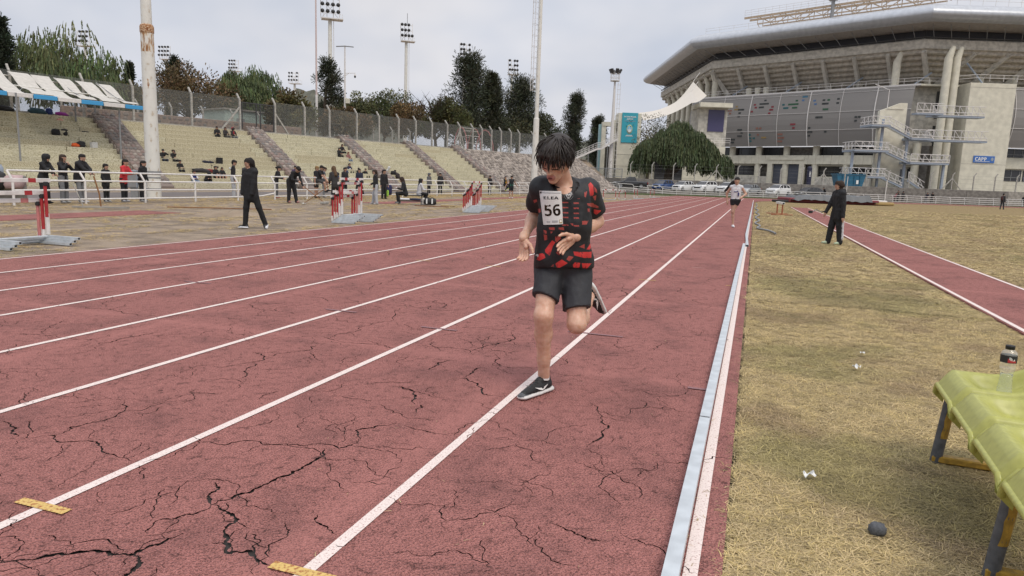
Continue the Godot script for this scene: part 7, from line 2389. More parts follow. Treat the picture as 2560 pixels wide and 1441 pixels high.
# ------------------------------------------------------------------ bodies as smooth unions of tapered bones, meshed as surface nets
func bn(a: Vector3, b: Vector3, ra: float, rb: float, g: int, ax = null, f := 1.0) -> Array:
	return [a, b, ra, rb, g, ax, f]
func bone_dist(p: Vector3, b: Array) -> float:
	var q: Vector3 = p - b[0]
	var ab: Vector3 = b[1] - b[0]
	if b[5] != null:
		var ax: Vector3 = b[5]
		q += ax * (q.dot(ax) * (b[6] - 1.0))
		ab += ax * (ab.dot(ax) * (b[6] - 1.0))
	var t := clampf(q.dot(ab) / maxf(ab.length_squared(), 1e-9), 0.0, 1.0)
	return (q - ab * t).length() - lerpf(b[2], b[3], t)
func sdf_mesh(bones: Array, cell: float, k: float, cuts := [], ripple := 0.0, rfreq := 9.0) -> Dictionary:
	var lo := Vector3(1e9, 1e9, 1e9)
	var hi := -lo
	for b in bones:
		var r: float = maxf(b[2], b[3]) + 2.5 * cell
		for e in 2:
			lo = lo.min(b[e] - Vector3(r, r, r))
			hi = hi.max(b[e] + Vector3(r, r, r))
	var nx := int((hi.x - lo.x) / cell) + 2
	var ny := int((hi.y - lo.y) / cell) + 2
	var nz := int((hi.z - lo.z) / cell) + 2
	var sy := nx
	var sz := nx * ny
	var D := PackedFloat32Array()
	D.resize(nx * ny * nz)
	D.fill(1.0)
	var R := D.duplicate()
	var G := PackedByteArray()
	G.resize(nx * ny * nz)
	var pad := k + 2.2 * cell
	for b in bones:
		var a: Vector3 = b[0]
		var ra: float = b[2]
		var dr: float = b[3] - b[2]
		var r: float = maxf(b[2], b[3]) + pad
		var g: int = b[4]
		var bl: Vector3 = a.min(b[1]) - Vector3(r, r, r) - lo
		var bh: Vector3 = a.max(b[1]) + Vector3(r, r, r) - lo
		var x0 := maxi(0, int(bl.x / cell))
		var x1 := mini(nx - 1, int(bh.x / cell) + 1)
		var y0 := maxi(0, int(bl.y / cell))
		var y1 := mini(ny - 1, int(bh.y / cell) + 1)
		var z0 := maxi(0, int(bl.z / cell))
		var z1 := mini(nz - 1, int(bh.z / cell) + 1)
		var flat: bool = b[5] != null
		var ax: Vector3 = b[5] if flat else Vector3.ZERO
		var f1: float = b[6] - 1.0
		var ab: Vector3 = b[1] - a
		if flat:
			ab += ax * (ab.dot(ax) * f1)
		var inv := 1.0 / maxf(ab.length_squared(), 1e-9)
		for z in range(z0, z1 + 1):
			for y in range(y0, y1 + 1):
				var i := x0 + y * sy + z * sz
				var q := Vector3(lo.x + x0 * cell, lo.y + y * cell, lo.z + z * cell) - a
				for x in range(x0, x1 + 1):
					var w := q
					if flat:
						w += ax * (q.dot(ax) * f1)
					var t := clampf(w.dot(ab) * inv, 0.0, 1.0)
					var d := (w - ab * t).length() - ra - dr * t
					if d < pad:
						var o := D[i]
						var h := k - absf(o - d)
						D[i] = minf(o, d) - (h * h / (4.0 * k) if h > 0.0 else 0.0)
						if d < R[i]:
							R[i] = d
							G[i] = g
					i += 1
					q.x += cell
	if cuts or ripple > 0.0:
		var nf := FastNoiseLite.new()
		nf.seed = 77
		nf.frequency = rfreq
		for z in nz:
			for y in ny:
				for x in nx:
					var i := x + y * sy + z * sz
					if absf(D[i]) < 0.1:
						var p := lo + Vector3(x, y, z) * cell
						if ripple > 0.0:
							D[i] += ripple * nf.get_noise_3d(p.x, p.y * 0.6, p.z)
						for c in cuts:  # [point, outward normal, reach]
							var dd: Vector3 = p - c[0]
							if dd.length() < c[2]:
								D[i] = maxf(D[i], dd.dot(c[1]))
	var cellv := PackedInt32Array()
	cellv.resize(nx * ny * nz)
	cellv.fill(-1)
	var V := PackedVector3Array()
	var N := PackedVector3Array()
	var offs := [0, 1, sy, sy + 1, sz, sz + 1, sz + sy, sz + sy + 1]
	var cp := []
	for c in 8:
		cp.append(Vector3(c & 1, (c >> 1) & 1, (c >> 2) & 1))
	var edges := [[0, 1], [2, 3], [4, 5], [6, 7], [0, 2], [1, 3], [4, 6], [5, 7], [0, 4], [1, 5], [2, 6], [3, 7]]
	for z in nz - 1:
		for y in ny - 1:
			var i := y * sy + z * sz
			for x in nx - 1:
				var m := 0
				if D[i] < 0.0: m |= 1
				if D[i + 1] < 0.0: m |= 2
				if D[i + sy] < 0.0: m |= 4
				if D[i + sy + 1] < 0.0: m |= 8
				if D[i + sz] < 0.0: m |= 16
				if D[i + sz + 1] < 0.0: m |= 32
				if D[i + sz + sy] < 0.0: m |= 64
				if D[i + sz + sy + 1] < 0.0: m |= 128
				if m != 0 and m != 255:
					var s := Vector3.ZERO
					var n := 0
					for e in edges:
						var a: int = e[0]
						var b: int = e[1]
						if ((m >> a) & 1) != ((m >> b) & 1):
							var da := D[i + offs[a]]
							var db := D[i + offs[b]]
							s += cp[a].lerp(cp[b], da / (da - db))
							n += 1
					s /= n
					cellv[i] = V.size()
					V.append(lo + (Vector3(x, y, z) + s) * cell)
					var g := Vector3.ZERO
					for c in 8:
						g += (cp[c] * 2.0 - Vector3.ONE) * D[i + offs[c]]
					N.append(g.normalized())
				i += 1
	var out := {}
	var maps := {}
	for z in range(1, nz - 1):
		for y in range(1, ny - 1):
			for x in range(1, nx - 1):
				var i := x + y * sy + z * sz
				var d0 := D[i]
				for ax in 3:
					var j: int = i + [1, sy, sz][ax]
					var d1 := D[j]
					if (d0 < 0.0) == (d1 < 0.0):
						continue
					var u: int = [sy, sz, 1][ax]
					var w: int = [sz, 1, sy][ax]
					var g: int = G[i] if d0 < 0.0 else G[j]
					if not out.has(g):
						out[g] = mb()
						maps[g] = {}
					var o: MB = out[g]
					var mp: Dictionary = maps[g]
					var id := []
					for cidx in [cellv[i], cellv[i - u], cellv[i - u - w], cellv[i - w]]:
						if not mp.has(cidx):
							mp[cidx] = o.vert(V[cidx], N[cidx])
						id.append(mp[cidx])
					if d0 < 0.0:
						o.tri(id[0], id[1], id[2])
						o.tri(id[0], id[2], id[3])
					else:
						o.tri(id[0], id[2], id[1])
						o.tri(id[0], id[3], id[2])
	return out
func ik(a: Vector3, b: Vector3, l1: float, l2: float, pole: Vector3) -> Vector3:
	var d := b - a
	var l := clampf(d.length(), 0.02, (l1 + l2) * 0.999)
	var t := d.normalized()
	var x := (l1 * l1 - l2 * l2 + l * l) / (2.0 * l)
	var h := sqrt(maxf(l1 * l1 - x * x, 0.0))
	var p := (pole - t * pole.dot(t)).normalized()
	return a + t * x + p * h
func skin(tone: float) -> StandardMaterial3D:
	var key := "skin%d" % int(tone * 10)
	if M.has(key):
		return M[key]
	return mk(key, Color(0.58, 0.35, 0.255).lerp(Color(0.28, 0.15, 0.095), tone), 0.55, {"tex": TX["soft"], "size": 0.2, "sss": 0.08})
func person(o: Dictionary) -> Node3D:
	var H: float = o.get("h", 1.66)
	var s := H / 1.72
	var sit: bool = o.get("sit", false)
	var X := Vector3.RIGHT
	var ph: float = o.get("ph", 0.93 if not sit else 0.10)
	var pel := Vector3(0, ph * s, o.get("pz", 0.0) * s)
	var lean := deg_to_rad(o.get("lean", 3.0))
	var up := Vector3(o.get("side", 0.0), cos(lean), sin(lean)).normalized()
	var fw := up.cross(-X).normalized() * -1.0
	fw = X.cross(up).normalized()
	var twist: float = deg_to_rad(o.get("twist", 0.0))
	var SX_ := X.rotated(Vector3.UP, twist)
	var bulk: float = o.get("bulk", 1.0)
	var chest := pel + up * 0.30 * s
	var neck := pel + up * 0.52 * s
	var shl := pel + up * 0.465 * s + SX_ * 0.165 * s * (0.9 + 0.1 * bulk)
	var shr := pel + up * 0.465 * s - SX_ * 0.165 * s * (0.9 + 0.1 * bulk)
	var hl := pel + X * 0.085 * s
	var hr := pel - X * 0.085 * s
	var look: Vector2 = o.get("look", Vector2(0, 0))  # yaw, pitch in degrees
	var hb := Basis(Vector3.UP, deg_to_rad(look.x)) * Basis(X, deg_to_rad(look.y))
	var head := neck + (up * 0.7 + hb.y * 0.3).normalized() * 0.145 * s + hb.z * 0.02 * s
	var fl: Vector3 = o.get("lf", Vector3(0.11, 0.07, 0.0) if not sit else Vector3(0.12, -0.30, 0.46)) * s
	var fr: Vector3 = o.get("rf", Vector3(-0.11, 0.07, 0.02) if not sit else Vector3(-0.12, -0.30, 0.44)) * s
	var kl := ik(hl, fl, 0.42 * s, 0.43 * s, o.get("lkp", Vector3(0.12, 0.2, 1)))
	var kr := ik(hr, fr, 0.42 * s, 0.43 * s, o.get("rkp", Vector3(-0.12, 0.2, 1)))
	var wl: Vector3 = o.get("lh", Vector3(0.25, ph - 0.12, 0.08) if not sit else Vector3(0.12, 0.32, 0.38)) * s
	var wr: Vector3 = o.get("rh", Vector3(-0.25, ph - 0.12, 0.08) if not sit else Vector3(-0.12, 0.32, 0.38)) * s
	var el := ik(shl, wl, 0.285 * s, 0.255 * s, o.get("lep", Vector3(0.6, -0.4, -0.8)))
	var er := ik(shr, wr, 0.285 * s, 0.255 * s, o.get("rep", Vector3(-0.6, -0.4, -0.8)))
	var B := []
	var sleeves: String = o.get("sl", "long")
	var legs: String = o.get("legs", "long")
	var wide: float = o.get("wide", 1.0)
	var tr := 0.115 * s * bulk
	for e in [1.0, -1.0]:
		B.append(bn(pel + X * e * 0.055 * s + up * 0.03 * s, chest + SX_ * e * 0.065 * s + up * 0.08 * s, tr * 0.98, tr, 2, fw, 1.12))
	B.append(bn(shl, shr, 0.066 * s * bulk, 0.066 * s * bulk, 2))
	B.append(bn(shl.lerp(neck, 0.5), shr.lerp(neck, 0.5), 0.066 * s * bulk, 0.066 * s * bulk, 2))
	var jl: float = o.get("jl", 0.06)
	if jl > 0.0:
		for e in [1.0, -1.0]:
			B.append(bn(pel + X * e * 0.06 * s, pel + X * e * 0.065 * s - Vector3(0, jl * s, 0), tr * 1.0, tr * 1.03, 2, fw, 1.1))
	else:
		B.append(bn(pel - X * 0.05 * s, pel + X * 0.05 * s, tr * 1.02, tr * 1.02, 3))
	for a in [[shl, el, wl], [shr, er, wr]]:
		var g1 := 2 if sleeves != "none" else 0
		var g2 := 2 if sleeves == "long" else 0
		var ub := 0.062 * s * (bulk if g1 == 2 else 0.8)
		if sleeves == "short":
			B.append(bn(a[0], a[0].lerp(a[1], 0.6), 0.064 * s, 0.06 * s, 2))
			B.append(bn(a[0].lerp(a[1], 0.5), a[1], 0.046 * s, 0.04 * s, 0))
		else:
			B.append(bn(a[0], a[1], ub, ub * 0.86, g1))
		B.append(bn(a[1], a[2], ub * 0.84 if g2 == 2 else 0.04 * s, ub * 0.66 if g2 == 2 else 0.029 * s, g2))
		if not o.get("pockets", false):
			var hd: Vector3 = (a[2] - a[1]).normalized()
			B.append(bn(a[2] + hd * 0.02 * s, a[2] + hd * 0.085 * s, 0.034 * s, 0.028 * s, 0))
			B.append(bn(a[2] + hd * 0.07 * s, a[2] + hd * 0.13 * s + Vector3(0, -0.02, 0) * s, 0.026 * s, 0.018 * s, 0))
			B.append(bn(a[2] + hd * 0.03 * s, a[2] + hd * 0.075 * s + fw * 0.03 * s, 0.016 * s, 0.012 * s, 0))
	for a in [[hl, kl, fl], [hr, kr, fr]]:
		var calf: Vector3 = a[1].lerp(a[2], 0.3) - fw * 0.012 * s
		if legs == "long":
			B.append(bn(a[0], a[1], 0.093 * s * wide, 0.07 * s * wide, 3))
			B.append(bn(a[1], a[2], 0.069 * s * wide, 0.056 * s * wide, 3))
		else:
			var cutk := 0.72 if legs == "short" else 0.28
			B.append(bn(a[0], a[0].lerp(a[1], cutk), 0.098 * s * wide, 0.088 * s * wide, 3))
			B.append(bn(a[0].lerp(a[1], cutk - 0.1), a[1], 0.076 * s, 0.052 * s, 0))
			B.append(bn(a[1], calf, 0.05 * s, 0.052 * s, 0))
			B.append(bn(calf, a[2], 0.05 * s, 0.034 * s, 0))
	for a in [[fl, kl, o.get("lt", Vector3(0.1, 0, 1))], [fr, kr, o.get("rt", Vector3(-0.12, 0, 1))]]:
		var td: Vector3 = a[2].normalized()
		var ank: Vector3 = a[0]
		B.append(bn(ank + Vector3(0, -0.025, 0) * s - td * 0.04 * s, ank + Vector3(0, -0.03, 0) * s + td * 0.05 * s, 0.042 * s, 0.042 * s, 4))
		B.append(bn(ank + Vector3(0, -0.03, 0) * s, ank + Vector3(0, -0.036, 0) * s + td * 0.15 * s, 0.04 * s, 0.03 * s, 4))
	var R := head
	var q := func(x: float, y: float, z: float) -> Vector3: return R + (hb * Vector3(x, y, z)) * s
	B.append(bn(neck - up * 0.03 * s, head - hb.y * 0.04 * s, 0.05 * s, 0.048 * s, 0))
	B.append(bn(q.call(0, 0.03, -0.03), q.call(0, 0.03, 0.025), 0.083 * s, 0.078 * s, 0))
	B.append(bn(q.call(0, -0.01, 0.045), q.call(0, -0.075, 0.055), 0.058 * s, 0.036 * s, 0))
	B.append(bn(q.call(0, 0.0, 0.09), q.call(0, -0.025, 0.105), 0.012 * s, 0.014 * s, 0))
	B.append(bn(q.call(0.04, -0.045, 0.01), q.call(-0.04, -0.045, 0.01), 0.036 * s, 0.036 * s, 0))
	var hs: String = o.get("hs", "short")
	if hs in ["short", "pony", "bun", "long", "cap", "beanie"]:
		var hr0 := 0.094 * s if hs != "beanie" else 0.1 * s
		B.append(bn(q.call(0, 0.058, -0.035), q.call(0, 0.062, 0.025), hr0, 0.083 * s, 1))
		B.append(bn(q.call(0, 0.0, -0.05), q.call(0, -0.045, -0.045), 0.075 * s, 0.055 * s, 1))
	match hs:
		"short":
			B.append(bn(q.call(0.04, 0.1, 0.05), q.call(-0.045, 0.09, 0.055), 0.035 * s, 0.035 * s, 1))
		"pony":
			B.append(bn(q.call(0, 0.05, -0.11), q.call(0.0, -0.16, -0.14), 0.038 * s, 0.022 * s, 1))
		"bun":
			B.append(bn(q.call(0, 0.06, -0.13), q.call(0, 0.04, -0.15), 0.05 * s, 0.045 * s, 1))
		"long":
			for e in [1.0, -1.0]:
				B.append(bn(q.call(0.07 * e, 0.02, -0.01), q.call(0.08 * e, -0.2, -0.02), 0.035 * s, 0.03 * s, 1))
			B.append(bn(q.call(0, 0.0, -0.07), q.call(0, -0.30, -0.09), 0.075 * s, 0.06 * s, 1))
		"cap":
			B.append(bn(q.call(0.03, 0.06, 0.07), q.call(-0.03, 0.055, 0.13), 0.03 * s, 0.02 * s, 1))
		"hood":
			B.append(bn(q.call(0, 0.05, -0.04), q.call(0, 0.06, 0.02), 0.115 * s, 0.105 * s, 2))
			B.append(bn(q.call(0.085, 0.0, 0.0), q.call(0.05, -0.11, 0.02), 0.035 * s, 0.045 * s, 2))
			B.append(bn(q.call(-0.085, 0.0, 0.0), q.call(-0.05, -0.11, 0.02), 0.035 * s, 0.045 * s, 2))
			B.append(bn(q.call(0, -0.02, -0.07), q.call(0, -0.1, -0.06), 0.08 * s, 0.075 * s, 2))
			B.append(bn(q.call(0.03, 0.075, 0.06), q.call(-0.03, 0.075, 0.06), 0.03 * s, 0.03 * s, 1))
	if o.has("collar"):
		B.append(bn(neck - up * 0.02 * s + X * 0.03 * s, neck + up * 0.015 * s - X * 0.03 * s, 0.075 * s, 0.075 * s, 2))
	if o.has("backhood"):
		B.append(bn(neck - fw * 0.09 * s + X * 0.07 * s, neck - fw * 0.09 * s - X * 0.07 * s, 0.065 * s, 0.065 * s, 2))
	for e in o.get("extra", []):
		B.append(e)
	var t := thing("person", o.lab, "person", o.p, deg_to_rad(o.get("yaw", 90.0)), o.get("group", ""))
	var parts := sdf_mesh(B, o.get("cell", 0.026), 0.03 * s, [], o.get("rip", 0.0), 14.0)
	var names := {0: "body", 1: "hair" if not hs in ["cap", "beanie"] else hs, 2: o.get("tn", "jacket"), 3: "trousers" if legs == "long" else "shorts", 4: "shoes", 5: o.get("xn", "detail"), 6: o.get("xn2", "trim")}
	var cols := {1: o.get("hair", Color(0.012, 0.009, 0.008)), 2: o.get("top", Color(0.014, 0.014, 0.016)), 3: o.get("bot", Color(0.014, 0.014, 0.016)), 4: o.get("shoe", Color(0.4, 0.4, 0.4)), 5: o.get("xc", Color(0.6, 0.6, 0.6)), 6: o.get("xc2", Color(0.6, 0.6, 0.6))}
	for g in parts:
		var m: Material
		if g == 0:
			m = skin(o.get("tone", 0.3))
		else:
			var c: Color = cols[g]
			m = cloth("cl_%d_%d_%d" % [int(c.r * 400), int(c.g * 400), int(c.b * 400)], c)
		put(parts[g], names[g], m, t)
	return t
func build_people() -> void:
	var K := Color(0.013, 0.013, 0.015)
	var K2 := Color(0.02, 0.02, 0.023)
	var JEAN := Color(0.17, 0.23, 0.32)
	var GREY := Color(0.20, 0.205, 0.215)
	var LG := Color(0.42, 0.43, 0.46)
	var W := Color(0.66, 0.66, 0.68)
	var BR := Color(0.035, 0.02, 0.013)
	person({"lab": "smiling woman in a black jacket and flared trousers walking on the dirt", "p": Vector3(-11.22, 0, -13.72), "yaw": -8.0, "h": 1.62, "look": Vector2(-62, 4), "top": K, "bot": Color(0.009, 0.009, 0.010), "shoe": Color(0.05, 0.05, 0.052), "hs": "pony", "bulk": 1.14, "jl": 0.16, "wide": 1.04, "pockets": true, "lh": Vector3(0.17, 0.86, 0.13), "rh": Vector3(-0.17, 0.86, 0.13), "lep": Vector3(1, -0.2, -0.5), "rep": Vector3(-1, -0.2, -0.5), "lf": Vector3(0.30, 0.12, -0.16), "rf": Vector3(-0.11, 0.07, 0.10), "lt": Vector3(0.6, -0.9, 0.35), "rt": Vector3(-1, 0, 0.35), "tone": 0.35, "cell": 0.015, "backhood": true, "rip": 0.01, "side": 0.03,
		"extra": [bn(Vector3(-0.02, 0.012, 0.12), Vector3(-0.22, 0.012, 0.19), 0.032, 0.03, 5, Vector3.UP, 2.2), bn(Vector3(0.30, 0.08, -0.2), Vector3(0.36, 0.02, -0.12), 0.03, 0.026, 5), bn(Vector3(-0.15, 1.47, 0.02), Vector3(-0.15, 1.40, 0.03), 0.0, 0.0, 0)], "xn": "shoe_sole", "xc": W})
	var r2 := person({"lab": "woman runner in a white singlet and black shorts running towards the camera", "p": Vector3(-0.60, 0, -24.81), "yaw": 2.0, "h": 1.66, "ph": 0.95, "lean": 4.0, "sl": "none", "legs": "brief", "top": W, "bot": K, "shoe": W, "hs": "pony", "tn": "singlet", "jl": 0.0, "rf": Vector3(-0.02, 0.09, 0.02), "rt": Vector3(0.25, -0.1, 1), "lf": Vector3(-0.06, 0.50, -0.38), "lkp": Vector3(-0.2, -0.4, 1), "lt": Vector3(0, -1, -0.2), "rh": Vector3(-0.27, 0.93, -0.02), "lh": Vector3(0.20, 1.08, 0.22), "lep": Vector3(1, -0.6, -0.6), "rep": Vector3(-1, 0.3, -0.6), "tone": 0.28, "cell": 0.014, "bulk": 0.94,
		"extra": [bn(Vector3(-0.12, 1.52, -0.05), Vector3(-0.36, 1.22, -0.1), 0.06, 0.035, 1), bn(Vector3(-0.06, 1.52, -0.02), Vector3(-0.15, 1.48, -0.06), 0.05, 0.05, 1), bn(Vector3(0.075, 1.16, 0.115), Vector3(0.075, 1.08, 0.12), 0.022, 0.02, 5), bn(Vector3(-0.04, 1.33, 0.09), Vector3(-0.005, 1.30, 0.10), 0.012, 0.008, 6), bn(Vector3(-0.06, 1.20, 0.118), Vector3(0.06, 1.22, 0.118), 0.01, 0.008, 5)], "xn": "shirt_print", "xc": Color(0.05, 0.05, 0.16), "xn2": "shirt_emblem", "xc2": Color(0.4, 0.05, 0.05)})
	person({"lab": "boy in a black puffer jacket and striped black trousers standing on the infield", "p": Vector3(2.05, -0.01, -19.7), "yaw": -62.0, "h": 1.60, "look": Vector2(-55, 2), "top": K, "bot": K, "shoe": Color(0.48, 0.58, 0.42), "hs": "short", "hair": BR, "bulk": 1.2, "jl": 0.20, "wide": 1.28, "collar": true, "backhood": true, "rh": Vector3(-0.22, 0.88, 0.22), "rep": Vector3(-0.4, -0.6, -0.8), "lh": Vector3(0.26, 0.78, 0.02), "rf": Vector3(-0.13, 0.07, 0.14), "lf": Vector3(0.12, 0.07, -0.05), "tone": 0.2, "cell": 0.015, "rip": 0.012,
		"extra": [bn(Vector3(0.203, 0.80, -0.02), Vector3(0.192, 0.14, -0.06), 0.020, 0.020, 5), bn(Vector3(0.05, 1.50, -0.02), Vector3(-0.02, 1.56, 0.09), 0.05, 0.035, 1), bn(Vector3(-0.05, 1.52, 0.02), Vector3(-0.08, 1.47, 0.05), 0.04, 0.03, 1)], "xn": "white_stripe", "xc": W})
	var gm := thing("camera_gimbal", "small black camera gimbal held out by the boy in the puffer jacket", "camera", Vector3(1.66, -0.07, -19.78), deg_to_rad(YAW))
	put(mb().tube([Vector3(0.12, 0.90, 0), Vector3(0.0, 0.86, 0)], 0.016, 6), "grip", M.black, gm)
	put(mb().tube([Vector3(0.0, 0.86, 0), Vector3(-0.14, 0.93, 0), Vector3(-0.22, 0.86, 0)], 0.011, 6), "arm", M.steel_grey, gm)
	put(mb().bbox(Vector3(-0.28, 0.86, 0), Vector3(0.10, 0.07, 0.05), 0.01), "camera_body", M.black, gm)
	var rail := "people leaning on the railing by the rusty mast"
	var base := {"group": rail, "yaw": 100.0}
	var six := [
		{"lab": "boy in a black hoodie with the hood up leaning on the railing", "p": Vector3(-22.75, 0, -17.5), "h": 1.66, "hs": "hood", "tn": "hoodie", "lh": Vector3(-0.02, 1.03, 0.36), "rh": Vector3(0.05, 1.03, 0.36), "lep": Vector3(1, -0.2, 0), "rep": Vector3(-1, -0.2, 0), "lean": 14.0, "pz": -0.06, "wide": 1.2, "look": Vector2(6, 5), "shoe": K, "xn": "chest_print", "xc": W, "extra": [bn(Vector3(-0.05, 1.19, 0.215), Vector3(0.06, 1.19, 0.215), 0.014, 0.014, 5)]},
		{"lab": "long haired woman in a long black coat holding her face at the railing", "p": Vector3(-22.85, 0, -18.25), "h": 1.66, "hs": "long", "hair": BR, "jl": 0.34, "bot": GREY, "wide": 1.15, "rh": Vector3(-0.06, 1.40, 0.22), "lh": Vector3(0.07, 1.36, 0.22), "lep": Vector3(0.8, -1, 0.3), "rep": Vector3(-0.8, -1, 0.3), "look": Vector2(10, 0), "tn": "coat"},
		{"lab": "stout smiling man in a dark padded jacket resting his arms on the railing", "p": Vector3(-22.85, 0, -18.95), "h": 1.72, "bulk": 1.28, "bot": GREY, "lean": 14.0, "pz": -0.08, "jl": 0.12, "rh": Vector3(0.05, 1.06, 0.38), "lh": Vector3(0.0, 1.06, 0.38), "lep": Vector3(1, -0.2, 0), "rep": Vector3(-1, -0.2, 0), "look": Vector2(8, 2), "collar": true, "shoe": W},
		{"lab": "short girl in a black jacket and dark beanie at the railing", "p": Vector3(-22.85, 0, -19.95), "h": 1.40, "hs": "beanie", "bulk": 1.1, "jl": 0.16, "pockets": true, "rh": Vector3(-0.18, 0.9, 0.14), "lh": Vector3(0.18, 0.9, 0.14), "look": Vector2(15, 0)},
		{"lab": "woman in a bright red jacket clapping over the railing", "p": Vector3(-22.75, 0, -20.65), "h": 1.60, "hs": "pony", "top": Color(0.60, 0.035, 0.045), "jl": 0.12, "lean": 10.0, "rh": Vector3(-0.06, 1.14, 0.40), "lh": Vector3(0.12, 1.16, 0.46), "look": Vector2(14, 0), "shoe": LG},
		{"lab": "woman in a black jacket standing against the rusty mast at the railing", "p": Vector3(-22.7, 0, -21.45), "h": 1.58, "hs": "pony", "jl": 0.14, "lean": 9.0, "pockets": true, "rh": Vector3(-0.18, 0.9, 0.16), "lh": Vector3(0.18, 0.9, 0.16), "look": Vector2(18, 0), "collar": true}]
	for q in six:
		q.merge(base)
		person(q)
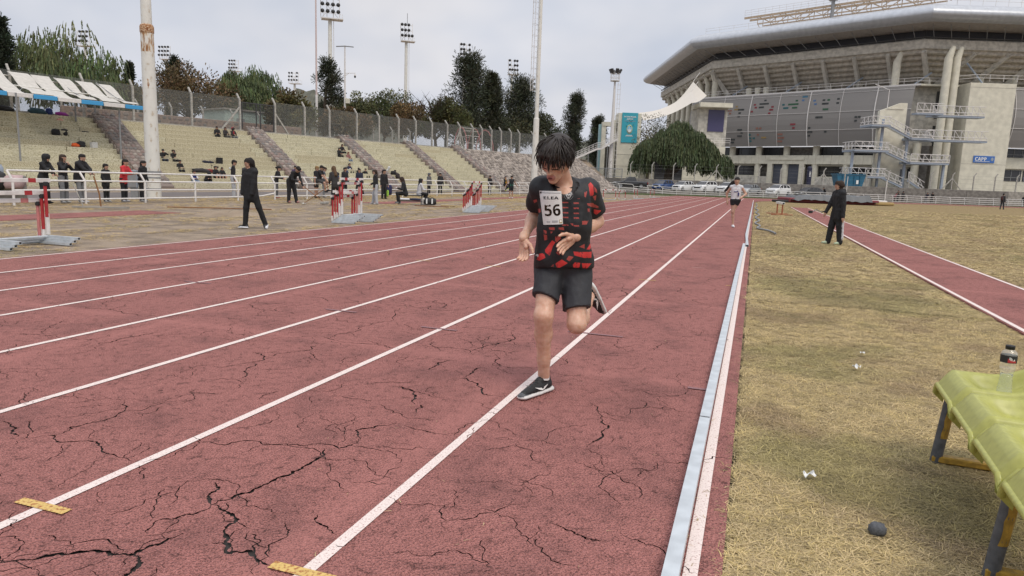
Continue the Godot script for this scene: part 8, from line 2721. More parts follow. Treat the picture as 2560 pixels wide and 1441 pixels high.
	var mid := [
		{"lab": "tall boy in a black jacket with a white back patch and pale grey trousers", "p": Vector3(-24.1, 0, -28.2), "yaw": 130.0, "h": 1.82, "bot": LG, "wide": 1.2, "look": Vector2(10, 18), "extra": [bn(Vector3(0.10, 1.42, -0.13), Vector3(-0.10, 1.42, -0.13), 0.05, 0.05, 5)], "xn": "back_patch", "xc": W, "jl": 0.1},
		{"lab": "person in dark olive mostly hidden behind the walking woman", "p": Vector3(-24.2, 0, -29.3), "yaw": 60.0, "h": 1.74, "top": Color(0.06, 0.055, 0.05), "hs": "short", "look": Vector2(0, 20)},
		{"lab": "woman in grey leggings with her hair in a bun at the railing", "p": Vector3(-23.2, 0, -30.3), "yaw": 110.0, "h": 1.62, "hs": "bun", "bot": Color(0.11, 0.11, 0.115), "wide": 0.92, "lean": 12.0, "rh": Vector3(-0.04, 1.05, 0.36), "lh": Vector3(0.12, 1.07, 0.38), "shoe": Color(0.4, 0.15, 0.12), "look": Vector2(20, 6)},
		{"lab": "bearded man in a purple sweater resting on the second stone wall", "p": SX(9.4, 0.0, -0.8), "yaw": 60.0, "h": 1.82, "top": Color(0.075, 0.04, 0.10), "tn": "sweater", "bot": Color(0.12, 0.115, 0.11), "lean": 6.0, "rh": Vector3(-0.05, 1.32, 0.28), "lh": Vector3(0.44, 1.36, 0.05), "look": Vector2(-20, 4)},
		{"lab": "man in black stooping to sweep the dirt with a long broom", "p": Vector3(-19.35, 0, -26.4), "yaw": 78.0, "h": 1.78, "lean": 42.0, "pz": -0.12, "look": Vector2(0, 48), "rh": Vector3(-0.06, 0.92, 0.40), "lh": Vector3(0.10, 0.72, 0.52), "rf": Vector3(-0.12, 0.07, -0.12), "lf": Vector3(0.12, 0.07, 0.1), "wide": 1.25, "jl": 0.10, "shoe": Color(0.4, 0.2, 0.18)},
		{"lab": "man in a black tee shirt perched on the railing with bare legs crossed", "p": Vector3(-21.55, 0.0, -31.9), "yaw": 95.0, "h": 1.70, "ph": 0.98, "pz": -0.18, "lean": 12.0, "sl": "short", "legs": "short", "bot": Color(0.05, 0.05, 0.052), "tn": "tee_shirt", "lf": Vector3(0.04, 0.50, 0.34), "rf": Vector3(-0.02, 0.42, 0.22), "lh": Vector3(0.04, 0.95, 0.30), "rh": Vector3(-0.04, 0.98, 0.30), "shoe": K, "look": Vector2(0, 26), "tone": 0.35, "jl": 0.0},
		{"lab": "blond man in a black tee shirt standing behind the perched man", "p": Vector3(-22.6, 0, -32.9), "yaw": 95.0, "h": 1.70, "sl": "short", "legs": "short", "hair": Color(0.24, 0.15, 0.06), "tn": "tee_shirt", "look": Vector2(10, 15), "tone": 0.35, "shoe": K, "jl": 0.04},
		{"lab": "person in grey trousers partly hidden behind the blue shirt", "p": Vector3(-23.0, 0, -34.2), "yaw": 120.0, "h": 1.68, "hair": BR, "top": Color(0.10, 0.11, 0.13), "bot": GREY, "wide": 1.2, "look": Vector2(0, 20)},
		{"lab": "boy in a bright blue shirt and black shorts, seen from behind", "p": Vector3(-21.6, 0, -33.3), "yaw": -100.0, "h": 1.64, "sl": "short", "legs": "short", "top": Color(0.02, 0.075, 0.36), "tn": "tee_shirt", "lean": 14.0, "look": Vector2(0, 30), "rh": Vector3(-0.26, 0.95, 0.18), "lh": Vector3(0.26, 0.95, 0.18), "jl": 0.1, "shoe": W, "hair": BR, "tone": 0.25, "lep": Vector3(1, -0.2, -0.3), "rep": Vector3(-1, -0.2, -0.3)},
		{"lab": "smiling girl in a white top behind the railing, next to the blue shirt", "p": Vector3(-23.2, 0, -35.6), "yaw": 70.0, "h": 1.56, "hs": "long", "hair": BR, "top": LG, "bot": K},
		{"lab": "long haired woman in a dark padded vest raking the dirt", "p": Vector3(-16.7, 0, -25.7), "yaw": -120.0, "h": 1.66, "hs": "long", "hair": Color(0.10, 0.055, 0.025), "lean": 12.0, "top": Color(0.03, 0.027, 0.027), "tn": "padded_vest", "rh": Vector3(-0.05, 0.85, 0.32), "lh": Vector3(0.15, 0.98, 0.28), "rf": Vector3(-0.24, 0.07, -0.1), "lf": Vector3(0.14, 0.07, 0.05), "look": Vector2(0, 25), "shoe": Color(0.5, 0.25, 0.2), "jl": 0.08},
		{"lab": "man in sunglasses behind the railing, above the hurdle stack", "p": Vector3(-23.6, 0, -37.3), "yaw": 70.0, "h": 1.72, "top": K2, "extra": [bn(Vector3(-0.05, 1.56, 0.10), Vector3(0.05, 1.56, 0.10), 0.022, 0.022, 5)], "xn": "sunglasses", "xc": K},
		{"lab": "person in black trousers between the hurdle uprights, behind the railing", "p": Vector3(-24.2, 0, -40.0), "yaw": 20.0, "h": 1.70, "rf": Vector3(-0.26, 0.07, 0), "lf": Vector3(0.26, 0.07, 0), "top": Color(0.02, 0.025, 0.05)},
		{"lab": "person in dark grey behind the railing, left of the girl in sweatpants", "p": Vector3(-23.4, 0, -41.6), "yaw": 100.0, "h": 1.66, "top": Color(0.07, 0.065, 0.06), "hs": "beanie", "hair": K},
		{"lab": "girl in a black jacket and pale grey sweatpants laughing on the apron", "p": Vector3(-16.62, 0, -28.9), "yaw": -70.0, "h": 1.58, "hs": "pony", "hair": BR, "bot": LG, "wide": 1.3, "bulk": 1.15, "jl": 0.16, "rf": Vector3(-0.12, 0.07, 0.16), "lf": Vector3(0.14, 0.07, -0.08), "rh": Vector3(-0.12, 1.0, 0.25), "lh": Vector3(0.24, 0.86, 0.05), "look": Vector2(-15, 5), "shoe": Color(0.5, 0.5, 0.5), "tone": 0.2},
		{"lab": "person in a black tracksuit with a lime green bag, right of the sweatpants girl", "p": Vector3(-20.3, 0, -36.2), "yaw": 60.0, "h": 1.66, "wide": 1.15, "shoe": K, "extra": [bn(Vector3(0.2, 0.42, 0.12), Vector3(0.18, 0.2, 0.14), 0.09, 0.09, 5, Vector3.RIGHT, 2.0)], "xn": "lime_bag", "xc": Color(0.38, 0.62, 0.08), "look": Vector2(20, 0)},
		{"lab": "person in a grey hoodie with the hood up, standing behind the table", "p": Vector3(-23.6, 0, -49.0), "yaw": 70.0, "h": 1.62, "hs": "hood", "top": Color(0.12, 0.12, 0.125), "tn": "hoodie", "bot": K},
		{"lab": "woman with a white headband standing behind the table", "p": Vector3(-23.2, 0, -50.2), "yaw": 40.0, "h": 1.66, "hs": "short", "top": K2, "bot": K, "look": Vector2(-30, 5), "collar": true},
		{"lab": "woman in black with long hair sitting on the left of the small table", "p": Vector3(-15.75, 0.44, -30.2), "yaw": -60.0, "sit": true, "h": 1.68, "hs": "long", "hair": BR, "jl": 0.05, "bulk": 1.08, "lean": 16.0, "look": Vector2(-20, 15), "lf": Vector3(0.12, -0.33, 0.30), "rf": Vector3(-0.12, -0.33, 0.36), "xn": "paper", "xc": W, "extra": [bn(Vector3(-0.06, 0.30, 0.44), Vector3(0.10, 0.34, 0.46), 0.06, 0.06, 5, Vector3(0, 0.8, 0.6), 4.0)], "shoe": GREY},
		{"lab": "girl in a white sweatshirt sitting on the right of the small table", "p": Vector3(-15.3, 0.44, -30.7), "yaw": 140.0, "sit": true, "h": 1.56, "hs": "long", "hair": K, "top": Color(0.55, 0.54, 0.56), "tn": "sweatshirt", "bot": K, "jl": 0.03, "lean": 8.0, "lf": Vector3(0.12, -0.33, 0.30), "rf": Vector3(-0.12, -0.33, 0.30)},
		{"lab": "man in a black jacket standing behind the far part of the railing", "p": Vector3(-21.9, 0, -57.6), "yaw": 60.0, "h": 1.64, "shoe": K, "look": Vector2(0, 10)},
		{"lab": "athlete in black and yellow perched on the far railing with one knee raised", "p": Vector3(-20.95, 0.0, -58.9), "yaw": 70.0, "h": 1.60, "xn": "yellow_bib", "xc": Color(0.56, 0.30, 0.02), "extra": [bn(Vector3(0, 1.28, 0.09), Vector3(0, 1.06, 0.10), 0.075, 0.07, 5)], "lf": Vector3(0.30, 0.62, 0.10), "lkp": Vector3(1, 0.1, 0.4), "rf": Vector3(-0.05, 0.45, 0.12), "ph": 0.95, "shoe": Color(0.5, 0.62, 0.1), "rh": Vector3(-0.1, 1.35, 0.2)},
		{"lab": "athlete in a green striped singlet and black shorts with arms spread", "p": Vector3(-16.9, 0, -48.9), "yaw": 38.0, "h": 1.62, "sl": "none", "legs": "short", "top": Color(0.01, 0.014, 0.016), "tn": "singlet", "bot": K, "tone": 0.6, "bulk": 1.1, "rh": Vector3(-0.50, 0.92, 0.1), "lh": Vector3(0.52, 0.95, -0.1), "shoe": W, "hs": "short", "xn": "green_stripes", "xc": Color(0.02, 0.16, 0.11), "jl": 0.1, "extra": [bn(Vector3(-0.07, 1.22, 0.075), Vector3(-0.075, 0.92, 0.075), 0.04, 0.04, 5), bn(Vector3(0.07, 1.22, 0.075), Vector3(0.075, 0.92, 0.075), 0.04, 0.04, 5)]}]
	for q in mid:
		q["group"] = "people around the jump area"
		person(q)
	var brm := thing("push_broom", "long handled broom with a pale head held by the stooping man", "broom", Vector3(-18.9, 0, -26.45), deg_to_rad(10.0))
	put(mb().tube([Vector3(-0.25, 0.98, 0.0), Vector3(1.05, 0.1, 0.12)], 0.018, 6), "handle", M.rust, brm)
	put(mb().bbox(Vector3(1.1, 0.06, 0.12), Vector3(0.16, 0.1, 0.6), 0.02), "head", M.concrete_post, brm)
	var rk := thing("garden_rake", "wooden handled rake held by the woman in the padded vest", "rake", Vector3(-17.0, 0, -25.9), deg_to_rad(200.0))
	put(mb().tube([Vector3(-0.1, 0.98, 0.0), Vector3(1.25, 0.05, 0.3)], 0.016, 6), "handle", M.rust, rk)
	put(mb().bbox(Vector3(1.28, 0.03, 0.32), Vector3(0.06, 0.05, 0.4), 0.01), "head", M.white_old, rk)
	var seats := [
		{"lab": "man in a black beanie and jeans sitting just right of the rusty mast", "at": [1.15, 1.77, 2.95], "hs": "beanie", "hair": K, "bot": Color(0.02, 0.028, 0.05), "lh": Vector3(0.02, 0.66, 0.26)},
		{"lab": "woman in black touching her mouth, right of the beanie man", "at": [1.9, 1.77, 2.95], "hs": "bun", "hair": BR, "lh": Vector3(0.0, 0.68, 0.24)},
		{"lab": "man in black sitting a step lower with hands on his knee", "at": [1.75, 1.06, 1.85], "hs": "short", "lean": 8.0},
		{"lab": "woman in black on the top step, left of three", "at": [7.2, 3.89, 6.25], "hs": "long", "yaw": -20.0},
		{"lab": "woman in a dark jacket on the top step, middle of three", "at": [7.9, 3.89, 6.25], "hs": "long", "hair": BR, "top": Color(0.035, 0.03, 0.03), "bot": Color(0.08, 0.075, 0.07), "yaw": 10.0},
		{"lab": "man with a red hood on the top step, right of three", "at": [8.6, 3.89, 6.25], "hs": "hood", "top": Color(0.03, 0.024, 0.022), "bot": Color(0.16, 0.165, 0.17), "xn": "red_hood", "xc": Color(0.28, 0.02, 0.03), "extra": [bn(Vector3(0, 0.78, -0.03), Vector3(0, 0.82, 0.0), 0.125, 0.115, 5), bn(Vector3(0, 0.50, 0.12), Vector3(0, 0.36, 0.12), 0.06, 0.06, 5)]},
		{"lab": "girl in a blue and white varsity jacket and pale jeans on the lowest step", "at": [2.05, 0.35, 0.5], "hs": "short", "top": W, "bot": JEAN, "wide": 1.2, "xn": "blue_body", "xc": Color(0.02, 0.03, 0.14), "extra": [bn(Vector3(-0.05, 0.16, 0.0), Vector3(-0.05, 0.5, 0.03), 0.125, 0.125, 5), bn(Vector3(0.05, 0.16, 0.0), Vector3(0.05, 0.5, 0.03), 0.125, 0.125, 5)]},
		{"lab": "person in black bent over on the lowest step beside the varsity jacket", "at": [3.0, 0.35, 0.5], "hs": "hood", "lean": 35.0, "bulk": 1.2},
		{"lab": "girl in black with bare legs, left of two on the lower steps", "at": [4.0, 0.71, 1.05], "hs": "long", "legs": "short"},
		{"lab": "girl in black with bare legs, right of two on the lower steps", "at": [4.5, 0.71, 1.05], "hs": "long", "hair": BR, "legs": "short", "h": 1.55},
		{"lab": "woman in black sitting left of the plaid shirt by the third stone wall", "at": [18.0, 2.83, 4.5], "hs": "long"},
		{"lab": "person sitting highest by the third stone wall", "at": [18.9, 3.19, 5.2], "hs": "long", "hair": BR},
		{"lab": "red haired woman in a pinkish plaid shirt by the third stone wall", "at": [18.8, 2.48, 4.2], "hs": "long", "hair": Color(0.12, 0.03, 0.02), "top": Color(0.26, 0.12, 0.11), "tn": "shirt", "bot": JEAN},
		{"lab": "person in navy with a white chest patch above the hurdle stack", "at": [17.6, 1.42, 2.6], "top": Color(0.014, 0.018, 0.05), "xn": "chest_patch", "xc": W, "extra": [bn(Vector3(-0.04, 0.38, 0.13), Vector3(0.05, 0.38, 0.13), 0.045, 0.045, 5)], "hs": "short"},
		{"lab": "person in a navy jacket with pale sleeves above the hurdle stack", "at": [16.8, 1.06, 2.1], "top": Color(0.02, 0.035, 0.10), "hs": "long", "bot": Color(0.35, 0.4, 0.48)},
		{"lab": "boy in a black hoodie and grey trousers above the hurdle stack", "at": [18.15, 1.06, 2.0], "hs": "short", "bot": LG, "tn": "hoodie"},
		{"lab": "boy in black with hand on hip beside the black hoodie", "at": [18.95, 1.06, 2.0], "hs": "short", "rh": Vector3(-0.3, 0.2, 0.0), "h": 1.6},
		{"lab": "person in a white hoodie bent forward on the steps", "at": [21.9, 1.42, 2.6], "hs": "hood", "top": Color(0.62, 0.62, 0.62), "tn": "hoodie", "lean": 38.0, "yaw": 25.0},
		{"lab": "person in dark blue huddled beside the white hoodie", "at": [22.6, 1.06, 2.3], "top": Color(0.025, 0.035, 0.055), "bot": Color(0.03, 0.05, 0.08), "lean": 25.0, "hs": "short", "bulk": 1.15}]
	for q in seats:
		var a: Array = q["at"]
		q["p"] = SX(a[0], a[1], a[2] + 0.1)
		q["yaw"] = 71.5 + q.get("yaw", 0.0)
		q["sit"] = true
		q["group"] = "people sitting on the grandstand steps"
		q["look"] = q.get("look", Vector2(rng.randf_range(-25, 35), rng.randf_range(0, 12)))
		q["cell"] = 0.03
		q["shoe"] = q.get("shoe", Color(0.05, 0.05, 0.05))
		person(q)
	var far := [
		{"lab": "person in black pointing, behind the far railing beside the pink jacket", "p": AR(56.9, 0, 105.3), "h": 1.72, "rh": Vector3(-0.3, 1.3, 0.4), "yaw": 40.0},
		{"lab": "person in a pink jacket bending at the far railing", "p": AR(56.2, 0, 104.8), "h": 1.5, "top": Color(0.30, 0.07, 0.10), "lean": 30.0, "yaw": 60.0},
		{"lab": "person in dark grey standing right of the pink jacket", "p": AR(57.6, 0, 105.2), "h": 1.66, "top": Color(0.035, 0.033, 0.033), "hs": "hood", "yaw": 20.0},
		{"lab": "person in dark blue leaning on the far railing, left of a pair", "p": AR(61.0, 0, 105.0), "h": 1.66, "top": Color(0.018, 0.02, 0.04), "lean": 32.0, "bot": GREY, "lh": Vector3(0.1, 1.0, 0.5), "rh": Vector3(-0.1, 1.0, 0.5), "yaw": 10.0},
		{"lab": "person in a cap leaning on the far railing, right of a pair", "p": AR(61.8, 0, 105.0), "h": 1.70, "hs": "cap", "lean": 25.0, "lh": Vector3(0.1, 1.0, 0.5), "rh": Vector3(-0.1, 1.0, 0.5), "yaw": 5.0},
		{"lab": "man in a cap and dark tracksuit walking on the far bend", "p": Vector3(25.3, 0, -89.1), "h": 1.70, "hs": "cap", "top": Color(0.035, 0.035, 0.038), "bot": Color(0.03, 0.032, 0.04), "rf": Vector3(-0.1, 0.07, 0.14), "lf": Vector3(0.1, 0.07, -0.1), "yaw": 130.0, "shoe": Color(0.1, 0.1, 0.15), "xn": "backpack", "xc": Color(0.06, 0.02, 0.02), "extra": [bn(Vector3(0.0, 1.32, -0.17), Vector3(0, 1.08, -0.18), 0.11, 0.12, 5)]},
		{"lab": "person in black at the right edge behind the far railing", "p": AR(75.4, 0, 105.0), "h": 1.66, "lean": 10.0, "yaw": 0.0},
		{"lab": "person in black crouching behind the dark saloon car", "p": AR(46.5, 0.28, 106.2), "h": 1.6, "lean": 30.0, "yaw": -60.0, "look": Vector2(0, 20)}]
	for q in far:
		q["group"] = "people along the far railing"
		q["cell"] = 0.035
		person(q)
# ------------------------------------------------------------------ the runner in the foreground
const PRINT := [
	[0,279,177,315,177,316,184,280,185],
	[0,346,178,377,177,380,186,348,187],
	[0,281,207,316,207,318,214,281,215],
	[0,347,208,378,207,381,216,350,217],
	[0,282,237,317,237,319,245,282,245],
	[0,349,239,380,238,383,246,351,247],
	[0,283,265,319,265,320,273,284,273],
	[0,350,266,381,265,384,274,352,275],
	[0,285,311,321,311,323,318,286,319],
	[0,352,312,383,311,386,320,355,321],
	[0,277,149,284,148,286,151,277,152],
	[0,367,154,383,153,383,156,367,156],
	[1,436,68,450,55,466,73,472,132,448,141],
	[0,466,140,490,132,489,164,475,161],
	[0,428,181,470,180,512,201,512,213,471,206,435,195],
	[1,484,220,533,226,531,231,502,254,485,242],
	[0,410,116,428,109,420,147,410,141],
	[0,433,212,449,212,448,234,437,234],
	[0,402,286,443,284,432,307,403,308],
	[0,472,79,491,100,494,119,476,113],
	[0,108,176,127,169,132,182,115,195],
	[0,139,232,151,219,155,244,143,251],
	[0,205,331,239,330,240,346,208,348],
	[0,262,331,293,328,300,346,267,345],
	[0,174,348,192,353,194,370,178,371],
	[0,215,356,230,356,218,371],
	[0,277,357,286,358,298,375,284,377],
	[0,175,374,196,379,201,407,183,413],
	[0,246,385,276,381,282,396,257,422,246,411],
	[1,188,471,228,409,249,420,235,443,218,504,191,485],
	[0,254,483,287,441,315,437,294,478,272,499],
	[1,139,536,157,495,183,491,193,517,159,538],
	[1,254,549,291,522,329,544,312,556,281,574,255,572],
	[0,228,570,243,552,247,570],
	[1,360,473,478,475,477,512,428,511,367,496],
	[0,393,443,426,425,428,454],
	[1,440,459,464,426,487,440,463,461],
	[1,361,554,372,539,406,541,402,573,365,571],
	[1,415,543,481,547,449,580,423,575],
	[0,319,521,333,500,364,505,340,534],
	[0,406,297,442,284,429,305,401,307],
	[0,306,306,321,317,310,315],
	[0,332,303,349,303,351,316,344,316]]
func shirt_image() -> Image:
	var im := Image.create(600, 620, false, Image.FORMAT_RGB8)
	im.fill(lin(0.0085, 0.0085, 0.010))
	var r := RandomNumberGenerator.new()
	r.seed = 8
	for p in PRINT:
		var pts := PackedVector2Array()
		for k in range(1, p.size(), 2):
			pts.append(Vector2(p[k], p[k + 1]))
		fill_poly(im, pts, lin(0.52, 0.028, 0.026) if p[0] == 1 else lin(0.34, 0.05, 0.04))
		var bb := Rect2(pts[0], Vector2.ZERO)
		for q in pts:
			bb = bb.expand(q)
		for k in int(2 + bb.get_area() / 700.0):
			var a := bb.position + Vector2(r.randf() * bb.size.x, bb.size.y * (0.9 + 0.2 * r.randf()) if r.randf() < 0.6 else bb.size.y * r.randf() * 0.3)
			var l := Vector2(r.randf_range(-0.3, 0.3), -r.randf_range(0.3, 0.8)) * minf(bb.size.y, 40.0)
			var w := r.randf_range(1.0, 3.2)
			fill_poly(im, PackedVector2Array([a + Vector2(-w, 0), a + Vector2(w, 0), a + l]), lin(0.009, 0.009, 0.011))
	var c := Vector2(315, 136)
	for y in range(100, 175):
		for x in range(278, 354):
			var d := (Vector2(x, y) - c).length()
			var v := Vector2(x, y) - c
			if d < 27.0 and d > 25.4:
				im.set_pixel(x, y, grey(0.32))
			if d < 24.0 and d > 19.5 and fmod(absf(v.angle()) * 9.0, 2.0) < 1.1 and v.y < -4:
				im.set_pixel(x, y, grey(0.4))
			var sh := absf(v.x) < 17.5 - maxf(v.y, 0.0) * 0.62 and v.y > -17.0 and v.y < 21.0
			if sh:
				var edge := absf(v.x) > 14.5 - maxf(v.y, 0.0) * 0.62 or v.y < -14.5
				im.set_pixel(x, y, grey(0.62) if edge else grey(0.10))
				if not edge and v.y > -9.0 and v.y < 7.0:
					var ax := absf(v.x)
					if (ax > 9.0 and ax < 12.0) or (absf(ax - (9.0 - (v.y + 9.0) * 0.8)) < 2.2 and v.y < 2.0):
						im.set_pixel(x, y, grey(0.66))
				if not edge and v.y > 9.0 and absf(v.x) < 3.0:
					im.set_pixel(x, y, grey(0.5))
	fill_poly(im, PackedVector2Array([Vector2(136, 505), Vector2(150, 499), Vector2(152, 512), Vector2(146, 520), Vector2(142, 512), Vector2(134, 516)]), grey(0.55))
	return im
func fill_poly(im: Image, p: PackedVector2Array, c: Color) -> void:
	var bb := Rect2(p[0], Vector2.ZERO)
	for q in p:
		bb = bb.expand(q)
	for y in range(maxi(0, int(bb.position.y)), mini(im.get_height(), int(bb.end.y) + 1)):
		for x in range(maxi(0, int(bb.position.x)), mini(im.get_width(), int(bb.end.x) + 1)):
			if Geometry2D.is_point_in_polygon(Vector2(x + 0.5, y + 0.5), p):
				im.set_pixel(x, y, c)
func hand_bones(wrist: Vector3, fdir: Vector3, thumb: Vector3, curl: float, spread := 0.0) -> Array:
	var B := []
	var f := fdir.normalized()
	var t := (thumb - f * thumb.dot(f)).normalized()
	var pn := f.cross(t)  # fingers curl towards pn
	if curl < 0.0:
		pn = -pn
		curl = -curl
	for k in 4:
		var o := t * (0.027 - k * 0.018)
		B.append(bn(wrist + o * 0.55, wrist + f * 0.082 + o, 0.0155, 0.0115, 0, pn, 1.15))
	B.append(bn(wrist - f * 0.02, wrist + f * 0.02, 0.025, 0.024, 0, pn, 1.25))
	B.append(bn(wrist + f * 0.02 + t * 0.018, wrist + f * 0.055 + t * 0.026 + pn * 0.008, 0.018, 0.015, 0))
	var len_ := [0.070, 0.078, 0.073, 0.058]
	for k in 4:
		var p := wrist + f * 0.080 + t * (0.028 - k * 0.0185)
		var a := 0.0
		var side := spread * (1.5 - k) * 0.12
		for seg in 3:
			a += curl * [0.55, 1.0, 0.7][seg] * (1.0 + 0.12 * k)
			var d := (f * cos(a) + pn * sin(a) + t * side).normalized()
			var l: float = len_[k] * [0.46, 0.30, 0.24][seg]
			B.append(bn(p, p + d * l, [0.0098, 0.0088, 0.0080][seg], [0.0090, 0.0082, 0.0068][seg], 0))
			p += d * l
	var tp := wrist + f * 0.022 + t * 0.026
	for seg in 3:
		var d: Vector3 = (f * [0.62, 0.80, 0.9][seg] + t * [0.72, 0.5, 0.28][seg] + pn * [0.25, 0.3, 0.35][seg] * curl * 1.5).normalized()
		var l: float = [0.042, 0.033, 0.026][seg]
		B.append(bn(tp, tp + d * l, [0.0135, 0.0108, 0.0098][seg], [0.0110, 0.0098, 0.0078][seg], 0))
		tp += d * l
	return B
func surf_z(bones: Array, x: float, y: float) -> float:
	var z := 0.34
	for k in 60:
		var d := 1.0
		for b in bones:
			d = minf(d, bone_dist(Vector3(x, y, z), b))
		if d < 0.001:
			break
		z -= maxf(d * 0.7, 0.001)
		if z < -0.3:
			break
	return z
func build_runner() -> void:
	var t := thing("person", "young man running in the inside lanes, red and black shirt with bib 56", "person", Vector3(-1.199, 0, -4.173), deg_to_rad(YAW))
	var shR := Vector3(-0.045, 1.292, 0.0)
	var shL := Vector3(0.245, 1.288, -0.02)
	var elR := Vector3(-0.072, 1.125, -0.16)
	var wrR := Vector3(-0.139, 1.000, 0.03)
	var elL := Vector3(0.322, 1.100, -0.13)
	var wrL := Vector3(0.182, 1.020, 0.10)
	var hipR := Vector3(0.035, 0.850, -0.03)
	var hipL := Vector3(0.190, 0.845, -0.05)
	var knR := Vector3(-0.004, 0.525, 0.12)
	var anR := Vector3(0.020, 0.110, -0.01)
	var knL := Vector3(0.204, 0.475, 0.10)
	var anL := Vector3(0.312, 0.590, -0.27)
	var sk := mk("runner_skin", Color(0.66, 0.42, 0.31), 0.5, {"tex": noise_tex("skinmap", 41, 0.02, 4, [[0.25, lin(0.80, 0.68, 0.62)], [0.7, grey(1.0)]]), "size": 0.5, "sss": 0.1, "nrm": TX["bump"], "ns": 0.12, "world": false})
	var B := []
	B.append(bn(Vector3(0.098, 1.30, 0.0), Vector3(0.062, 1.405, 0.07), 0.058, 0.054, 0))
	B.append(bn(Vector3(0.098, 1.27, -0.02), Vector3(0.098, 1.25, 0.03), 0.08, 0.08, 0))
	for a in [[shR, elR, wrR], [shL, elL, wrL]]:
		B.append(bn(a[0], a[1], 0.050, 0.040, 0))
		B.append(bn(a[1], a[1].lerp(a[2], 0.28), 0.040, 0.0425, 0))
		B.append(bn(a[1].lerp(a[2], 0.28), a[2], 0.0415, 0.026, 0, (a[2] - a[1]).cross(Vector3(0.3, 1, 0.2)).normalized(), 1.12))
		B.append(bn(a[2], a[2] + (a[2] - a[1]).normalized() * 0.02, 0.026, 0.026, 0))
	for a in [[hipR, knR, anR], [hipL, knL, anL]]:
		var dn: Vector3 = (a[2] - a[1]).normalized()
		var bk: Vector3 = (a[1] - a[0]).normalized().cross(Vector3.RIGHT).normalized()
		if a[0] == hipL:
			bk = Vector3(0.1, -0.9, -0.3).normalized()
		else:
			bk = Vector3(0, 0, -1)
		B.append(bn(a[0], a[1], 0.082, 0.056, 0))
		B.append(bn(a[1] + bk * -0.012, a[1] + dn * 0.05 - bk * 0.008, 0.048, 0.043, 0))
		B.append(bn(a[1], a[1].lerp(a[2], 0.3) + bk * 0.018, 0.050, 0.053, 0))
		B.append(bn(a[1].lerp(a[2], 0.3) + bk * 0.018, a[1].lerp(a[2], 0.72) + bk * 0.004, 0.052, 0.036, 0))
		B.append(bn(a[1].lerp(a[2], 0.7), a[2], 0.036, 0.034, 0))
		B.append(bn(a[1].lerp(a[2], 0.1) - bk * 0.022, a[2] - bk * 0.004, 0.030, 0.026, 0))
	var body: MB = sdf_mesh(B, 0.0095, 0.03)[0]
	var hR := hand_bones(wrR + Vector3(-0.006, -0.012, 0.01), Vector3(0.12, -1.0, 0.22), Vector3(0.75, 0.1, 0.65), 0.42, 0.4)
	var hL := hand_bones(wrL + Vector3(-0.012, -0.006, 0.012), Vector3(-0.80, -0.55, 0.34), Vector3(-0.45, 0.72, 0.45), -0.26, 0.5)
	for hb in [hR, hL]:
		var hm: MB = sdf_mesh(hb, 0.0042, 0.007)[0]
		var base := body.v.size()
		body.v.append_array(hm.v)
		body.n.append_array(hm.n)
		body.c.append_array(hm.c)
		body.uv.append_array(hm.uv)
		for i in hm.ix:
			body.ix.append(i + base)
	var f := Vector3(-0.40, -0.52, 0.76).normalized()
	var up := (Vector3(0.10, 1, 0.0) - f * Vector3(0.10, 1, 0.0).dot(f)).normalized()
	var hx := Transform3D(Basis(up.cross(f), up, f), Vector3(0.030, 1.468, 0.115))
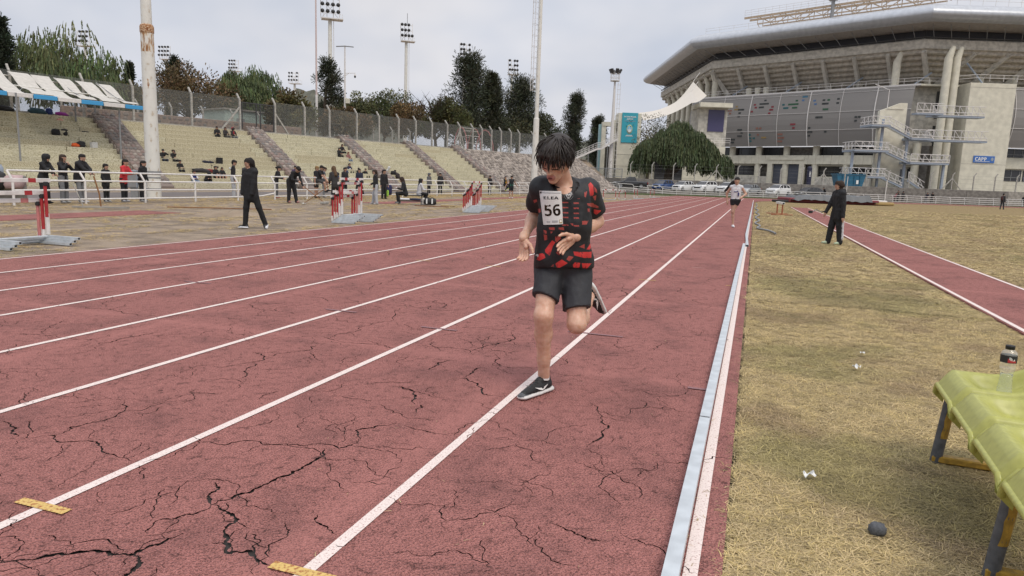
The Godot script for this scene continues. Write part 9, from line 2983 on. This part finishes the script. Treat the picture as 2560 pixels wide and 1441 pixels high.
	var Hd := [bn(Vector3(0, 0.032, -0.045), Vector3(0, 0.036, 0.028), 0.080, 0.074, 0), bn(Vector3(0, 0.0, 0.045), Vector3(0, -0.07, 0.055), 0.054, 0.036, 0),
		bn(Vector3(0.042, -0.022, 0.056), Vector3(0.046, -0.024, 0.048), 0.024, 0.024, 0), bn(Vector3(-0.042, -0.022, 0.056), Vector3(-0.046, -0.024, 0.048), 0.024, 0.024, 0),
		bn(Vector3(0.052, -0.045, -0.005), Vector3(0.006, -0.098, 0.064), 0.026, 0.022, 0), bn(Vector3(-0.052, -0.045, -0.005), Vector3(-0.006, -0.098, 0.064), 0.026, 0.022, 0),
		bn(Vector3(-0.036, 0.024, 0.078), Vector3(0.036, 0.024, 0.078), 0.016, 0.016, 0), bn(Vector3(0, -0.1, 0.068), Vector3(0, -0.1, 0.06), 0.018, 0.018, 0),
		bn(Vector3(0, 0.016, 0.088), Vector3(0, -0.030, 0.113), 0.0095, 0.0125, 0), bn(Vector3(0.012, -0.034, 0.098), Vector3(-0.012, -0.034, 0.098), 0.0095, 0.0095, 0),
		bn(Vector3(0.076, -0.005, -0.012), Vector3(0.078, -0.035, -0.004), 0.016, 0.010, 0, Vector3(1, 0, -0.3).normalized(), 1.8), bn(Vector3(0.081, 0.018, -0.018), Vector3(0.083, -0.012, -0.022), 0.015, 0.012, 0, Vector3(1, 0, -0.3).normalized(), 1.8), bn(Vector3(-0.078, 0.012, -0.016), Vector3(-0.078, -0.03, -0.008), 0.016, 0.011, 0, Vector3(1, 0, 0.3).normalized(), 1.8),
		bn(Vector3(-0.018, -0.060, 0.093), Vector3(0.018, -0.060, 0.093), 0.0068, 0.0068, 3), bn(Vector3(-0.014, -0.073, 0.090), Vector3(0.014, -0.073, 0.090), 0.0085, 0.0085, 3), bn(Vector3(-0.010, -0.0665, 0.0975), Vector3(0.010, -0.0665, 0.0975), 0.003, 0.003, 4),
		bn(Vector3(0.020, 0.000, 0.086), Vector3(0.042, 0.001, 0.080), 0.0085, 0.0085, 0), bn(Vector3(-0.020, 0.000, 0.086), Vector3(-0.042, 0.001, 0.080), 0.0085, 0.0085, 0),
		bn(Vector3(0.018, -0.006, 0.0925), Vector3(0.044, -0.005, 0.0855), 0.0034, 0.0034, 5), bn(Vector3(-0.018, -0.006, 0.0925), Vector3(-0.044, -0.005, 0.0855), 0.0034, 0.0034, 5),
		bn(Vector3(0.014, 0.029, 0.092), Vector3(0.050, 0.030, 0.078), 0.0058, 0.0045, 5), bn(Vector3(-0.014, 0.029, 0.092), Vector3(-0.050, 0.030, 0.078), 0.0058, 0.0045, 5)]
	var hp := sdf_mesh(Hd, 0.0042, 0.014)
	for g in hp:
		if g == 0:
			var base := body.v.size()
			for i in hp[0].v.size():
				body.vert(hx * hp[0].v[i], hx.basis * hp[0].n[i])
			for i in hp[0].ix:
				body.ix.append(i + base)
	put(body, "body", sk, t)
	var bo: Node = t.get_child(0)
	put(hp[3], "lips", mk("lips", Color(0.40, 0.17, 0.14), 0.5), bo, hx)
	if hp.has(4):
		put(hp[4], "mouth", mk("mouth", Color(0.12, 0.03, 0.03), 0.6), bo, hx)
	var hairm := mk("runner_hair", Color(0.020, 0.0135, 0.010), 0.55)
	if hp.has(5):
		put(hp[5], "brows", hairm, bo, hx)
	var hair := mb()
	var cap: MB = sdf_mesh([bn(Vector3(0, 0.055, -0.05), Vector3(0, 0.062, 0.022), 0.088, 0.077, 1), bn(Vector3(0, 0.0, -0.055), Vector3(0, -0.035, -0.05), 0.082, 0.062, 1), bn(Vector3(0.055, 0.035, -0.005), Vector3(-0.055, 0.035, -0.005), 0.036, 0.036, 1)], 0.006, 0.03)[1]
	hair.v = cap.v
	hair.n = cap.n
	hair.c = cap.c
	hair.uv = cap.uv
	hair.ix = cap.ix
	var r := RandomNumberGenerator.new()
	r.seed = 4
	for k in 620:
		var a := r.randf() * TAU
		var e := r.randf_range(-0.35, 1.0)
		var d := Vector3(cos(a) * sqrt(1.0 - e * e * 0.98), e, sin(a) * sqrt(1.0 - e * e * 0.98)).normalized()
		if d.z > 0.35 and e < 0.28:
			continue
		if absf(d.x) > 0.8 and e < -0.05 and d.z > -0.2:
			continue
		var root := Vector3(d.x * 0.074, 0.045 + d.y * 0.082, -0.014 + d.z * 0.094)
		var crown := Vector3(0.01, 1, -0.45).normalized()
		var flow := (d - crown * 0.9)
		flow = (flow - d * flow.dot(d)).normalized()
		var l := r.randf_range(0.045, 0.085) * (1.25 if d.z > 0.1 else 1.0)
		var lift := r.randf_range(0.15, 0.65)
		var pth := []
		var rr := []
		var side := d.cross(flow) * r.randf_range(-0.35, 0.35)
		for q in 5:
			var u := q / 4.0
			var p := root + d * (0.006 + l * lift * (u - 0.8 * u * u) * 1.3) + (flow + side) * l * u * 0.95
			p -= Vector3(0, 1, 0) * 0.012 * u * u
			pth.append(p)
			rr.append(0.0058 * (1.0 - 0.85 * u * u) * r.randf_range(0.8, 1.2))
		hair.tube(pth, rr, 4, false)
	for k in 40:  # fringe
		var x := r.randf_range(-0.064, 0.064)
		var pth := []
		for q in 5:
			var u := q / 4.0
			pth.append(Vector3(x * (1.0 + 0.12 * u) + 0.012 * sin(x * 60.0 + u * 3.0) * u, 0.094 - 0.058 * u * r.randf_range(0.6, 1.05), sqrt(maxf(0.0, 1.0 - pow(x / 0.088, 2.0))) * 0.092 + 0.006 + 0.012 * sin(u * PI)))
		hair.tube(pth, [0.007, 0.0075, 0.0065, 0.0045, 0.0012], 5, false)
	put(hair, "hair", hairm, t, hx)
	var S := []
	S.append(bn(shR + Vector3(0.02, 0.0, 0), shL + Vector3(-0.02, 0, 0), 0.072, 0.072, 2, Vector3(0, 0, 1), 0.92))
	for e in [[0.035, 0.045], [0.155, 0.165]]:
		S.append(bn(Vector3(e[0], 1.24, 0.03), Vector3(e[1], 1.08, 0.035), 0.100, 0.100, 2, Vector3(0, 0, 1), 1.0))
		S.append(bn(Vector3(e[1], 1.08, 0.035), Vector3(e[1] + 0.004 + (e[0] - 0.09) * 0.2, 0.80, 0.0), 0.098, 0.115, 2, Vector3(0, 0, 1), 1.05))
	S.append(bn(Vector3(0.05, 0.88, 0.02), Vector3(0.18, 0.88, 0.0), 0.105, 0.105, 2))
	S.append(bn(shR, shR.lerp(elR, 0.72), 0.073, 0.070, 2))
	S.append(bn(shL, shL.lerp(elL, 0.78), 0.074, 0.076, 2))
	S.append(bn(Vector3(0.10, 1.30, -0.03), Vector3(0.098, 1.305, 0.03), 0.076, 0.074, 2))
	var cutR := shR.lerp(elR, 0.66)
	var cutL := shL.lerp(elL, 0.72)
	var cuts := [[Vector3(0.11, 0.808, 0), Vector3(0.03, -1, 0.12).normalized(), 0.5], [cutR, (elR - shR).normalized(), 0.105], [cutL, (elL - shL).normalized(), 0.11], [Vector3(0.092, 1.318, 0.055), Vector3(-0.08, 0.72, 0.68).normalized(), 0.082]]
	var shm: MB = sdf_mesh(S, 0.0095, 0.035, cuts, 0.017, 5.5)[2]
	shm.mapped = true
	for i in shm.v.size():
		shm.uv[i] = Vector2((shm.v[i].x + 0.20) / 0.60, (1.40 - shm.v[i].y) / 0.62)
	var sm := StandardMaterial3D.new()
	sm.resource_name = "printed_shirt"
	sm.albedo_texture = ImageTexture.create_from_image(shirt_image())
	sm.roughness = 0.62
	sm.texture_repeat = false
	put(shm, "shirt", sm, t)
	var ring := []
	for k in 25:
		var a := TAU * k / 24.0
		ring.append(Vector3(0.094 + cos(a) * 0.066, 1.322 + 0.022 * -sin(a) * 0.9, 0.022 + sin(a) * 0.062))
	put(mb().tube(ring, 0.0065, 6, false), "collar", cloth("collar_black", Color(0.012, 0.012, 0.014)), t)
	var P := []
	P.append(bn(Vector3(0.055, 0.83, -0.02), Vector3(0.17, 0.83, -0.035), 0.104, 0.104, 3))
	P.append(bn(hipR + Vector3(-0.005, -0.02, 0.0), hipR.lerp(knR, 0.82), 0.100, 0.083, 3))
	P.append(bn(hipL + Vector3(0.005, -0.02, 0.0), hipL.lerp(knL, 0.88), 0.102, 0.086, 3))
	var cR := hipR.lerp(knR, 0.70)
	var cL := hipL.lerp(knL, 0.76)
	var pm: MB = sdf_mesh(P, 0.0095, 0.03, [[cR, (knR - hipR).normalized() + Vector3(-0.25, 0, 0.1), 0.13], [cL, (knL - hipL).normalized() + Vector3(0.12, 0, 0.0), 0.13]], 0.014, 6.0)[3]
	var so := put(pm, "shorts", mk("shorts_grey", Color(0.026, 0.027, 0.032), 0.7, {"nrm": TX["bump_soft"], "ns": 0.25, "size": 0.25, "world": false}), t)
	shoe(t, anR, Vector3(0.050, 0.0, -0.055), Vector3(-0.115, 0.0, 0.165), Vector3.UP)
	shoe(t, anL, Vector3(0.345, 0.668, -0.30), Vector3(0.445, 0.490, -0.42), Vector3(-0.80, -0.40, 0.30).normalized())
	bib(t, S)
func shoe(t: Node3D, ank: Vector3, heel: Vector3, toe: Vector3, up: Vector3) -> void:
	var f := (toe - heel)
	var L := f.length()
	f /= L
	up = (up - f * up.dot(f)).normalized()
	var sd := f.cross(up)
	var q := func(a: float, h: float, s: float) -> Vector3: return heel + f * L * a + up * h + sd * s
	var B := [bn(q.call(0.06, 0.050, 0), q.call(0.40, 0.046, 0), 0.037, 0.038, 1), bn(q.call(0.4, 0.046, 0), q.call(0.95, 0.034, 0), 0.038, 0.024, 1), bn(q.call(0.12, 0.085, 0), q.call(0.34, 0.082, 0), 0.030, 0.028, 1), bn(q.call(0.03, 0.095, 0), q.call(0.04, 0.06, 0), 0.020, 0.03, 1), bn(q.call(0.36, 0.075, 0), q.call(0.62, 0.058, 0), 0.022, 0.018, 1),
		bn(q.call(0.02, 0.018, 0), q.call(0.45, 0.016, 0), 0.047, 0.042, 2, up, 2.3), bn(q.call(0.45, 0.016, 0), q.call(0.98, 0.018, 0), 0.043, 0.038, 2, up, 2.4), bn(q.call(0.92, 0.02, 0), q.call(1.02, 0.026, 0), 0.03, 0.026, 3, up, 1.4)]
	var p := sdf_mesh(B, 0.0055, 0.008, [[heel + up * 0.002, -up, 0.4]])
	var so := put(p[1], "shoe", mk("shoe_black", Color(0.010, 0.010, 0.011), 0.6, {"nrm": TX["bump"], "ns": 0.3, "size": 0.2, "world": false}) if not M.has("shoe_black") else M.shoe_black, t)
	put(p[2], "sole", mk("shoe_white", Color(0.62, 0.60, 0.58), 0.6) if not M.has("shoe_white") else M.shoe_white, so)
	if p.has(3):
		put(p[3], "toe_cap", M.leg_grey, so)
	for sg in [-1.0, 1.0]:
		var b := mb()
		var pts := [[0.20, 0.060, 0.004], [0.34, 0.040, 0.014], [0.44, 0.036, 0.016], [0.56, 0.048, 0.010], [0.70, 0.066, 0.002]]
		for i in 4:
			var a: Array = pts[i]
			var c: Array = pts[i + 1]
			var A := []
			for e in [[a, 0.0], [c, 0.0], [c, 1.0], [a, 1.0]]:
				var hh: float = e[0][1] + e[0][2] * e[1]
				var w: float = 0.0395 if hh < 0.052 else 0.0365
				A.append(q.call(e[0][0], hh, sg * (w + 0.0015)))
			if sg > 0:
				b.quad(A[0], A[1], A[2], A[3])
			else:
				b.quad(A[3], A[2], A[1], A[0])
		put(b, "side_tick", M.letter_white, so)
	for k in 4:  # laces
		b_lace(so, q.call(0.34 + k * 0.075, 0.098 - k * 0.008, -0.018), q.call(0.37 + k * 0.075, 0.097 - k * 0.008, 0.018))
	put(mb().tube([ank + (heel + f * L * 0.2 + up * 0.09 - ank) * 0.9, ank.lerp(heel + f * L * 0.2 + up * 0.09, 0.3), ank + (ank - (heel + f * L * 0.2 + up * 0.09)) * 0.35], [0.040, 0.0385, 0.0375], 16, false), "sock", M.letter_white, t)
func b_lace(p: Node, a: Vector3, b: Vector3) -> void:
	put(mb().tube([a, (a + b) * 0.5 + Vector3(0, 0.004, 0.003), b], 0.0028, 5), "lace", M.black, p)
func bib(t: Node3D, S: Array) -> void:
	var tl := Vector2(-0.060, 1.284)
	var tr := Vector2(0.070, 1.286)
	var bl := Vector2(-0.028, 1.082)
	var br := Vector2(0.088, 1.092)
	var zs := {}
	var nu := 14
	var nv := 18
	var at := func(u: float, v: float) -> Vector3:
		var p := tl.lerp(tr, u).lerp(bl.lerp(br, u), v)
		var gu := clampf(u, 0.0, 1.0) * nu
		var gv := clampf(v, 0.0, 1.0) * nv
		var i := mini(int(gu), nu - 1)
		var j := mini(int(gv), nv - 1)
		var z := lerpf(lerpf(zs[[i, j]], zs[[i + 1, j]], gu - i), lerpf(zs[[i, j + 1]], zs[[i + 1, j + 1]], gu - i), gv - j)
		return Vector3(p.x, p.y, z + 0.014 + 0.004 * sin(u * 5.0 + v * 4.0))
	for i in nu + 1:
		for j in nv + 1:
			var p := tl.lerp(tr, float(i) / nu).lerp(bl.lerp(br, float(i) / nu), float(j) / nv)
			zs[[i, j]] = surf_z(S, p.x, p.y)
	for pass_ in 3:  # paper does not follow every dip
		var z2 := zs.duplicate()
		for i in nu + 1:
			for j in nv + 1:
				var s := 0.0
				var n := 0
				for e in [[0, 0], [1, 0], [-1, 0], [0, 1], [0, -1]]:
					var k := [i + e[0], j + e[1]]
					if zs.has(k):
						s += zs[k]
						n += 1
				z2[[i, j]] = maxf(s / n, zs[[i, j]])
		zs = z2
	var b := mb()
	for i in nu:
		for j in nv:
			var u0 := float(i) / nu
			var u1 := float(i + 1) / nu
			var v0 := float(j) / nv
			var v1 := float(j + 1) / nv
			b.quad(at.call(u0, v1), at.call(u1, v1), at.call(u1, v0), at.call(u0, v0))
	var bo := put(b, "race_bib", mk("bib_paper", Color(0.60, 0.585, 0.57), 0.7), t)
	var warp := func(txt: String, cu: float, cv: float, hgt: float, m: Material, stretch := 1.0) -> void:
		var tm := TextMesh.new()
		tm.text = txt
		var fnt := SystemFont.new()
		fnt.font_names = PackedStringArray(["Droid Sans"])
		fnt.font_weight = 700
		tm.font = fnt
		tm.font_size = 64
		tm.pixel_size = 1.0 / 64.0
		tm.depth = 0.002
		var ar := tm.get_mesh_arrays()
		var lb := mb()
		var vs: PackedVector3Array = ar[Mesh.ARRAY_VERTEX]
		var ids: PackedInt32Array = ar[Mesh.ARRAY_INDEX]
		var lo := Vector3(1e9, 1e9, 0)
		var hi := -lo
		for p in vs:
			lo = lo.min(p)
			hi = hi.max(p)
		var sc := hgt / (hi.y - lo.y)
		var ct := (lo + hi) * 0.5
		for p in vs:
			var u := cu + (p.x - ct.x) * sc * stretch / 0.125
			var v := cv - (p.y - ct.y) * sc / 0.20
			lb.vert(at.call(u, v) + Vector3(0, 0, 0.0012 if p.z > ct.z - 0.5 else 0.0), Vector3(0, 0, 1))
		for k in range(0, ids.size(), 3):
			lb.ix.append(ids[k])
			lb.ix.append(ids[k + 1])
			lb.ix.append(ids[k + 2])
		put(lb, "lettering", m, bo)
	var brown := mk("bib_brown", Color(0.30, 0.18, 0.115), 0.7)
	var pale := mk("bib_grey", Color(0.33, 0.325, 0.33), 0.7)
	warp.call("56", 0.52, 0.57, 0.070, brown, 1.0)
	warp.call("ELEA", 0.50, 0.205, 0.017, pale, 1.7)
	var strip := func(u0: float, u1: float, v0: float, v1: float, m: Material, nm: String) -> void:
		var s := mb()
		for i in 8:
			var a := lerpf(u0, u1, i / 8.0)
			var c := lerpf(u0, u1, (i + 1) / 8.0)
			var o := Vector3(0, 0, 0.0012)
			s.quad(at.call(a, v1) + o, at.call(c, v1) + o, at.call(c, v0) + o, at.call(a, v0) + o)
		put(s, nm, m, bo)
	strip.call(0.10, 0.97, 0.045, 0.075, pale, "header_print")
	strip.call(0.02, 0.09, 0.03, 0.08, M.black, "corner_mark")
	strip.call(0.18, 0.36, 0.90, 0.93, pale, "sponsor_print")
	strip.call(0.45, 0.74, 0.88, 0.94, pale, "sponsor_print")
	strip.call(0.82, 0.96, 0.86, 0.965, mk("bib_gold", Color(0.34, 0.24, 0.08), 0.7), "sponsor_mark")
	strip.call(0.845, 0.935, 0.875, 0.935, M.letter_white, "sponsor_mark")
